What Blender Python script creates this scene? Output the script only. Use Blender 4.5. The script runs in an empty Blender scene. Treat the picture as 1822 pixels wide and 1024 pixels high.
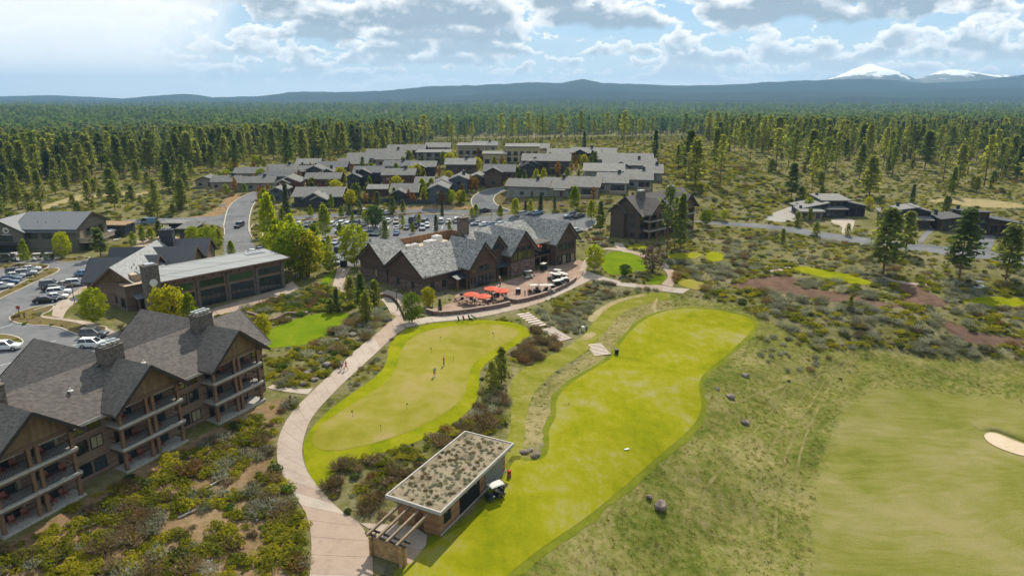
import bpy, bmesh, math, random
import numpy as np
from mathutils import Vector, Matrix
sc = bpy.context.scene
COL = sc.collection
rnd = random.Random(7)
R = math.radians
# ------------------------------------------------------------------ camera
F, PT, H = 1215.0, R(15.7), 43.0
cam = bpy.data.cameras.new("camera"); cam.sensor_width = 36; cam.lens = F/1822*36
cam.clip_start = 1; cam.clip_end = 60000
camo = bpy.data.objects.new("camera", cam); COL.objects.link(camo)
camo.location = (0, 0, H); camo.rotation_euler = (math.pi/2-PT, 0, 0)
sc.camera = camo
# ------------------------------------------------------------------ light
SUN_EL, SUN_AZ = R(46), R(12)
sc.view_settings.view_transform = 'Standard'; sc.view_settings.look = 'None'
sc.view_settings.exposure = 0.38; sc.view_settings.gamma = 1
sc.view_settings.use_curve_mapping = False
sl = bpy.data.lights.new("sun", 'SUN'); sl.energy = 4.3; sl.angle = R(0.5); sl.color = (1, .93, .8)
so = bpy.data.objects.new("sun", sl); COL.objects.link(so)
sd = Vector((math.sin(SUN_AZ)*math.cos(SUN_EL), math.cos(SUN_AZ)*math.cos(SUN_EL), math.sin(SUN_EL)))
so.rotation_euler = (-sd).to_track_quat('-Z', 'Y').to_euler(); so.location = (0, 0, 300)
sc.cycles.max_bounces = 8; sc.cycles.diffuse_bounces = 2; sc.cycles.glossy_bounces = 2
sc.cycles.transmission_bounces = 4; sc.cycles.volume_bounces = 0; sc.cycles.transparent_max_bounces = 6
sc.cycles.use_denoising = True
sc.cycles.use_adaptive_sampling = True; sc.cycles.adaptive_threshold = 0.02

class NT:
    """small helper to write node graphs"""
    def __init__(s, tree): s.t = tree; s.n = tree.nodes; s.l = tree.links
    def new(s, typ, **kw):
        n = s.n.new(typ)
        for k, v in kw.items(): setattr(n, k, v)
        return n
    def put(s, sock, v):
        if v is None: return
        if hasattr(v, 'is_linked'): s.l.new(v, sock)
        else:
            try: sock.default_value = v
            except Exception:
                sock.default_value = (*v, 1) if len(v) == 3 else v[:3]
    def math(s, op, a, b=None, c=None, clamp=False):
        n = s.new('ShaderNodeMath', operation=op, use_clamp=clamp)
        for i, v in enumerate((a, b, c)):
            if v is not None: s.put(n.inputs[i], v)
        return n.outputs[0]
    def vmath(s, op, a, b=None, scale=None):
        n = s.new('ShaderNodeVectorMath', operation=op)
        s.put(n.inputs[0], a)
        if b is not None: s.put(n.inputs[1], b)
        if scale is not None: s.put(n.inputs['Scale'], scale)
        return n.outputs[0]
    def noise(s, vec, scale, detail=4, rough=.55, dist=0, out='Fac'):
        n = s.new('ShaderNodeTexNoise')
        s.put(n.inputs['Vector'], vec); s.put(n.inputs['Scale'], scale)
        n.inputs['Detail'].default_value = detail; n.inputs['Roughness'].default_value = rough
        n.inputs['Distortion'].default_value = dist
        return n.outputs[out]
    def ramp(s, fac, stops, interp='LINEAR'):
        n = s.new('ShaderNodeValToRGB'); e = n.color_ramp.elements
        n.color_ramp.interpolation = interp
        while len(e) < len(stops): e.new(.5)
        for el, (p, c) in zip(e, stops):
            el.position = p; el.color = (*c, 1) if len(c) == 3 else c
        s.put(n.inputs[0], fac); return n.outputs[0]
    def mix(s, fac, a, b, mode='MIX'):
        n = s.new('ShaderNodeMix', data_type='RGBA', blend_type=mode)
        s.put(n.inputs[0], fac); s.put(n.inputs[6], a); s.put(n.inputs[7], b)
        return n.outputs[2]
    def step(s, x, a, b):
        n = s.new('ShaderNodeMapRange', interpolation_type='SMOOTHSTEP')
        s.put(n.inputs[0], x); s.put(n.inputs[1], a); s.put(n.inputs[2], b)
        return n.outputs[0]

# ------------------------------------------------------------------ sky: Nishita with a deck of cumulus
world = bpy.data.worlds.new("World"); sc.world = world; world.use_nodes = True
w = NT(world.node_tree); w.n.clear()
world.cycles.sampling_method = 'MANUAL'; world.cycles.sample_map_resolution = 512
sky = w.new('ShaderNodeTexSky', sky_type='NISHITA', sun_disc=False)
sky.sun_elevation = SUN_EL; sky.sun_rotation = SUN_AZ; sky.altitude = 1200
sky.air_density = 1.0; sky.dust_density = .6; sky.ozone_density = 1.5
dirv = w.new('ShaderNodeTexCoord').outputs['Generated']
sep = w.new('ShaderNodeSeparateXYZ'); w.put(sep.inputs[0], dirv)
el = sep.outputs[2]
az = w.math('ARCTAN2', sep.outputs[0], sep.outputs[1])
def ae(fx, fy, oz, dy=0.0):
    cx = w.new('ShaderNodeCombineXYZ'); w.put(cx.inputs[0], w.math('MULTIPLY', az, fx))
    w.put(cx.inputs[1], w.math('MULTIPLY', w.math('ADD', el, dy), fy)); cx.inputs[2].default_value = oz
    return cx.outputs[0]
col = w.vmath('SCALE', sky.outputs[0], scale=1.0)
col = w.mix(.45, col, (3.3, 5.6, 7.6))
hz = w.step(el, .10, .0)
col = w.mix(w.math('MULTIPLY', hz, .6), col, (6.6, 8.0, 8.8))
# thin veils
ci = w.noise(ae(3.2, 17, 4.4), 1.0, 5, .6, .5)
col = w.mix(w.math('MULTIPLY', w.step(ci, .52, .78), .3), col, (8.6, 9.2, 9.4))
# banks of cumulus: each bank has a level base and heaped tops, farther banks lower in the sky
BANKS = [.008, .018, .028, .040, .054, .070, .088, .110, .14, .18, .24, .33, .46, .65]
for k, b0 in enumerate(BANKS):
    size = .010+.30*b0; fx = .36/size; oz = 3.1+k*7.37
    n = w.noise(ae(fx, fx*1.5, oz), 1.0, 7, .58, .15)
    up = w.noise(ae(fx, fx*1.5, oz, size*.20), 1.0, 4, .55, .15)
    cov = w.noise(ae(fx*.27, fx*.2, oz+50), 1.0, 2, .5)
    wob = w.math('MULTIPLY', w.math('SUBTRACT', w.noise(ae(fx*1.1, fx*.3, oz+20), 1.0, 3, .6), .5), size*.9)
    rel = w.math('DIVIDE', w.math('SUBTRACT', w.math('SUBTRACT', el, b0), wob), size)
    relc = w.math('MAXIMUM', rel, 0.0)
    fall = w.math('MULTIPLY', w.math('POWER', relc, 1.5), .10)
    d = w.math('SUBTRACT', w.math('ADD', n, w.math('MULTIPLY', w.math('SUBTRACT', cov, .5), .75)), w.math('ADD', fall, .45 if b0 < .03 else .42 if b0 < .06 else .385))
    base = w.step(w.math('ADD', rel, w.math('MULTIPLY', w.math('SUBTRACT', n, .5), .9)), -.05, .22)
    a = w.math('MULTIPLY', w.step(d, .0, .036), base)
    relief = w.math('MULTIPLY', w.math('SUBTRACT', n, up), 6.0)
    body = w.math('MULTIPLY', w.step(d, .015, .15), w.step(rel, 1.9, .2))
    g = w.math('SUBTRACT', w.math('MULTIPLY', body, 1.25), relief, clamp=True)
    near_ = min(1, b0/.085)
    dark = (6.2-2.5*near_, 7.1-2.5*near_, 7.8-2.5*near_)
    ck = w.mix(g, (11.6, 11.5, 11.2), dark)
    col = w.mix(w.math('MULTIPLY', a, .80+.18*near_), col, ck)
# far clouds pale towards the horizon
col = w.mix(w.math('MULTIPLY', w.step(el, .060, -.01), .75), col, (12.5, 12.6, 12.2))
# column of pale smoke off to the left
az = w.math('DIVIDE', sep.outputs[0], w.math('MAXIMUM', sep.outputs[1], .05))
sn = w.noise(dirv, 9, 5, .6, .3)
smk = w.step(w.math('ADD', w.math('ADD', az, w.math('MULTIPLY', sep.outputs[2], -.5)), w.math('MULTIPLY', w.math('SUBTRACT', sn, .5), .30)), -.36, -.55)
back = w.step(sep.outputs[1], .2, .5)
smk = w.math('MULTIPLY', w.math('MULTIPLY', smk, back), .93)
col = w.mix(smk, col, w.mix(sn, (10.0, 10.3, 10.2), (11.4, 11.4, 11.1)))
bg = w.new('ShaderNodeBackground'); w.put(bg.inputs[0], col); bg.inputs[1].default_value = 0.085
w.l.new(bg.outputs[0], w.new('ShaderNodeOutputWorld').inputs[0])

# ------------------------------------------------------------------ terrain height
def flatP(u, v, z=0.0):
    a = (u-911)/F; b = -(v-512)/F
    dz = -math.sin(PT)+b*math.cos(PT); t = (z-H)/dz
    return (a*t, (math.cos(PT)+b*math.sin(PT))*t, z)
CTRL = [flatP(*c) for c in [
 (7, 960, -.1), (158, 885, -.1), (329, 792, -.1), (456, 722, -.1), (60, 640, .1), (100, 530, .1), (420, 400, 1), (420, 370, 2.2),
 (230, 450, .2), (100, 460, .2), (290, 400, .8), (20, 470, .1), (300, 560, 0), (500, 515, .1), (540, 585, -.1), (470, 610, -.1),
 (860, 520, 0), (760, 560, -.1), (700, 575, -.1), (640, 640, -.4), (560, 720, -1.0), (515, 790, -1.6), (520, 860, -2.3), (590, 940, -3), (600, 1015, -3.2),
 (780, 620, -.5), (690, 740, -.8), (870, 600, -.4), (600, 775, -1.1), (900, 585, -.4), (830, 690, -.6), (560, 840, -1.8),
 (925, 552, -.2), (968, 580, -1.0), (1008, 607, -2.0), (950, 660, -2.1), (900, 720, -2.6), (1050, 612, -2.1), (1078, 630, -3.1), (910, 780, -3.0), (990, 690, -2.6),
 (1150, 600, -3.1), (1300, 570, -3.1), (1050, 750, -3.2), (850, 915, -3.1), (760, 1000, -3.1), (905, 838, -3.1), (776, 960, -3.1), (690, 985, -3.1), (700, 900, -3.0), (830, 940, -3.2), (770, 850, -2.6), (950, 950, -3.3), (1240, 680, -3.2), (1180, 790, -3.5),
 (1350, 610, -3.6), (1290, 700, -4.6), (1290, 780, -6.2), (1150, 900, -6.0), (1040, 1010, -6.0), (1400, 760, -8.0), (1300, 930, -9.0), (1600, 850, -9.5),
 (1750, 720, -9.0), (1450, 680, -7.0), (1780, 788, -10.6), (1805, 770, -9.0), (1762, 758, -9.2), (1740, 790, -9.7), (1790, 815, -9.9), (1500, 640, -6), (1700, 640, -6.8), (1200, 1020, -8.5), (1600, 1000, -10),
 (1400, 540, -1.6), (1600, 570, -2.6), (1750, 605, -5), (1500, 500, -1), (1330, 505, -.6), (1700, 510, -1.4), (1250, 400, 1), (1500, 422, .6), (1810, 466, 0), (1300, 440, .3),
 (1480, 388, 1.5), (1650, 403, 1.0), (1110, 465, .2), (1200, 515, -.8), (1110, 500, -.4), (1050, 520, -.8), (1100, 530, -1.8), (1170, 535, -2.2), (1030, 570, -1.8),
 (650, 390, 1.2), (800, 385, 1.5), (590, 460, .4), (940, 470, .3), (1000, 400, 1.4), (1130, 430, 1.2), (1190, 410, 1.5), (1090, 410, 1.3),
 (860, 362, 3.6), (940, 348, 6.5), (780, 362, 4.6), (560, 366, 3.6), (500, 345, 4.4), (430, 338, 4), (1180, 325, 10), (1000, 290, 12.5), (860, 285, 12.5), (700, 290, 10.5),
 (560, 310, 7.5), (400, 330, 4.5), (1110, 340, 8.5), (1060, 346, 7.5), (1240, 320, 9), (1300, 340, 5.5), (640, 340, 5.6), (740, 320, 8), (150, 370, 1.0), (200, 395, .6), (300, 350, 1.8)]]
CTRL += [(-420, 450, -2), (-320, 700, -8), (0, 620, 4), (0, 800, -8), (140, 520, 10), (260, 520, 5), (350, 350, 1), (500, 620, 3), (600, 300, -1), (-200, 100, 0), (-300, 230, 0),
 (200, 60, -11), (150, 30, -11), (300, 150, -9), (0, 10, -9), (0, 40, -5.5), (-60, 20, -4), (-120, 40, -1), (-30, 30, -4.8), (-100, -40, -3), (100, -40, -12), (140, 130, -8),
 (-600, 900, -12), (0, 1300, -12), (600, 1000, -6), (900, 1300, -10), (-1200, 700, -10), (1300, 600, -6), (-900, 200, -2), (900, 100, -8), (-1200, 1600, -14), (1400, 1700, -14), (0, 1900, -16)]
CX = np.array([c[0] for c in CTRL]); CY = np.array([c[1] for c in CTRL]); CZ = np.array([c[2] for c in CTRL])
def _phi(dx, dy): return -np.sqrt(dx*dx+dy*dy+64.0)
A = _phi(CX[:, None]-CX[None], CY[:, None]-CY[None])+np.eye(len(CX))*.8
A = np.block([[A, np.ones((len(CX), 1))], [np.ones((1, len(CX))), np.zeros((1, 1))]])
WGT = np.linalg.solve(A, np.append(CZ, 0))
def hfun(x, y):
    x = np.asarray(x, float); y = np.asarray(y, float)
    z = np.full(x.shape, WGT[-1])
    for cx, cy, wt in zip(CX, CY, WGT): z = z+wt*_phi(x-cx, y-cy)
    r = np.hypot(x, y-150); k = np.clip((r-900)/1100, 0, 1); k = k*k*(3-2*k)
    far = -14+5*np.sin(x/410+1.2)*np.cos(y/530)+4*np.sin((x+y)/260)
    z = np.clip(z, -16, 16)*(1-k)+far*k
    return z-.5
def _axis(lo, hi, step, out_lo, out_hi, g):
    a = list(np.arange(lo, hi+step/2, step)); s = step; b = a[-1]; up = []
    while b < out_hi: s *= g; b += s; up.append(b)
    s = step; b = a[0]; dn = []
    while b > out_lo: s *= g; b -= s; dn.append(b)
    return np.array(dn[::-1]+a+up)
XS = _axis(-125, 125, 1.25, -16000, 16000, 1.075); YS = _axis(35, 240, 1.25, -900, 15000, 1.055)
GX, GY = np.meshgrid(XS, YS, indexing='ij'); GZ = hfun(GX, GY)+.5
def _bump(x, y):
    return .16*np.sin(x*.31+y*.17)*np.sin(y*.37-x*.11)+.10*np.sin(x*.83+1)*np.sin(y*.71)
def zt(x, y):
    x = np.asarray(x, float); y = np.asarray(y, float)
    i = np.clip(np.searchsorted(XS, x, side='right')-1, 0, len(XS)-2); j = np.clip(np.searchsorted(YS, y, side='right')-1, 0, len(YS)-2)
    fx = (x-XS[i])/(XS[i+1]-XS[i]); fy = (y-YS[j])/(YS[j+1]-YS[j])
    a = GZ[i, j]; b = GZ[i+1, j]; c = GZ[i+1, j+1]; d = GZ[i, j+1]
    return np.where(fx >= fy, a+fx*(b-a)+fy*(c-b), a+fy*(d-a)+fx*(c-d))
_T = np.concatenate([np.arange(25, 600, .5), np.arange(600, 9000, 8)])
def G(u, v):
    """ground point seen at photo pixel (u,v)"""
    a = (u-911)/F; b = -(v-512)/F
    d = np.array([a, math.cos(PT)+b*math.sin(PT), -math.sin(PT)+b*math.cos(PT)]); d /= np.linalg.norm(d)
    f = H+_T*d[2]-zt(_T*d[0], _T*d[1]); k = np.argmax(f < 0)
    if f[k] >= 0: k = len(_T)-1
    t0, t1 = _T[k-1], _T[k]; f0, f1 = f[k-1], f[k]; t = t0+(t1-t0)*f0/(f0-f1) if f0 != f1 else t1
    return Vector((t*d[0], t*d[1], float(zt(t*d[0], t*d[1]))))
def AT(u, v, z):
    """point of height z seen at photo pixel (u,v)"""
    return Vector(flatP(u, v, z))
def ppm(p):                                   # photo pixels per metre at p
    return F/(p[1]*math.cos(PT)+(H-p[2])*math.sin(PT))

# ------------------------------------------------------------------ materials
MATS = {}
def principled(name):
    m = bpy.data.materials.new(name); m.use_nodes = True; t = NT(m.node_tree)
    b = t.n['Principled BSDF']; MATS[name] = m
    return m, t, b
def setp(t, b, **kw):
    for k, v in kw.items(): t.put(b.inputs[k.replace('_', ' ')], v)
def plain(name, c, rough=.7, metal=0, var=.12, scale=3., spec=.3, bump=0):
    """one colour with a little grain"""
    m, t, b = principled(name)
    co = t.new('ShaderNodeTexCoord').outputs['Object']
    n = t.noise(co, scale, 5, .6)
    lo = tuple(x*(1-var*1.6) for x in c); hi = tuple(min(1, x*(1+var*1.6)) for x in c)
    colr = t.ramp(n, [(.3, lo), (.7, hi)])
    setp(t, b, Base_Color=colr, Roughness=rough, Metallic=metal, Specular_IOR_Level=spec)
    if bump:
        bn = t.new('ShaderNodeBump'); bn.inputs['Strength'].default_value = bump; bn.inputs['Distance'].default_value = .05
        t.put(bn.inputs['Height'], t.noise(co, scale*4, 4)); t.put(b.inputs['Normal'], bn.outputs[0])
    return m
def objrand(t):
    return t.new('ShaderNodeObjectInfo').outputs['Random']
def foliage(name, c0, c1, trans=.45, rough=.75):
    """leaf: colour differs from plant to plant and leaf clump to leaf clump, lets light through"""
    m, t, b = principled(name)
    co = t.new('ShaderNodeTexCoord').outputs['Object']
    n = t.noise(co, 1.6, 3, .6)
    f = t.math('ADD', t.math('MULTIPLY', n, .9), t.math('MULTIPLY', t.math('SUBTRACT', objrand(t), .5), .7))
    c = t.ramp(f, [(.15, c0), (.85, c1)])
    setp(t, b, Base_Color=c, Roughness=rough, Specular_IOR_Level=.2)
    tr = t.new('ShaderNodeBsdfTranslucent'); t.put(tr.inputs[0], t.mix(1, c, (1.15, 1.2, .6, 1), 'MULTIPLY'))
    mx = t.new('ShaderNodeMixShader'); mx.inputs[0].default_value = trans
    t.l.new(b.outputs[0], mx.inputs[1]); t.l.new(tr.outputs[0], mx.inputs[2])
    t.l.new(mx.outputs[0], t.n['Material Output'].inputs[0])
    return m
def wpos(t): return t.new('ShaderNodeNewGeometry').outputs['Position']
def turf(name, stops, scale=.25, fine=5., bump=.35, streak=None, rough=.85):
    m, t, b = principled(name)
    p = t.vmath('MULTIPLY', wpos(t), (1, 1, 0))
    n1 = t.noise(p, scale, 5, .6, .4); n2 = t.noise(p, fine, 5, .7)
    n3 = t.noise(p, scale*5, 4, .6)
    f = t.math('ADD', t.math('MULTIPLY', n1, .6), t.math('ADD', t.math('MULTIPLY', n2, .22), t.math('MULTIPLY', n3, .28)))
    f = t.math('ADD', t.math('MULTIPLY', t.math('SUBTRACT', f, .55), 1.9), .5)
    if streak:
        q = t.vmath('MULTIPLY', t.vmath('ADD', p, t.vmath('SCALE', t.noise(p, .05, 2, out='Color'), scale=9.)), streak)
        f = t.math('ADD', f, t.math('MULTIPLY', t.math('SUBTRACT', t.noise(q, 1, 3, .6), .5), .30))
    c = t.ramp(f, stops)
    setp(t, b, Base_Color=c, Roughness=rough, Specular_IOR_Level=.0)
    if bump:
        bn = t.new('ShaderNodeBump'); bn.inputs['Strength'].default_value = bump; bn.inputs['Distance'].default_value = .12
        t.put(bn.inputs['Height'], t.noise(p, fine*1.3, 4, .7)); t.put(b.inputs['Normal'], bn.outputs[0])
    return m

M_green = turf('putting_turf', [(.2, (.185, .178, .016)), (.45, (.240, .215, .030)), (.62, (.28, .238, .060)), (.8, (.31, .24, .10))], .10, 4, .2)
M_collar = turf('collar_turf', [(.25, (.135, .165, .006)), (.5, (.215, .225, .006)), (.75, (.27, .255, .018))], .2, 6, .3)
M_tee = turf('tee_turf', [(.12, (.125, .145, .005)), (.36, (.195, .202, .006)), (.52, (.24, .232, .012)), (.63, (.255, .24, .050)), (.76, (.29, .255, .12))], .085, 2.2, .4, (.9, .22, 0))
M_edge = turf('tee_edge_turf', [(.25, (.11, .135, .010)), (.75, (.19, .195, .022))], .3, 4, .6)
M_lawn = turf('lawn_turf', [(.2, (.095, .15, .006)), (.5, (.135, .19, .007)), (.8, (.185, .22, .014))], .2, 5, .35)
M_fair = turf('fairway_turf', [(.15, (.095, .115, .018)), (.40, (.15, .16, .030)), (.55, (.195, .185, .05)), (.72, (.24, .21, .085)), (.9, (.19, .18, .04))], .055, 4, .2, (.12, .9, 0))
M_cinder = turf('red_cinder', [(.3, (.105, .066, .046)), (.7, (.18, .115, .080))], .3, 9, .4)
M_sand = turf('bunker_sand', [(.3, (.50, .39, .27)), (.7, (.62, .49, .35))], .3, 8, .2)
M_mulch = turf('bark_mulch', [(.25, (.09, .07, .035)), (.5, (.16, .12, .06)), (.75, (.15, .15, .035))], .5, 4, .6)
M_dirt = turf('bare_dirt', [(.3, (.20, .125, .065)), (.7, (.33, .22, .12))], .4, 5, .4)
M_track = turf('worn_track', [(.3, (.26, .21, .09)), (.7, (.37, .30, .17))], .4, 4, .3)
M_mown = turf('mown_path_turf', [(.2, (.13, .145, .012)), (.5, (.20, .195, .026)), (.68, (.255, .23, .07)), (.85, (.31, .26, .12))], .22, 3, .4)
M_asph = turf('asphalt', [(.25, (.125, .125, .13)), (.5, (.175, .175, .178)), (.8, (.22, .218, .21))], .12, 6, .1, rough=.8)
M_paint = plain('road_paint', (.75, .75, .72), .6)
M_kerb = plain('kerb_concrete', (.48, .43, .35), .8)
M_conc = {}
for k, (nm, c) in enumerate([('grey', (.40, .325, .262)), ('pink', (.37, .28, .215)), ('pale', (.43, .36, .295))]):
    M_conc[nm] = turf('stamped_concrete_'+nm, [(.25, tuple(x*.82 for x in c)), (.5, c), (.8, tuple(min(1, x*1.1) for x in c))], .35, 5, .12)
M_paver = turf('terrace_pavers', [(.25, (.25, .165, .125)), (.5, (.33, .225, .17)), (.8, (.40, .29, .225))], .4, 7, .15)

# ------------------------------------------------------------------ object helpers
def tag(o, label=None, cat=None, group=None, kind=None):
    if label: o['label'] = label
    if cat: o['category'] = cat
    if group: o['group'] = group
    if kind: o['kind'] = kind
    return o
def link(name, me, parent=None, loc=(0, 0, 0), rz=0, scale=None):
    o = bpy.data.objects.new(name, me); COL.objects.link(o)
    o.location = loc; o.rotation_euler = (0, 0, rz)
    if scale is not None: o.scale = scale if hasattr(scale, '__len__') else (scale,)*3
    if parent is not None: o.parent = parent
    return o
def empty(name, label, cat, loc, rz=0, group=None, scale=None):
    o = link(name, None, None, loc, rz, scale); o.empty_display_size = .3
    return tag(o, label, cat, group)
def dup(root, loc, rz, label=None, group=None, scale=None):
    r = root.copy(); COL.objects.link(r); r.location = loc; r.rotation_euler = (0, 0, rz)
    if scale is not None: r.scale = (scale,)*3
    if label: r['label'] = label
    if group: r['group'] = group
    for ch in KIDS(root):
        c = ch.copy(); COL.objects.link(c); c.parent = r
        for g in KIDS(ch):
            d = g.copy(); COL.objects.link(d); d.parent = c
    return r
_kids = {}
def KIDS(o):
    if o.name not in _kids: _kids[o.name] = list(o.children)
    return _kids[o.name]
class MB:
    def __init__(s): s.v = []; s.f = []; s.m = []
    def poly(s, pts, m=0):
        b = len(s.v); s.v += [tuple(p) for p in pts]; s.f.append(tuple(range(b, b+len(pts)))); s.m.append(m)
    def hexa(s, p, m=0):                        # 4 bottom (ccw) then 4 top
        b = len(s.v); s.v += [tuple(q) for q in p]
        for f in ((3, 2, 1, 0), (4, 5, 6, 7), (0, 1, 5, 4), (1, 2, 6, 5), (2, 3, 7, 6), (3, 0, 4, 7)):
            s.f.append(tuple(b+i for i in f)); s.m.append(m)
    def box(s, x0, x1, y0, y1, z0, z1, m=0):
        s.hexa([(x0, y0, z0), (x1, y0, z0), (x1, y1, z0), (x0, y1, z0), (x0, y0, z1), (x1, y0, z1), (x1, y1, z1), (x0, y1, z1)], m)
    def prism(s, loop, vec, m=0):
        n = len(loop); b = len(s.v); vec = Vector(vec)
        s.v += [tuple(p) for p in loop]+[tuple(Vector(p)+vec) for p in loop]
        s.f.append(tuple(range(b+n-1, b-1, -1))); s.m.append(m)
        s.f.append(tuple(range(b+n, b+2*n))); s.m.append(m)
        for i in range(n):
            j = (i+1) % n; s.f.append((b+i, b+j, b+n+j, b+n+i)); s.m.append(m)
    def tube(s, p, q, r, n=6, r2=None, m=0, caps=True):
        p = Vector(p); q = Vector(q); d = (q-p)
        if d.length < 1e-6: return
        d.normalize(); a = d.orthogonal().normalized(); c = d.cross(a); r2 = r if r2 is None else r2
        b = len(s.v)
        for (o, rr) in ((p, r), (q, r2)):
            for i in range(n):
                t = 2*math.pi*i/n; s.v.append(tuple(o+(a*math.cos(t)+c*math.sin(t))*rr))
        for i in range(n):
            j = (i+1) % n; s.f.append((b+i, b+j, b+n+j, b+n+i)); s.m.append(m)
        if caps:
            s.f.append(tuple(range(b+n-1, b-1, -1))); s.m.append(m)
            s.f.append(tuple(range(b+n, b+2*n))); s.m.append(m)
    def beam(s, p, q, wd, ht, m=0, up=(0, 0, 1)):
        p = Vector(p); q = Vector(q); d = (q-p).normalized(); sd_ = d.cross(Vector(up))
        if sd_.length < 1e-4: sd_ = d.cross(Vector((1, 0, 0)))
        sd_.normalize(); u = sd_.cross(d); a = sd_*wd/2; b = u*ht/2
        s.hexa([p-a-b, p+a-b, q+a-b, q-a-b, p-a+b, p+a+b, q+a+b, q-a+b], m)
    def mesh(s, name, mats, smooth=False):
        me = bpy.data.meshes.new(name); me.from_pydata(s.v, [], s.f)
        for m in (mats if isinstance(mats, (list, tuple)) else [mats]): me.materials.append(m)
        if any(s.m): me.polygons.foreach_set('material_index', s.m)
        if smooth: me.polygons.foreach_set('use_smooth', [True]*len(s.f))
        me.update(); return me
    def build(s, name, mats, parent=None, loc=(0, 0, 0), rz=0, smooth=False):
        return link(name, s.mesh(name, mats, smooth), parent, loc, rz)
def np_mesh(name, V, Fc, mats, mi=None, smooth=False):
    """fast mesh from arrays; Fc (n,k) with constant k"""
    me = bpy.data.meshes.new(name); V = np.asarray(V, np.float32); Fc = np.asarray(Fc, np.int32); k = Fc.shape[1]
    me.vertices.add(len(V)); me.vertices.foreach_set('co', V.ravel())
    me.loops.add(Fc.size); me.loops.foreach_set('vertex_index', Fc.ravel())
    me.polygons.add(len(Fc)); me.polygons.foreach_set('loop_start', np.arange(0, Fc.size, k, dtype=np.int32))
    try: me.polygons.foreach_set('loop_total', np.full(len(Fc), k, np.int32))
    except Exception: pass
    for m in (mats if isinstance(mats, (list, tuple)) else [mats]): me.materials.append(m)
    if mi is not None: me.polygons.foreach_set('material_index', np.asarray(mi, np.int32))
    me.polygons.foreach_set('use_smooth', np.full(len(Fc), smooth, bool))
    me.update(calc_edges=True); me.validate(); return me

# ------------------------------------------------------------------ plan polygons
def chaikin(p, n=2, closed=True):
    p = [Vector(q[:2]) for q in p]
    for _ in range(n):
        o = []
        m = len(p) if closed else len(p)-1
        if not closed: o.append(p[0])
        for i in range(m):
            a = p[i]; b = p[(i+1) % len(p)]; o += [a*.75+b*.25, a*.25+b*.75]
        if not closed: o.append(p[-1])
        p = o
    return p
def W(px, n=2):
    q = [G(*p).xy for p in px]
    return chaikin(q, n) if n else q
def pip(poly, x, y):
    x = np.asarray(x, float); y = np.asarray(y, float); c = np.zeros(x.shape, bool)
    P = [(p[0], p[1]) for p in poly]
    for (x0, y0), (x1, y1) in zip(P, P[1:]+P[:1]):
        if y0 == y1: continue
        k = (y0 > y) != (y1 > y)
        c ^= k & (x < (x1-x0)*(y-y0)/(y1-y0)+x0)
    return c
def offset_poly(poly, d):
    P = [Vector(p[:2]) for p in poly]; n = len(P); o = []
    ar = sum(P[i].x*P[(i+1) % n].y-P[(i+1) % n].x*P[i].y for i in range(n)); sgn = 1 if ar > 0 else -1
    for i in range(n):
        t = (P[(i+1) % n]-P[i-1])
        if t.length < 1e-9: o.append(P[i]); continue
        t.normalize(); o.append(P[i]+Vector((t.y, -t.x))*d*sgn)
    return o
def _clip(poly, a, b, c):                     # keep a*x+b*y<=c
    o = []; n = len(poly)
    for i in range(n):
        p = poly[i]; q = poly[(i+1) % n]; fp = a*p[0]+b*p[1]-c; fq = a*q[0]+b*q[1]-c
        if fp <= 0: o.append(p)
        if (fp < 0 < fq) or (fq < 0 < fp):
            t = fp/(fp-fq); o.append((p[0]+(q[0]-p[0])*t, p[1]+(q[1]-p[1])*t))
    return o
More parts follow.
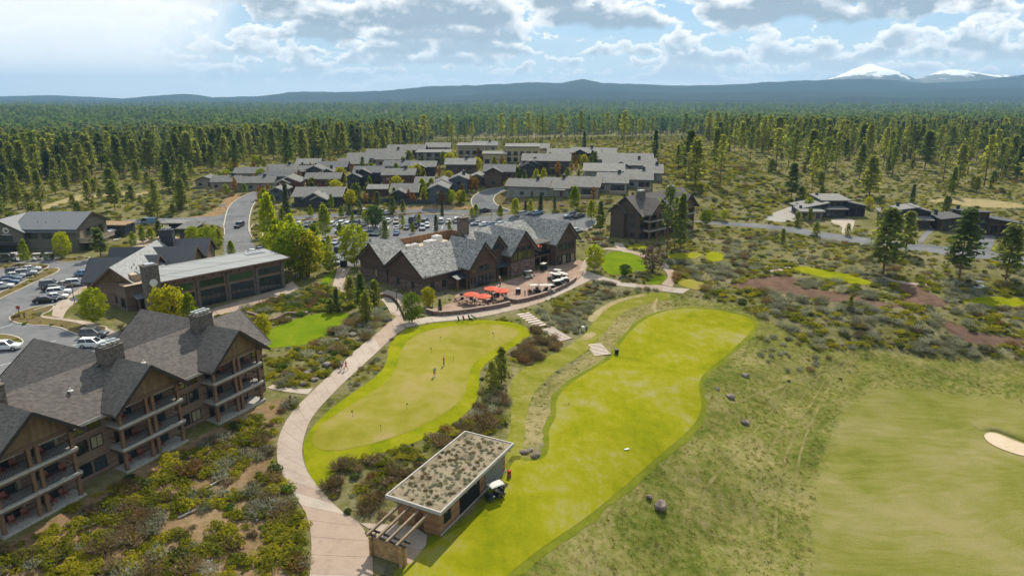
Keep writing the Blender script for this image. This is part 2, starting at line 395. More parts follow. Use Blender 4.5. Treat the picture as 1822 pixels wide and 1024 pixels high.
def drape(name, poly, off, mat, kind='structure', zfun=None):
    """a sheet that follows the ground facets exactly, off metres above them"""
    P = [(float(p[0]), float(p[1])) for p in poly]
    x0 = min(p[0] for p in P); x1 = max(p[0] for p in P); y0 = min(p[1] for p in P); y1 = max(p[1] for p in P)
    i0 = max(0, np.searchsorted(XS, x0)-1); i1 = min(len(XS)-1, np.searchsorted(XS, x1)); j0 = max(0, np.searchsorted(YS, y0)-1); j1 = min(len(YS)-1, np.searchsorted(YS, y1))
    ii, jj = np.meshgrid(np.arange(i0, i1+1), np.arange(j0, j1+1), indexing='ij')
    ins = pip(P, XS[ii], YS[jj])
    edge = set()
    n = len(P)
    for k in range(n):
        a = np.array(P[k]); b = np.array(P[(k+1) % n]); m = max(2, int(np.hypot(*(b-a))/.12)+1)
        s = np.linspace(0, 1, m)[:, None]; q = a+(b-a)*s
        ci = np.clip(np.searchsorted(XS, q[:, 0], side='right')-1, 0, len(XS)-2); cj = np.clip(np.searchsorted(YS, q[:, 1], side='right')-1, 0, len(YS)-2)
        edge.update(zip(ci.tolist(), cj.tolist()))
    V = []; Fc = []; idx = {}
    cn = ins[:-1, :-1].astype(int)+ins[1:, :-1]+ins[:-1, 1:]+ins[1:, 1:]
    edge.update((int(a)+i0, int(b)+j0) for a, b in zip(*np.nonzero((cn > 0) & (cn < 4))))
    def vid(x, y):
        k = (round(x, 4), round(y, 4))
        if k not in idx: idx[k] = len(V); V.append((x, y))
        return idx[k]
    from mathutils.geometry import tessellate_polygon
    tris = [[P[k] for k in t_] for t_ in tessellate_polygon([[Vector((p[0], p[1], 0)) for p in P]])]
    tris = [t_ if (t_[1][0]-t_[0][0])*(t_[2][1]-t_[0][1])-(t_[1][1]-t_[0][1])*(t_[2][0]-t_[0][0]) > 0 else t_[::-1] for t_ in tris]
    TA = np.array(tris); tb = np.concatenate([TA.min(1), TA.max(1)], 1)
    for j in range(j0, j1):
        for i in range(i0, i1):
            xa, xb, ya, yb = XS[i], XS[i+1], YS[j], YS[j+1]
            if (i, j) in edge:
                dx, dy = xb-xa, yb-ya
                for k in np.nonzero((tb[:, 0] < xb) & (tb[:, 2] > xa) & (tb[:, 1] < yb) & (tb[:, 3] > ya))[0]:
                    cell = _clip(_clip(_clip(_clip(tris[k], 0, -1, -ya), 0, 1, yb), -1, 0, -xa), 1, 0, xb)
                    if len(cell) < 3: continue
                    for sg in (1, -1):
                        h = _clip(cell, -dy*sg, dx*sg, (-dy*xa+dx*ya)*sg)
                        ids = list(dict.fromkeys(vid(*p) for p in h))
                        if len(ids) >= 3: Fc.append(ids)
            elif ins[i-i0, j-j0] and ins[i-i0+1, j-j0] and ins[i-i0, j-j0+1] and ins[i-i0+1, j-j0+1]:
                a, b, c, d = vid(xa, ya), vid(xb, ya), vid(xb, yb), vid(xa, yb)
                Fc.append([a, b, c]); Fc.append([a, c, d])
    V = np.array(V); z = zt(V[:, 0]*(1), V[:, 1])+off
    me = bpy.data.meshes.new(name); me.from_pydata(np.column_stack([V, z]).tolist(), [], Fc); me.materials.append(mat)
    me.validate(); me.update()
    me.polygons.foreach_set('use_smooth', [True]*len(me.polygons))
    o = link(name, me)
    return tag(o, kind=kind)
# coverage mask for scattering plants
MX0, MX1, MY0, MY1, MS = -190, 230, 25, 430, .5
mxx = np.arange(MX0, MX1, MS)+MS/2; myy = np.arange(MY0, MY1, MS)+MS/2
BLOCK = np.zeros((len(mxx), len(myy)), bool)
def block(poly, grow=0.0):
    P = offset_poly(poly, grow) if grow else poly
    xs = [p[0] for p in P]; ys = [p[1] for p in P]
    i0 = max(0, int((min(xs)-MX0)/MS)); i1 = min(len(mxx), int((max(xs)-MX0)/MS)+2); j0 = max(0, int((min(ys)-MY0)/MS)); j1 = min(len(myy), int((max(ys)-MY0)/MS)+2)
    if i1 <= i0 or j1 <= j0: return
    a, b = np.meshgrid(mxx[i0:i1], myy[j0:j1], indexing='ij')
    BLOCK[i0:i1, j0:j1] |= pip(P, a, b)
def blocked(x, y):
    x = np.asarray(x); y = np.asarray(y)
    i = ((x-MX0)/MS).astype(int); j = ((y-MY0)/MS).astype(int)
    ok = (i >= 0) & (i < len(mxx)) & (j >= 0) & (j < len(myy))
    return np.where(ok, BLOCK[np.clip(i, 0, len(mxx)-1), np.clip(j, 0, len(myy)-1)], False)
# ================================================================== THE SETTING
Z_ROUGH = W([(1140, 548), (1200, 532), (1290, 535), (1380, 575), (1450, 625), (1540, 618), (1640, 640), (1850, 640), (2100, 800), (2100, 1300), (700, 1300), (860, 1040), (1000, 950), (1140, 840), (1235, 750), (1230, 690), (1250, 655), (1320, 590), (1250, 548)], 1)
Z_STRAW = W([(1075, 560), (1130, 538), (1180, 530), (1215, 545), (1150, 566), (1110, 600), (1060, 655), (1000, 700), (985, 745), (965, 800), (935, 800), (940, 720), (975, 680), (1050, 630)], 1)
Z_LUSH2 = W([(905, 660), (960, 640), (1040, 600), (1070, 555), (1120, 520), (1200, 520), (1220, 540), (1100, 560), (1060, 610), (960, 680), (940, 760), (950, 830), (880, 830), (905, 760)], 1)
Z_BARE = W([(0, 975), (165, 880), (330, 790), (470, 715), (530, 705), (520, 730), (420, 760), (330, 820), (200, 895), (60, 985), (-20, 1040)], 1)
Z_BED = W([(470, 640), (520, 600), (640, 540), (690, 545), (690, 575), (640, 620), (590, 660), (520, 692), (470, 690)], 1)
PX_TEE = [(1105, 610), (1130, 580), (1160, 560), (1200, 549), (1250, 549), (1300, 556), (1335, 566), (1345, 578), (1330, 598), (1300, 625), (1262, 655), (1245, 675), (1243, 695), (1250, 720), (1240, 750), (1200, 790), (1140, 840), (1080, 890), (1000, 950), (930, 1000), (860, 1060), (690, 1080), (722, 1000), (776, 962), (856, 915), (903, 842), (915, 815), (940, 822), (972, 815), (978, 790), (975, 765), (991, 740), (988, 715), (1002, 693), (1032, 670), (1065, 652), (1090, 637)]
P_TEE = W(PX_TEE, 2)
P_COLLAR = W([(735, 580), (800, 572), (860, 569), (905, 572), (935, 580), (946, 592), (935, 605), (905, 622), (870, 640), (853, 660), (852, 690), (848, 715), (820, 745), (780, 770), (720, 795), (650, 813), (605, 825), (588, 850), (570, 868), (552, 850), (540, 815), (540, 785), (556, 758), (590, 725), (640, 690), (676, 665), (690, 640), (690, 618), (706, 596)], 2)
P_GREEN = W([(770, 585), (830, 577), (880, 577), (915, 583), (925, 595), (900, 612), (865, 628), (838, 650), (832, 680), (828, 705), (800, 730), (750, 760), (680, 785), (620, 800), (575, 803), (553, 790), (560, 765), (600, 735), (650, 705), (690, 680), (708, 650), (712, 625), (730, 600)], 2)

P_FAIR = W([(1448, 1100), (1446, 960), (1452, 860), (1470, 795), (1490, 740), (1530, 703), (1590, 688), (1690, 697), (1822, 712), (1900, 760), (2050, 900), (2000, 1150)], 2)
# ---- ground sheet, zones painted per vertex (what grows there, not how it is lit)
def soft(poly, x, y, r):
    out = np.zeros(x.shape); k = 0
    for dx, dy in ((0, 0), (1, 0), (-1, 0), (0, 1), (0, -1), (.7, .7), (-.7, .7), (.7, -.7), (-.7, -.7)):
        out += pip(poly, x+dx*r, y+dy*r); k += 1
    return out/k
_m = np.clip(soft(Z_ROUGH, GX, GY, 3.), 0, 1)*(GY < 250)
_m *= 1-np.clip(soft(offset_poly(P_TEE, 2.5), GX, GY, 1.5)+soft(P_FAIR, GX, GY, 4.), 0, 1)
GZ += _m*(.30*np.sin(GX*.55+GY*.3)*np.sin(GY*.47-GX*.2)+.22*np.sin(GX*.95+1)*np.sin(GY*.8+GX*.3)+.25*np.sin(GX*.23-GY*.31+2))
nx, ny = len(XS), len(YS)
gx = GX.ravel(); gy = GY.ravel()
zone = np.zeros((nx*ny, 4), np.float32); zone[:, 3] = 1
near = (gx > -130) & (gx < 260) & (gy > 20) & (gy < 300)
nxg, nyg = gx[near], gy[near]
zone[near, 0] = np.clip(soft(Z_ROUGH, nxg, nyg, 2.5)+soft(Z_LUSH2, nxg, nyg, 1.5), 0, 1)
zone[near, 1] = soft(Z_STRAW, nxg, nyg, 1.5)
zone[near, 3] = 1-soft(P_FAIR, nxg, nyg, 2.2)
zone[near, 2] = np.maximum(soft(Z_BARE, nxg, nyg, 1.), .62*soft(W([(150, 893), (320, 803), (530, 718), (500, 770), (489, 815), (535, 905), (550, 1100), (-120, 1120), (-60, 1010)], 1), nxg, nyg, 1.5))
i, j = np.meshgrid(np.arange(nx-1), np.arange(ny-1), indexing='ij')
a = (i*ny+j).ravel(); b = ((i+1)*ny+j).ravel(); c = ((i+1)*ny+j+1).ravel(); d = (i*ny+j+1).ravel()
tri = np.empty((len(a)*2, 3), np.int32); tri[0::2] = np.column_stack([a, b, c]); tri[1::2] = np.column_stack([a, c, d])
m, t, bs = principled('ground')
pz = t.vmath('MULTIPLY', wpos(t), (1, 1, 0))
vc = t.new('ShaderNodeVertexColor', layer_name='zone'); za = vc.outputs[0]; mown = t.math('SUBTRACT', 1.0, vc.outputs[1])
sp = t.new('ShaderNodeSeparateColor'); t.put(sp.inputs[0], za)
n1 = t.noise(pz, .09, 6, .62, .6); n2 = t.noise(pz, .9, 5, .68); n3 = t.noise(pz, 4.5, 4, .7)
f = t.math('ADD', t.math('MULTIPLY', n1, .45), t.math('ADD', t.math('MULTIPLY', n2, .40), t.math('MULTIPLY', n3, .22)))
f = t.math('ADD', t.math('MULTIPLY', t.math('SUBTRACT', f, .53), 1.5), .53)
scrub = t.ramp(f, [(.32, (.060, .062, .016)), (.45, (.115, .115, .030)), (.55, (.165, .150, .062)), (.64, (.205, .178, .098)), (.78, (.27, .24, .165))])
rough_ = t.ramp(f, [(.30, (.045, .065, .010)), (.42, (.095, .115, .018)), (.53, (.165, .165, .040)), (.64, (.25, .215, .085)), (.8, (.31, .26, .13))])
straw = t.ramp(f, [(.32, (.085, .095, .022)), (.45, (.18, .165, .055)), (.6, (.27, .225, .10)), (.78, (.34, .28, .15))])
bare = t.ramp(f, [(.35, (.13, .085, .045)), (.55, (.235, .155, .085)), (.75, (.33, .235, .14))])
e = t.math('MULTIPLY', t.math('SUBTRACT', n2, .5), .9)
c1 = t.mix(t.step(t.math('ADD', sp.outputs[0], e), .35, .65), scrub, rough_)
c1 = t.mix(t.step(t.math('ADD', sp.outputs[1], e), .35, .65), c1, straw)
c1 = t.mix(t.step(t.math('ADD', sp.outputs[2], e), .35, .65), c1, bare)
q_ = t.vmath('ADD', pz, t.vmath('SCALE', t.noise(pz, .05, 2, out='Color'), scale=9.))
ff = t.math('ADD', t.math('MULTIPLY', t.noise(pz, .06, 5, .6, .5), .55), t.math('ADD', t.math('MULTIPLY', t.noise(t.vmath('MULTIPLY', q_, (.16, .9, 0)), 1, 3, .6), .2), t.math('MULTIPLY', n3, .25)))
fair = t.ramp(ff, [(.36, (.12, .13, .020)), (.45, (.17, .17, .032)), (.52, (.215, .20, .060)), (.60, (.26, .225, .095)), (.68, (.22, .20, .06))])
c1 = t.mix(t.step(t.math('ADD', mown, t.math('MULTIPLY', e, .9)), .2, .8), c1, fair)
setp(t, bs, Base_Color=c1, Roughness=.95, Specular_IOR_Level=0.)
bn = t.new('ShaderNodeBump'); bn.inputs['Strength'].default_value = .7; bn.inputs['Distance'].default_value = .25
t.put(bn.inputs['Height'], t.math('ADD', t.math('MULTIPLY', n2, .6), t.math('MULTIPLY', n3, .4))); t.put(bs.inputs['Normal'], bn.outputs[0])
me = np_mesh('ground', np.column_stack([gx, gy, GZ.ravel()]), tri, m, smooth=True)
at = me.color_attributes.new('zone', 'FLOAT_COLOR', 'POINT'); at.data.foreach_set('color', zone.ravel())
tag(link('ground', me), kind='structure')

def fixq(o):
    bm = bmesh.new(); bm.from_mesh(o.data); bmesh.ops.remove_doubles(bm, verts=bm.verts, dist=.001); bmesh.ops.recalc_face_normals(bm, faces=bm.faces); bm.to_mesh(o.data); bm.free(); return o
# ---- turf
def sheet(name, px, off, mat, n=2, grow=.0, blk=True):
    p = W(px, n) if not isinstance(px[0], Vector) else px
    if blk: block(p, grow)
    return drape(name, p, off, mat)
drape('tee_edge_grass', [q+Vector((rnd.uniform(-.3, .3), rnd.uniform(-.3, .3))) for q in offset_poly(P_TEE, .85)], .03, M_edge)
sheet('tee_grass', P_TEE, .06, M_tee, grow=1.0)
sheet('collar_grass', P_COLLAR, .04, M_collar, grow=.3)
sheet('putting_green', P_GREEN, .07, M_green)
sheet('lawn', [(455, 600), (500, 577), (560, 557), (618, 555), (624, 563), (590, 590), (555, 612), (510, 617), (470, 620), (455, 612)], .05, M_lawn)
sheet('lawn', [(1070, 458), (1092, 446), (1122, 449), (1143, 461), (1156, 473), (1150, 482), (1120, 487), (1085, 490), (1070, 478)], .05, M_lawn)
sheet('lawn', [(1150, 500), (1178, 487), (1188, 495), (1176, 505), (1158, 508)], .05, M_lawn)
sheet('lawn', [(570, 500), (582, 485), (598, 478), (590, 500), (580, 512)], .05, M_lawn, 1)
sheet('golf_green', [(1181, 458), (1192, 451), (1235, 448), (1252, 452), (1240, 460), (1210, 462)], .05, M_tee)
sheet('golf_green', [(1253, 449), (1280, 448), (1292, 455), (1284, 465), (1258, 466)], .05, M_collar)
sheet('golf_green', [(1112, 437), (1130, 434), (1152, 437), (1150, 443), (1125, 445)], .05, M_collar)
sheet('golf_green', [(1405, 476), (1425, 473), (1470, 480), (1520, 490), (1556, 503), (1535, 508), (1480, 497), (1430, 486)], .05, M_collar)
sheet('golf_green', [(1697, 536), (1750, 527), (1822, 530), (1860, 534), (1860, 548), (1740, 546)], .05, M_collar)
sheet('golf_green', [(1200, 499), (1225, 495), (1265, 506), (1272, 513), (1245, 517), (1213, 510)], .05, M_green)
sheet('mown_grass', [(1190, 518), (1130, 522), (1085, 535), (1062, 560), (1040, 600), (965, 640), (915, 663), (905, 700), (912, 760), (895, 795), (905, 830), (925, 822), (932, 790), (936, 740), (945, 705), (975, 668), (1050, 622), (1080, 585), (1105, 555), (1150, 538), (1195, 532)], .03, M_mown)
block(P_FAIR)
P_SAND = W([(1748, 772), (1768, 768), (1800, 782), (1840, 797), (1840, 816), (1790, 803), (1757, 787)], 2)
sheet('sand_bunker', P_SAND, .09, M_sand)
M_faint = turf('faint_mower_track', [(.3, (.15, .145, .04)), (.6, (.22, .195, .075)), (.8, (.28, .235, .11))], .5, 4, .3)
def track(pts, wd):
    P_ = chaikin([G(*p_).xy for p_ in pts], 2, False); L_, R_ = [], []
    for k_ in range(len(P_)):
        t_ = (P_[min(k_+1, len(P_)-1)]-P_[max(k_-1, 0)]).normalized(); n_ = Vector((-t_.y, t_.x))*wd/2*rnd.uniform(.5, 1.3); L_.append(P_[k_]-n_); R_.append(P_[k_]+n_)
    return drape('mower_track', L_+R_[::-1], .02, M_faint)
for k_, o_ in enumerate((0, 34, 60)):
    track([(1500+o_*.1, 628+k_*3), (1455+o_*.4, 668+o_*.1), (1405+o_*.7, 735+o_*.1), (1370+o_*.9, 800), (1345+o_*1.1, 880), (1335+o_*1.3, 960)][(k_ % 2):6-(k_ % 3 == 2)], .45)
track([(1400, 688), (1340, 770), (1270, 850), (1230, 905)], .4); track([(1520, 640), (1470, 660), (1380, 690), (1310, 715)], .5)
# grassy lip over the bunker
Lp = chaikin([G(*q_).xy for q_ in [(1744, 766), (1758, 763), (1775, 765), (1800, 775), (1825, 785), (1850, 794)]], 2, False); lm = MB(); rows_l = []
for k_ in range(len(Lp)):
    t_ = (Lp[min(k_+1, len(Lp)-1)]-Lp[max(k_-1, 0)]).normalized(); n_ = Vector((-t_.y, t_.x)); f_ = math.sin(math.pi*(k_+.5)/len(Lp))
    rows_l.append([(*(Lp[k_]+n_*o_), float(zt(*(Lp[k_]+n_*o_)))+h_*f_-.02) for o_, h_ in ((-.5, .0), (-.35, .25), (.1, .45), (.9, .42), (2.0, .2), (3.2, .0))])
for a_, b_ in zip(rows_l, rows_l[1:]):
    for q_ in range(5): lm.poly([a_[q_], b_[q_], b_[q_+1], a_[q_+1]])
tag(fixq(lm.build('bunker_lip', M_fair, smooth=True)), kind='structure')
for px in ([(1285, 508), (1335, 497), (1392, 486), (1428, 498), (1405, 508), (1450, 514), (1520, 524), (1575, 540), (1640, 545), (1590, 548), (1500, 540), (1450, 532), (1400, 522), (1340, 517)],
           [(1585, 503), (1640, 507), (1652, 520), (1690, 538), (1680, 546), (1630, 546), (1590, 540), (1618, 526)],
           [(1682, 566), (1708, 580), (1755, 596), (1830, 602), (1850, 618), (1745, 614), (1703, 602), (1680, 585)]):
    sheet('cinder_bed', px, .03, M_cinder, grow=-.4)
sheet('worn_track', [(1042, 568), (1060, 553), (1085, 537), (1115, 528), (1150, 522), (1150, 526), (1118, 532), (1090, 542), (1070, 557), (1056, 575)], .06, M_track)
sheet('worn_track', [(1035, 597), (1050, 590), (1062, 593), (1055, 600), (1040, 606)], .07, M_track, 1)
sheet('worn_track', [(1164, 556), (1160, 545), (1167, 530), (1171, 531), (1166, 546), (1169, 556)], .07, M_track, 1)

# ---- asphalt
ASPH = [
 [(-60, 700), (-60, 452), (0, 458), (60, 458), (150, 458), (235, 462), (262, 470), (200, 500), (176, 498), (130, 532), (60, 552), (20, 562), (18, 572), (40, 576), (100, 577), (128, 590), (150, 600), (182, 594), (205, 585), (215, 600), (140, 720), (40, 760)],
 [(402, 462), (396, 430), (398, 402), (350, 396), (240, 397), (170, 404), (168, 398), (240, 390), (350, 386), (396, 384), (404, 373), (412, 361), (430, 350), (452, 341), (520, 334), (522, 338), (462, 348), (455, 358), (447, 372), (443, 392), (443, 420), (455, 440), (480, 462), (500, 470), (430, 480)],
 [(450, 398), (520, 384), (640, 378), (800, 373), (880, 371), (908, 372), (904, 378), (800, 379), (640, 386), (520, 393), (455, 408)],
 [(897, 332), (868, 337), (848, 344), (838, 354), (839, 366), (856, 379), (888, 384), (912, 376), (888, 368), (878, 359), (879, 350), (890, 342), (905, 338)],
 [(505, 396), (560, 392), (650, 386), (800, 381), (930, 381), (1000, 379), (1040, 381), (1060, 388), (1062, 400), (1040, 410), (1018, 416), (960, 410), (840, 420), (700, 440), (660, 455), (640, 474), (592, 474), (585, 440), (520, 430), (496, 412)],
 [(1236, 391), (1320, 396), (1400, 402), (1500, 418), (1650, 436), (1822, 456), (1900, 466), (1900, 482), (1822, 472), (1650, 450), (1500, 431), (1400, 411), (1320, 402), (1236, 396)],
 [(1480, 389), (1522, 389), (1518, 405), (1512, 418), (1496, 416), (1500, 402), (1478, 396)],
 [(1742, 418), (1772, 418), (1768, 432), (1762, 450), (1728, 445), (1736, 432)],
 [(1655, 400), (1664, 408), (1650, 420), (1640, 434), (1630, 432), (1646, 412)]]
PA = []
for px in ASPH:
    p = W(px, 1); PA.append(p); block(p, .8); drape('road' if len(PA) in (2, 3, 4, 6) else 'car_park' if len(PA) in (1, 5) else 'driveway', p, .03, M_asph if len(PA) != 7 else M_conc['pale'])
# planted islands and kerbs
def kerb(name, pts, closed=True, wd=.22, ht=.14):
    """kerb as a real step along a line on the ground"""
    P = [Vector(p[:2]) for p in pts]; n = len(P); mb = MB(); ring = []
    for k in range(n):
        a = P[k-1] if (closed or k) else P[k]; b = P[(k+1) % n] if (closed or k < n-1) else P[k]
        t_ = (b-a); t_ = t_.normalized() if t_.length else Vector((1, 0)); nn = Vector((-t_.y, t_.x))*wd/2
        ring.append((P[k]-nn, P[k]+nn))
    for k in range(n if closed else n-1):
        (a, b), (c, d) = ring[k], ring[(k+1) % n]
        z = [float(zt(q.x, q.y)) for q in (a, b, d, c)]
        mb.hexa([(*a, z[0]-.2), (*c, z[3]-.2), (*d, z[2]-.2), (*b, z[1]-.2), (*a, z[0]+ht), (*c, z[3]+ht), (*d, z[2]+ht), (*b, z[1]+ht)])
    return tag(mb.build(name, M_kerb), kind='structure')
ISL = [[(0, 521), (40, 503), (66, 487), (88, 476), (108, 478), (100, 486), (66, 500), (30, 518), (-30, 545), (-40, 538)],
       [(-30, 478), (5, 478), (60, 482), (84, 478), (88, 470), (20, 468), (-30, 470)],
       [(-40, 596), (0, 594), (28, 598), (42, 606), (38, 614), (20, 618), (-40, 622)],
       [(12, 568), (30, 556), (62, 546), (98, 542), (92, 552), (70, 562), (80, 566), (130, 572), (165, 582), (190, 580), (188, 590), (150, 600), (130, 592), (100, 580), (40, 578)],
       [(500, 393.5), (520, 391), (640, 385), (800, 378.8), (900, 377.5), (900, 379.5), (800, 381), (640, 388), (520, 395)],
       [(443, 412), (450, 398), (460, 398), (468, 412), (466, 428), (450, 426)],
       [(90, 462), (120, 458), (160, 456), (158, 462), (110, 468)],
       [(352, 402), (398, 402), (400, 412), (397, 430), (380, 438), (352, 440)],
       [(700, 402), (725, 402), (724, 410), (702, 410)], [(560, 425), (600, 418), (604, 428), (566, 436)], [(600, 398), (660, 394), (664, 399), (604, 404)]]
for k, px in enumerate(ISL):
    p = W(px, 1); drape('planting_bed', p, .10, M_mulch); kerb('kerb', p)
for px in ([(455, 358), (447, 372), (443, 392), (443, 412)], [(398, 402), (404, 373), (412, 361), (430, 350), (452, 341)], [(897, 332), (868, 337), (848, 344), (838, 354), (839, 366), (856, 379)],
           [(905, 338), (890, 342), (879, 350), (878, 359), (888, 368), (912, 376)], [(60, 552), (130, 532), (176, 498)], [(1040, 381), (1060, 388), (1062, 400), (1040, 410)]):
    kerb('kerb', chaikin(W(px, 0), 2, False), False, .3)
# painted stall lines of the two car parks
def line(u0, v0, u1, v1, wd=.12):
    a = G(u0, v0).xy; b = G(u1, v1).xy; n = Vector((-(b-a).y, (b-a).x)).normalized()*wd/2
    return drape('painted_line', [a-n, b-n, b+n, a+n], .045, M_paint)
for q in [(0, 584, 22, 577), (0, 650, 40, 640), (0, 676, 30, 672), (60, 615, 100, 606), (40, 662, 90, 652), (120, 632, 160, 622), (128, 615, 172, 604), (30, 570, 48, 566), (404, 428, 412, 428), (420, 428, 428, 428), (434, 428, 441, 428)] + \
         [(1240+60*k, 394.5+60*k*.1, 1270+60*k, 397.5+60*k*.1) for k in range(0)]:
    line(*q)
for k in range(9): line(560+k*16, 408, 562+k*16, 401)
for k in range(8): line(690+k*16, 408, 692+k*16, 401)
# red brick-coloured ground and mulch by the upper road
sheet('bare_ground', [(330, 388), (372, 380), (392, 366), (402, 352), (430, 341), (428, 350), (410, 361), (402, 374), (394, 384), (350, 387)], .02, M_dirt, 1)
sheet('bare_ground', [(700, 372), (780, 366), (850, 366), (850, 371), (780, 372), (700, 377)], .02, M_dirt, 1)
sheet('bare_ground', [(880, 352), (890, 345), (940, 356), (1010, 356), (1060, 356), (1060, 364), (980, 372), (905, 370), (884, 362)], .02, M_mulch, 1)
sheet('gravel_patch', [(1355, 388), (1420, 362), (1440, 372), (1425, 392), (1380, 396)], .02, plain('pale_gravel', (.30, .28, .24), .9, 0, .25, 2.), 1)
sheet('bare_ground', [(1640, 355), (1720, 352), (1822, 362), (1822, 372), (1700, 366)], .02, M_track, 1)
for px in ([(60, 372), (120, 352), (170, 340), (230, 342), (230, 347), (170, 350), (110, 362), (80, 374)], [(232, 347), (262, 340), (265, 345), (234, 350)], [(318, 336), (340, 330), (345, 334), (322, 338)]):
    sheet('forest_track', px, .03, M_track, 1)

# ---- concrete paths: slab by slab with joints
def slabs(name, Lpx, Rpx, step=2.9, split=1, n=2):
    L = chaikin([G(*p).xy for p in Lpx], n, False); Rr = chaikin([G(*p).xy for p in Rpx], n, False)
    block(L+Rr[::-1], .15)
    def samp(P, s):
        ds = [0]
        for a, b in zip(P, P[1:]): ds.append(ds[-1]+(b-a).length)
        q = s*ds[-1]
        for k in range(len(P)-1):
            if q <= ds[k+1]+1e-9:
                return P[k].lerp(P[k+1], (q-ds[k])/max(1e-9, ds[k+1]-ds[k]))
        return P[-1]
    tot = (sum((b-a).length for a, b in zip(L, L[1:]))+sum((b-a).length for a, b in zip(Rr, Rr[1:])))/2
    K = max(1, round(tot/step)); root = empty(name, None, None, (*L[0], float(zt(*L[0])))); tag(root, kind='structure')
    rz = Vector(root.location)
    run = 0; cur = 'grey'
    for k in range(K):
        if run <= 0: cur = rnd.choice(['grey', 'pink', 'pale', 'grey']); run = rnd.choice([1, 2, 3, 4, 5])
        run -= 1
        for s in range(split):
            mb = MB(); g = .02/step; rows = []; NS, NA = 4, 6
            for r_ in range(NS+1):
                s0 = (k+g+(1-2*g)*r_/NS)/K; a = samp(L, s0); b = samp(Rr, s0); row = []
                wdt = max(.1, (b-a).length)
                for q in range(NA+1):
                    tt = (s+.03/wdt+(1-.06/wdt)*q/NA)/split; p = a.lerp(b, tt)
                    row.append((p.x-rz.x, p.y-rz.y, float(zt(p.x, p.y))+.075-rz.z))
                rows.append(row)
            for r_ in range(NS):
                for q in range(NA): mb.poly([rows[r_][q], rows[r_][q+1], rows[r_+1][q+1], rows[r_+1][q]][::-1])
            rim = rows[0]+[r_[-1] for r_ in rows[1:]]+rows[-1][-2::-1]+[r_[0] for r_ in rows[-2:0:-1]]
            for p, q in zip(rim, rim[1:]+rim[:1]): mb.poly([p, q, (q[0], q[1], q[2]-.3), (p[0], p[1], p[2]-.3)])
            me = mb.mesh('slab', M_conc[cur]); bm = bmesh.new(); bm.from_mesh(me); bmesh.ops.remove_doubles(bm, verts=bm.verts, dist=.001)
            bmesh.ops.recalc_face_normals(bm, faces=bm.faces); bm.to_mesh(me); bm.free()
            link('slab', me, root)
    return root
slabs('path', [(548, 1100), (550, 1024), (554, 985), (553, 945), (543, 910), (520, 875), (499, 840), (491, 812), (494, 780), (510, 745), (537, 713), (600, 655), (630, 625), (655, 605), (682, 584), (694, 570), (697, 562)],
      [(662, 1100), (664, 1024), (664, 985), (655, 950), (635, 925), (610, 912), (578, 880), (548, 843), (537, 812), (539, 783), (552, 745), (578, 715), (602, 690), (640, 655), (682, 616), (702, 597), (722, 583)], 2.9)
slabs('path', [(697, 563), (690, 548), (682, 536), (668, 527)], [(722, 582), (716, 562), (708, 546), (694, 530)], 2.6)
slabs('path', [(717, 573), (760, 563), (835, 557), (905, 546), (935, 535), (975, 524), (1010, 508), (1036, 493), (1040, 480)],
      [(724, 583), (760, 574), (850, 566), (905, 554), (932, 548), (975, 534), (1020, 513), (1050, 499), (1062, 492)], 2.9)
slabs('path', [(1040, 480), (1075, 494), (1110, 502), (1150, 508), (1172, 506), (1196, 512), (1228, 514)],
      [(1050, 497), (1075, 504), (1110, 510), (1150, 513), (1175, 518), (1200, 521), (1215, 522)], 3)
slabs('path', [(1176, 506), (1190, 494), (1184, 482), (1172, 472)], [(1196, 511), (1206, 492), (1196, 478), (1184, 468)], 3)
slabs('path', [(1030, 484), (1036, 468), (1044, 455), (1066, 443), (1096, 445), (1130, 452), (1160, 463)], [(1042, 480), (1045, 466), (1054, 453), (1072, 441), (1098, 441), (1130, 447), (1162, 459)], 3)
slabs('path', [(1092, 432), (1100, 445), (1110, 449)], [(1108, 433), (1112, 442), (1126, 450)], 3)
slabs('path', [(474, 690), (500, 696), (530, 700), (548, 702)], [(486, 684), (510, 690), (540, 693), (558, 690)], 2.4)
slabs('path', [(670, 985), (664, 945), (640, 930)], [(730, 1004), (768, 958), (735, 935)], 2.6, 2, 1)
slabs('path', [(378, 549), (440, 531), (500, 513), (520, 500)], [(392, 563), (450, 545), (510, 526), (532, 512)], 2.8)
slabs('path', [(262, 566), (300, 562), (340, 557), (378, 550)], [(285, 590), (320, 584), (352, 578), (392, 563)], 2.8)
slabs('path', [(600, 476), (597, 490), (590, 512), (602, 520)], [(625, 476), (616, 490), (612, 508), (618, 520)], 2.8)
slabs('path', [(25, 566), (62, 560), (90, 563), (120, 567), (170, 574), (210, 592)], [(30, 573), (62, 566), (88, 569), (118, 573), (160, 581), (196, 600)], 2.8)
slabs('path', [(92, 562), (95, 545), (112, 533), (150, 508)], [(112, 566), (118, 552), (135, 538), (168, 510)], 2.8)
slabs('path', [(453, 412), (470, 410), (470, 395)], [(462, 428), (480, 424), (478, 396)], 2.8)
slabs('path', [(1370, 480), (1390, 478), (1406, 474)], [(1372, 484), (1392, 482), (1408, 477)], 4)
slabs('path', [(1570, 492), (1610, 502), (1650, 505)], [(1570, 496), (1610, 506), (1650, 509)], 4)
# terrace of pavers in front of the clubhouse
P_TER = W([(757, 553), (800, 540), (815, 520), (880, 505), (910, 497), (965, 478), (1000, 468), (1030, 462), (1048, 470), (1034, 492), (1008, 507), (975, 522), (930, 535), (905, 545), (835, 555), (770, 560)], 0)
block(P_TER); tag(drape('terrace', P_TER, .04, M_paver), kind='structure')
P_SIDE = W([(655, 530), (690, 515), (735, 530), (748, 545), (720, 560), (712, 545), (694, 528), (672, 524)], 0)
block(P_SIDE); drape('terrace', P_SIDE, .04, M_conc['grey'])

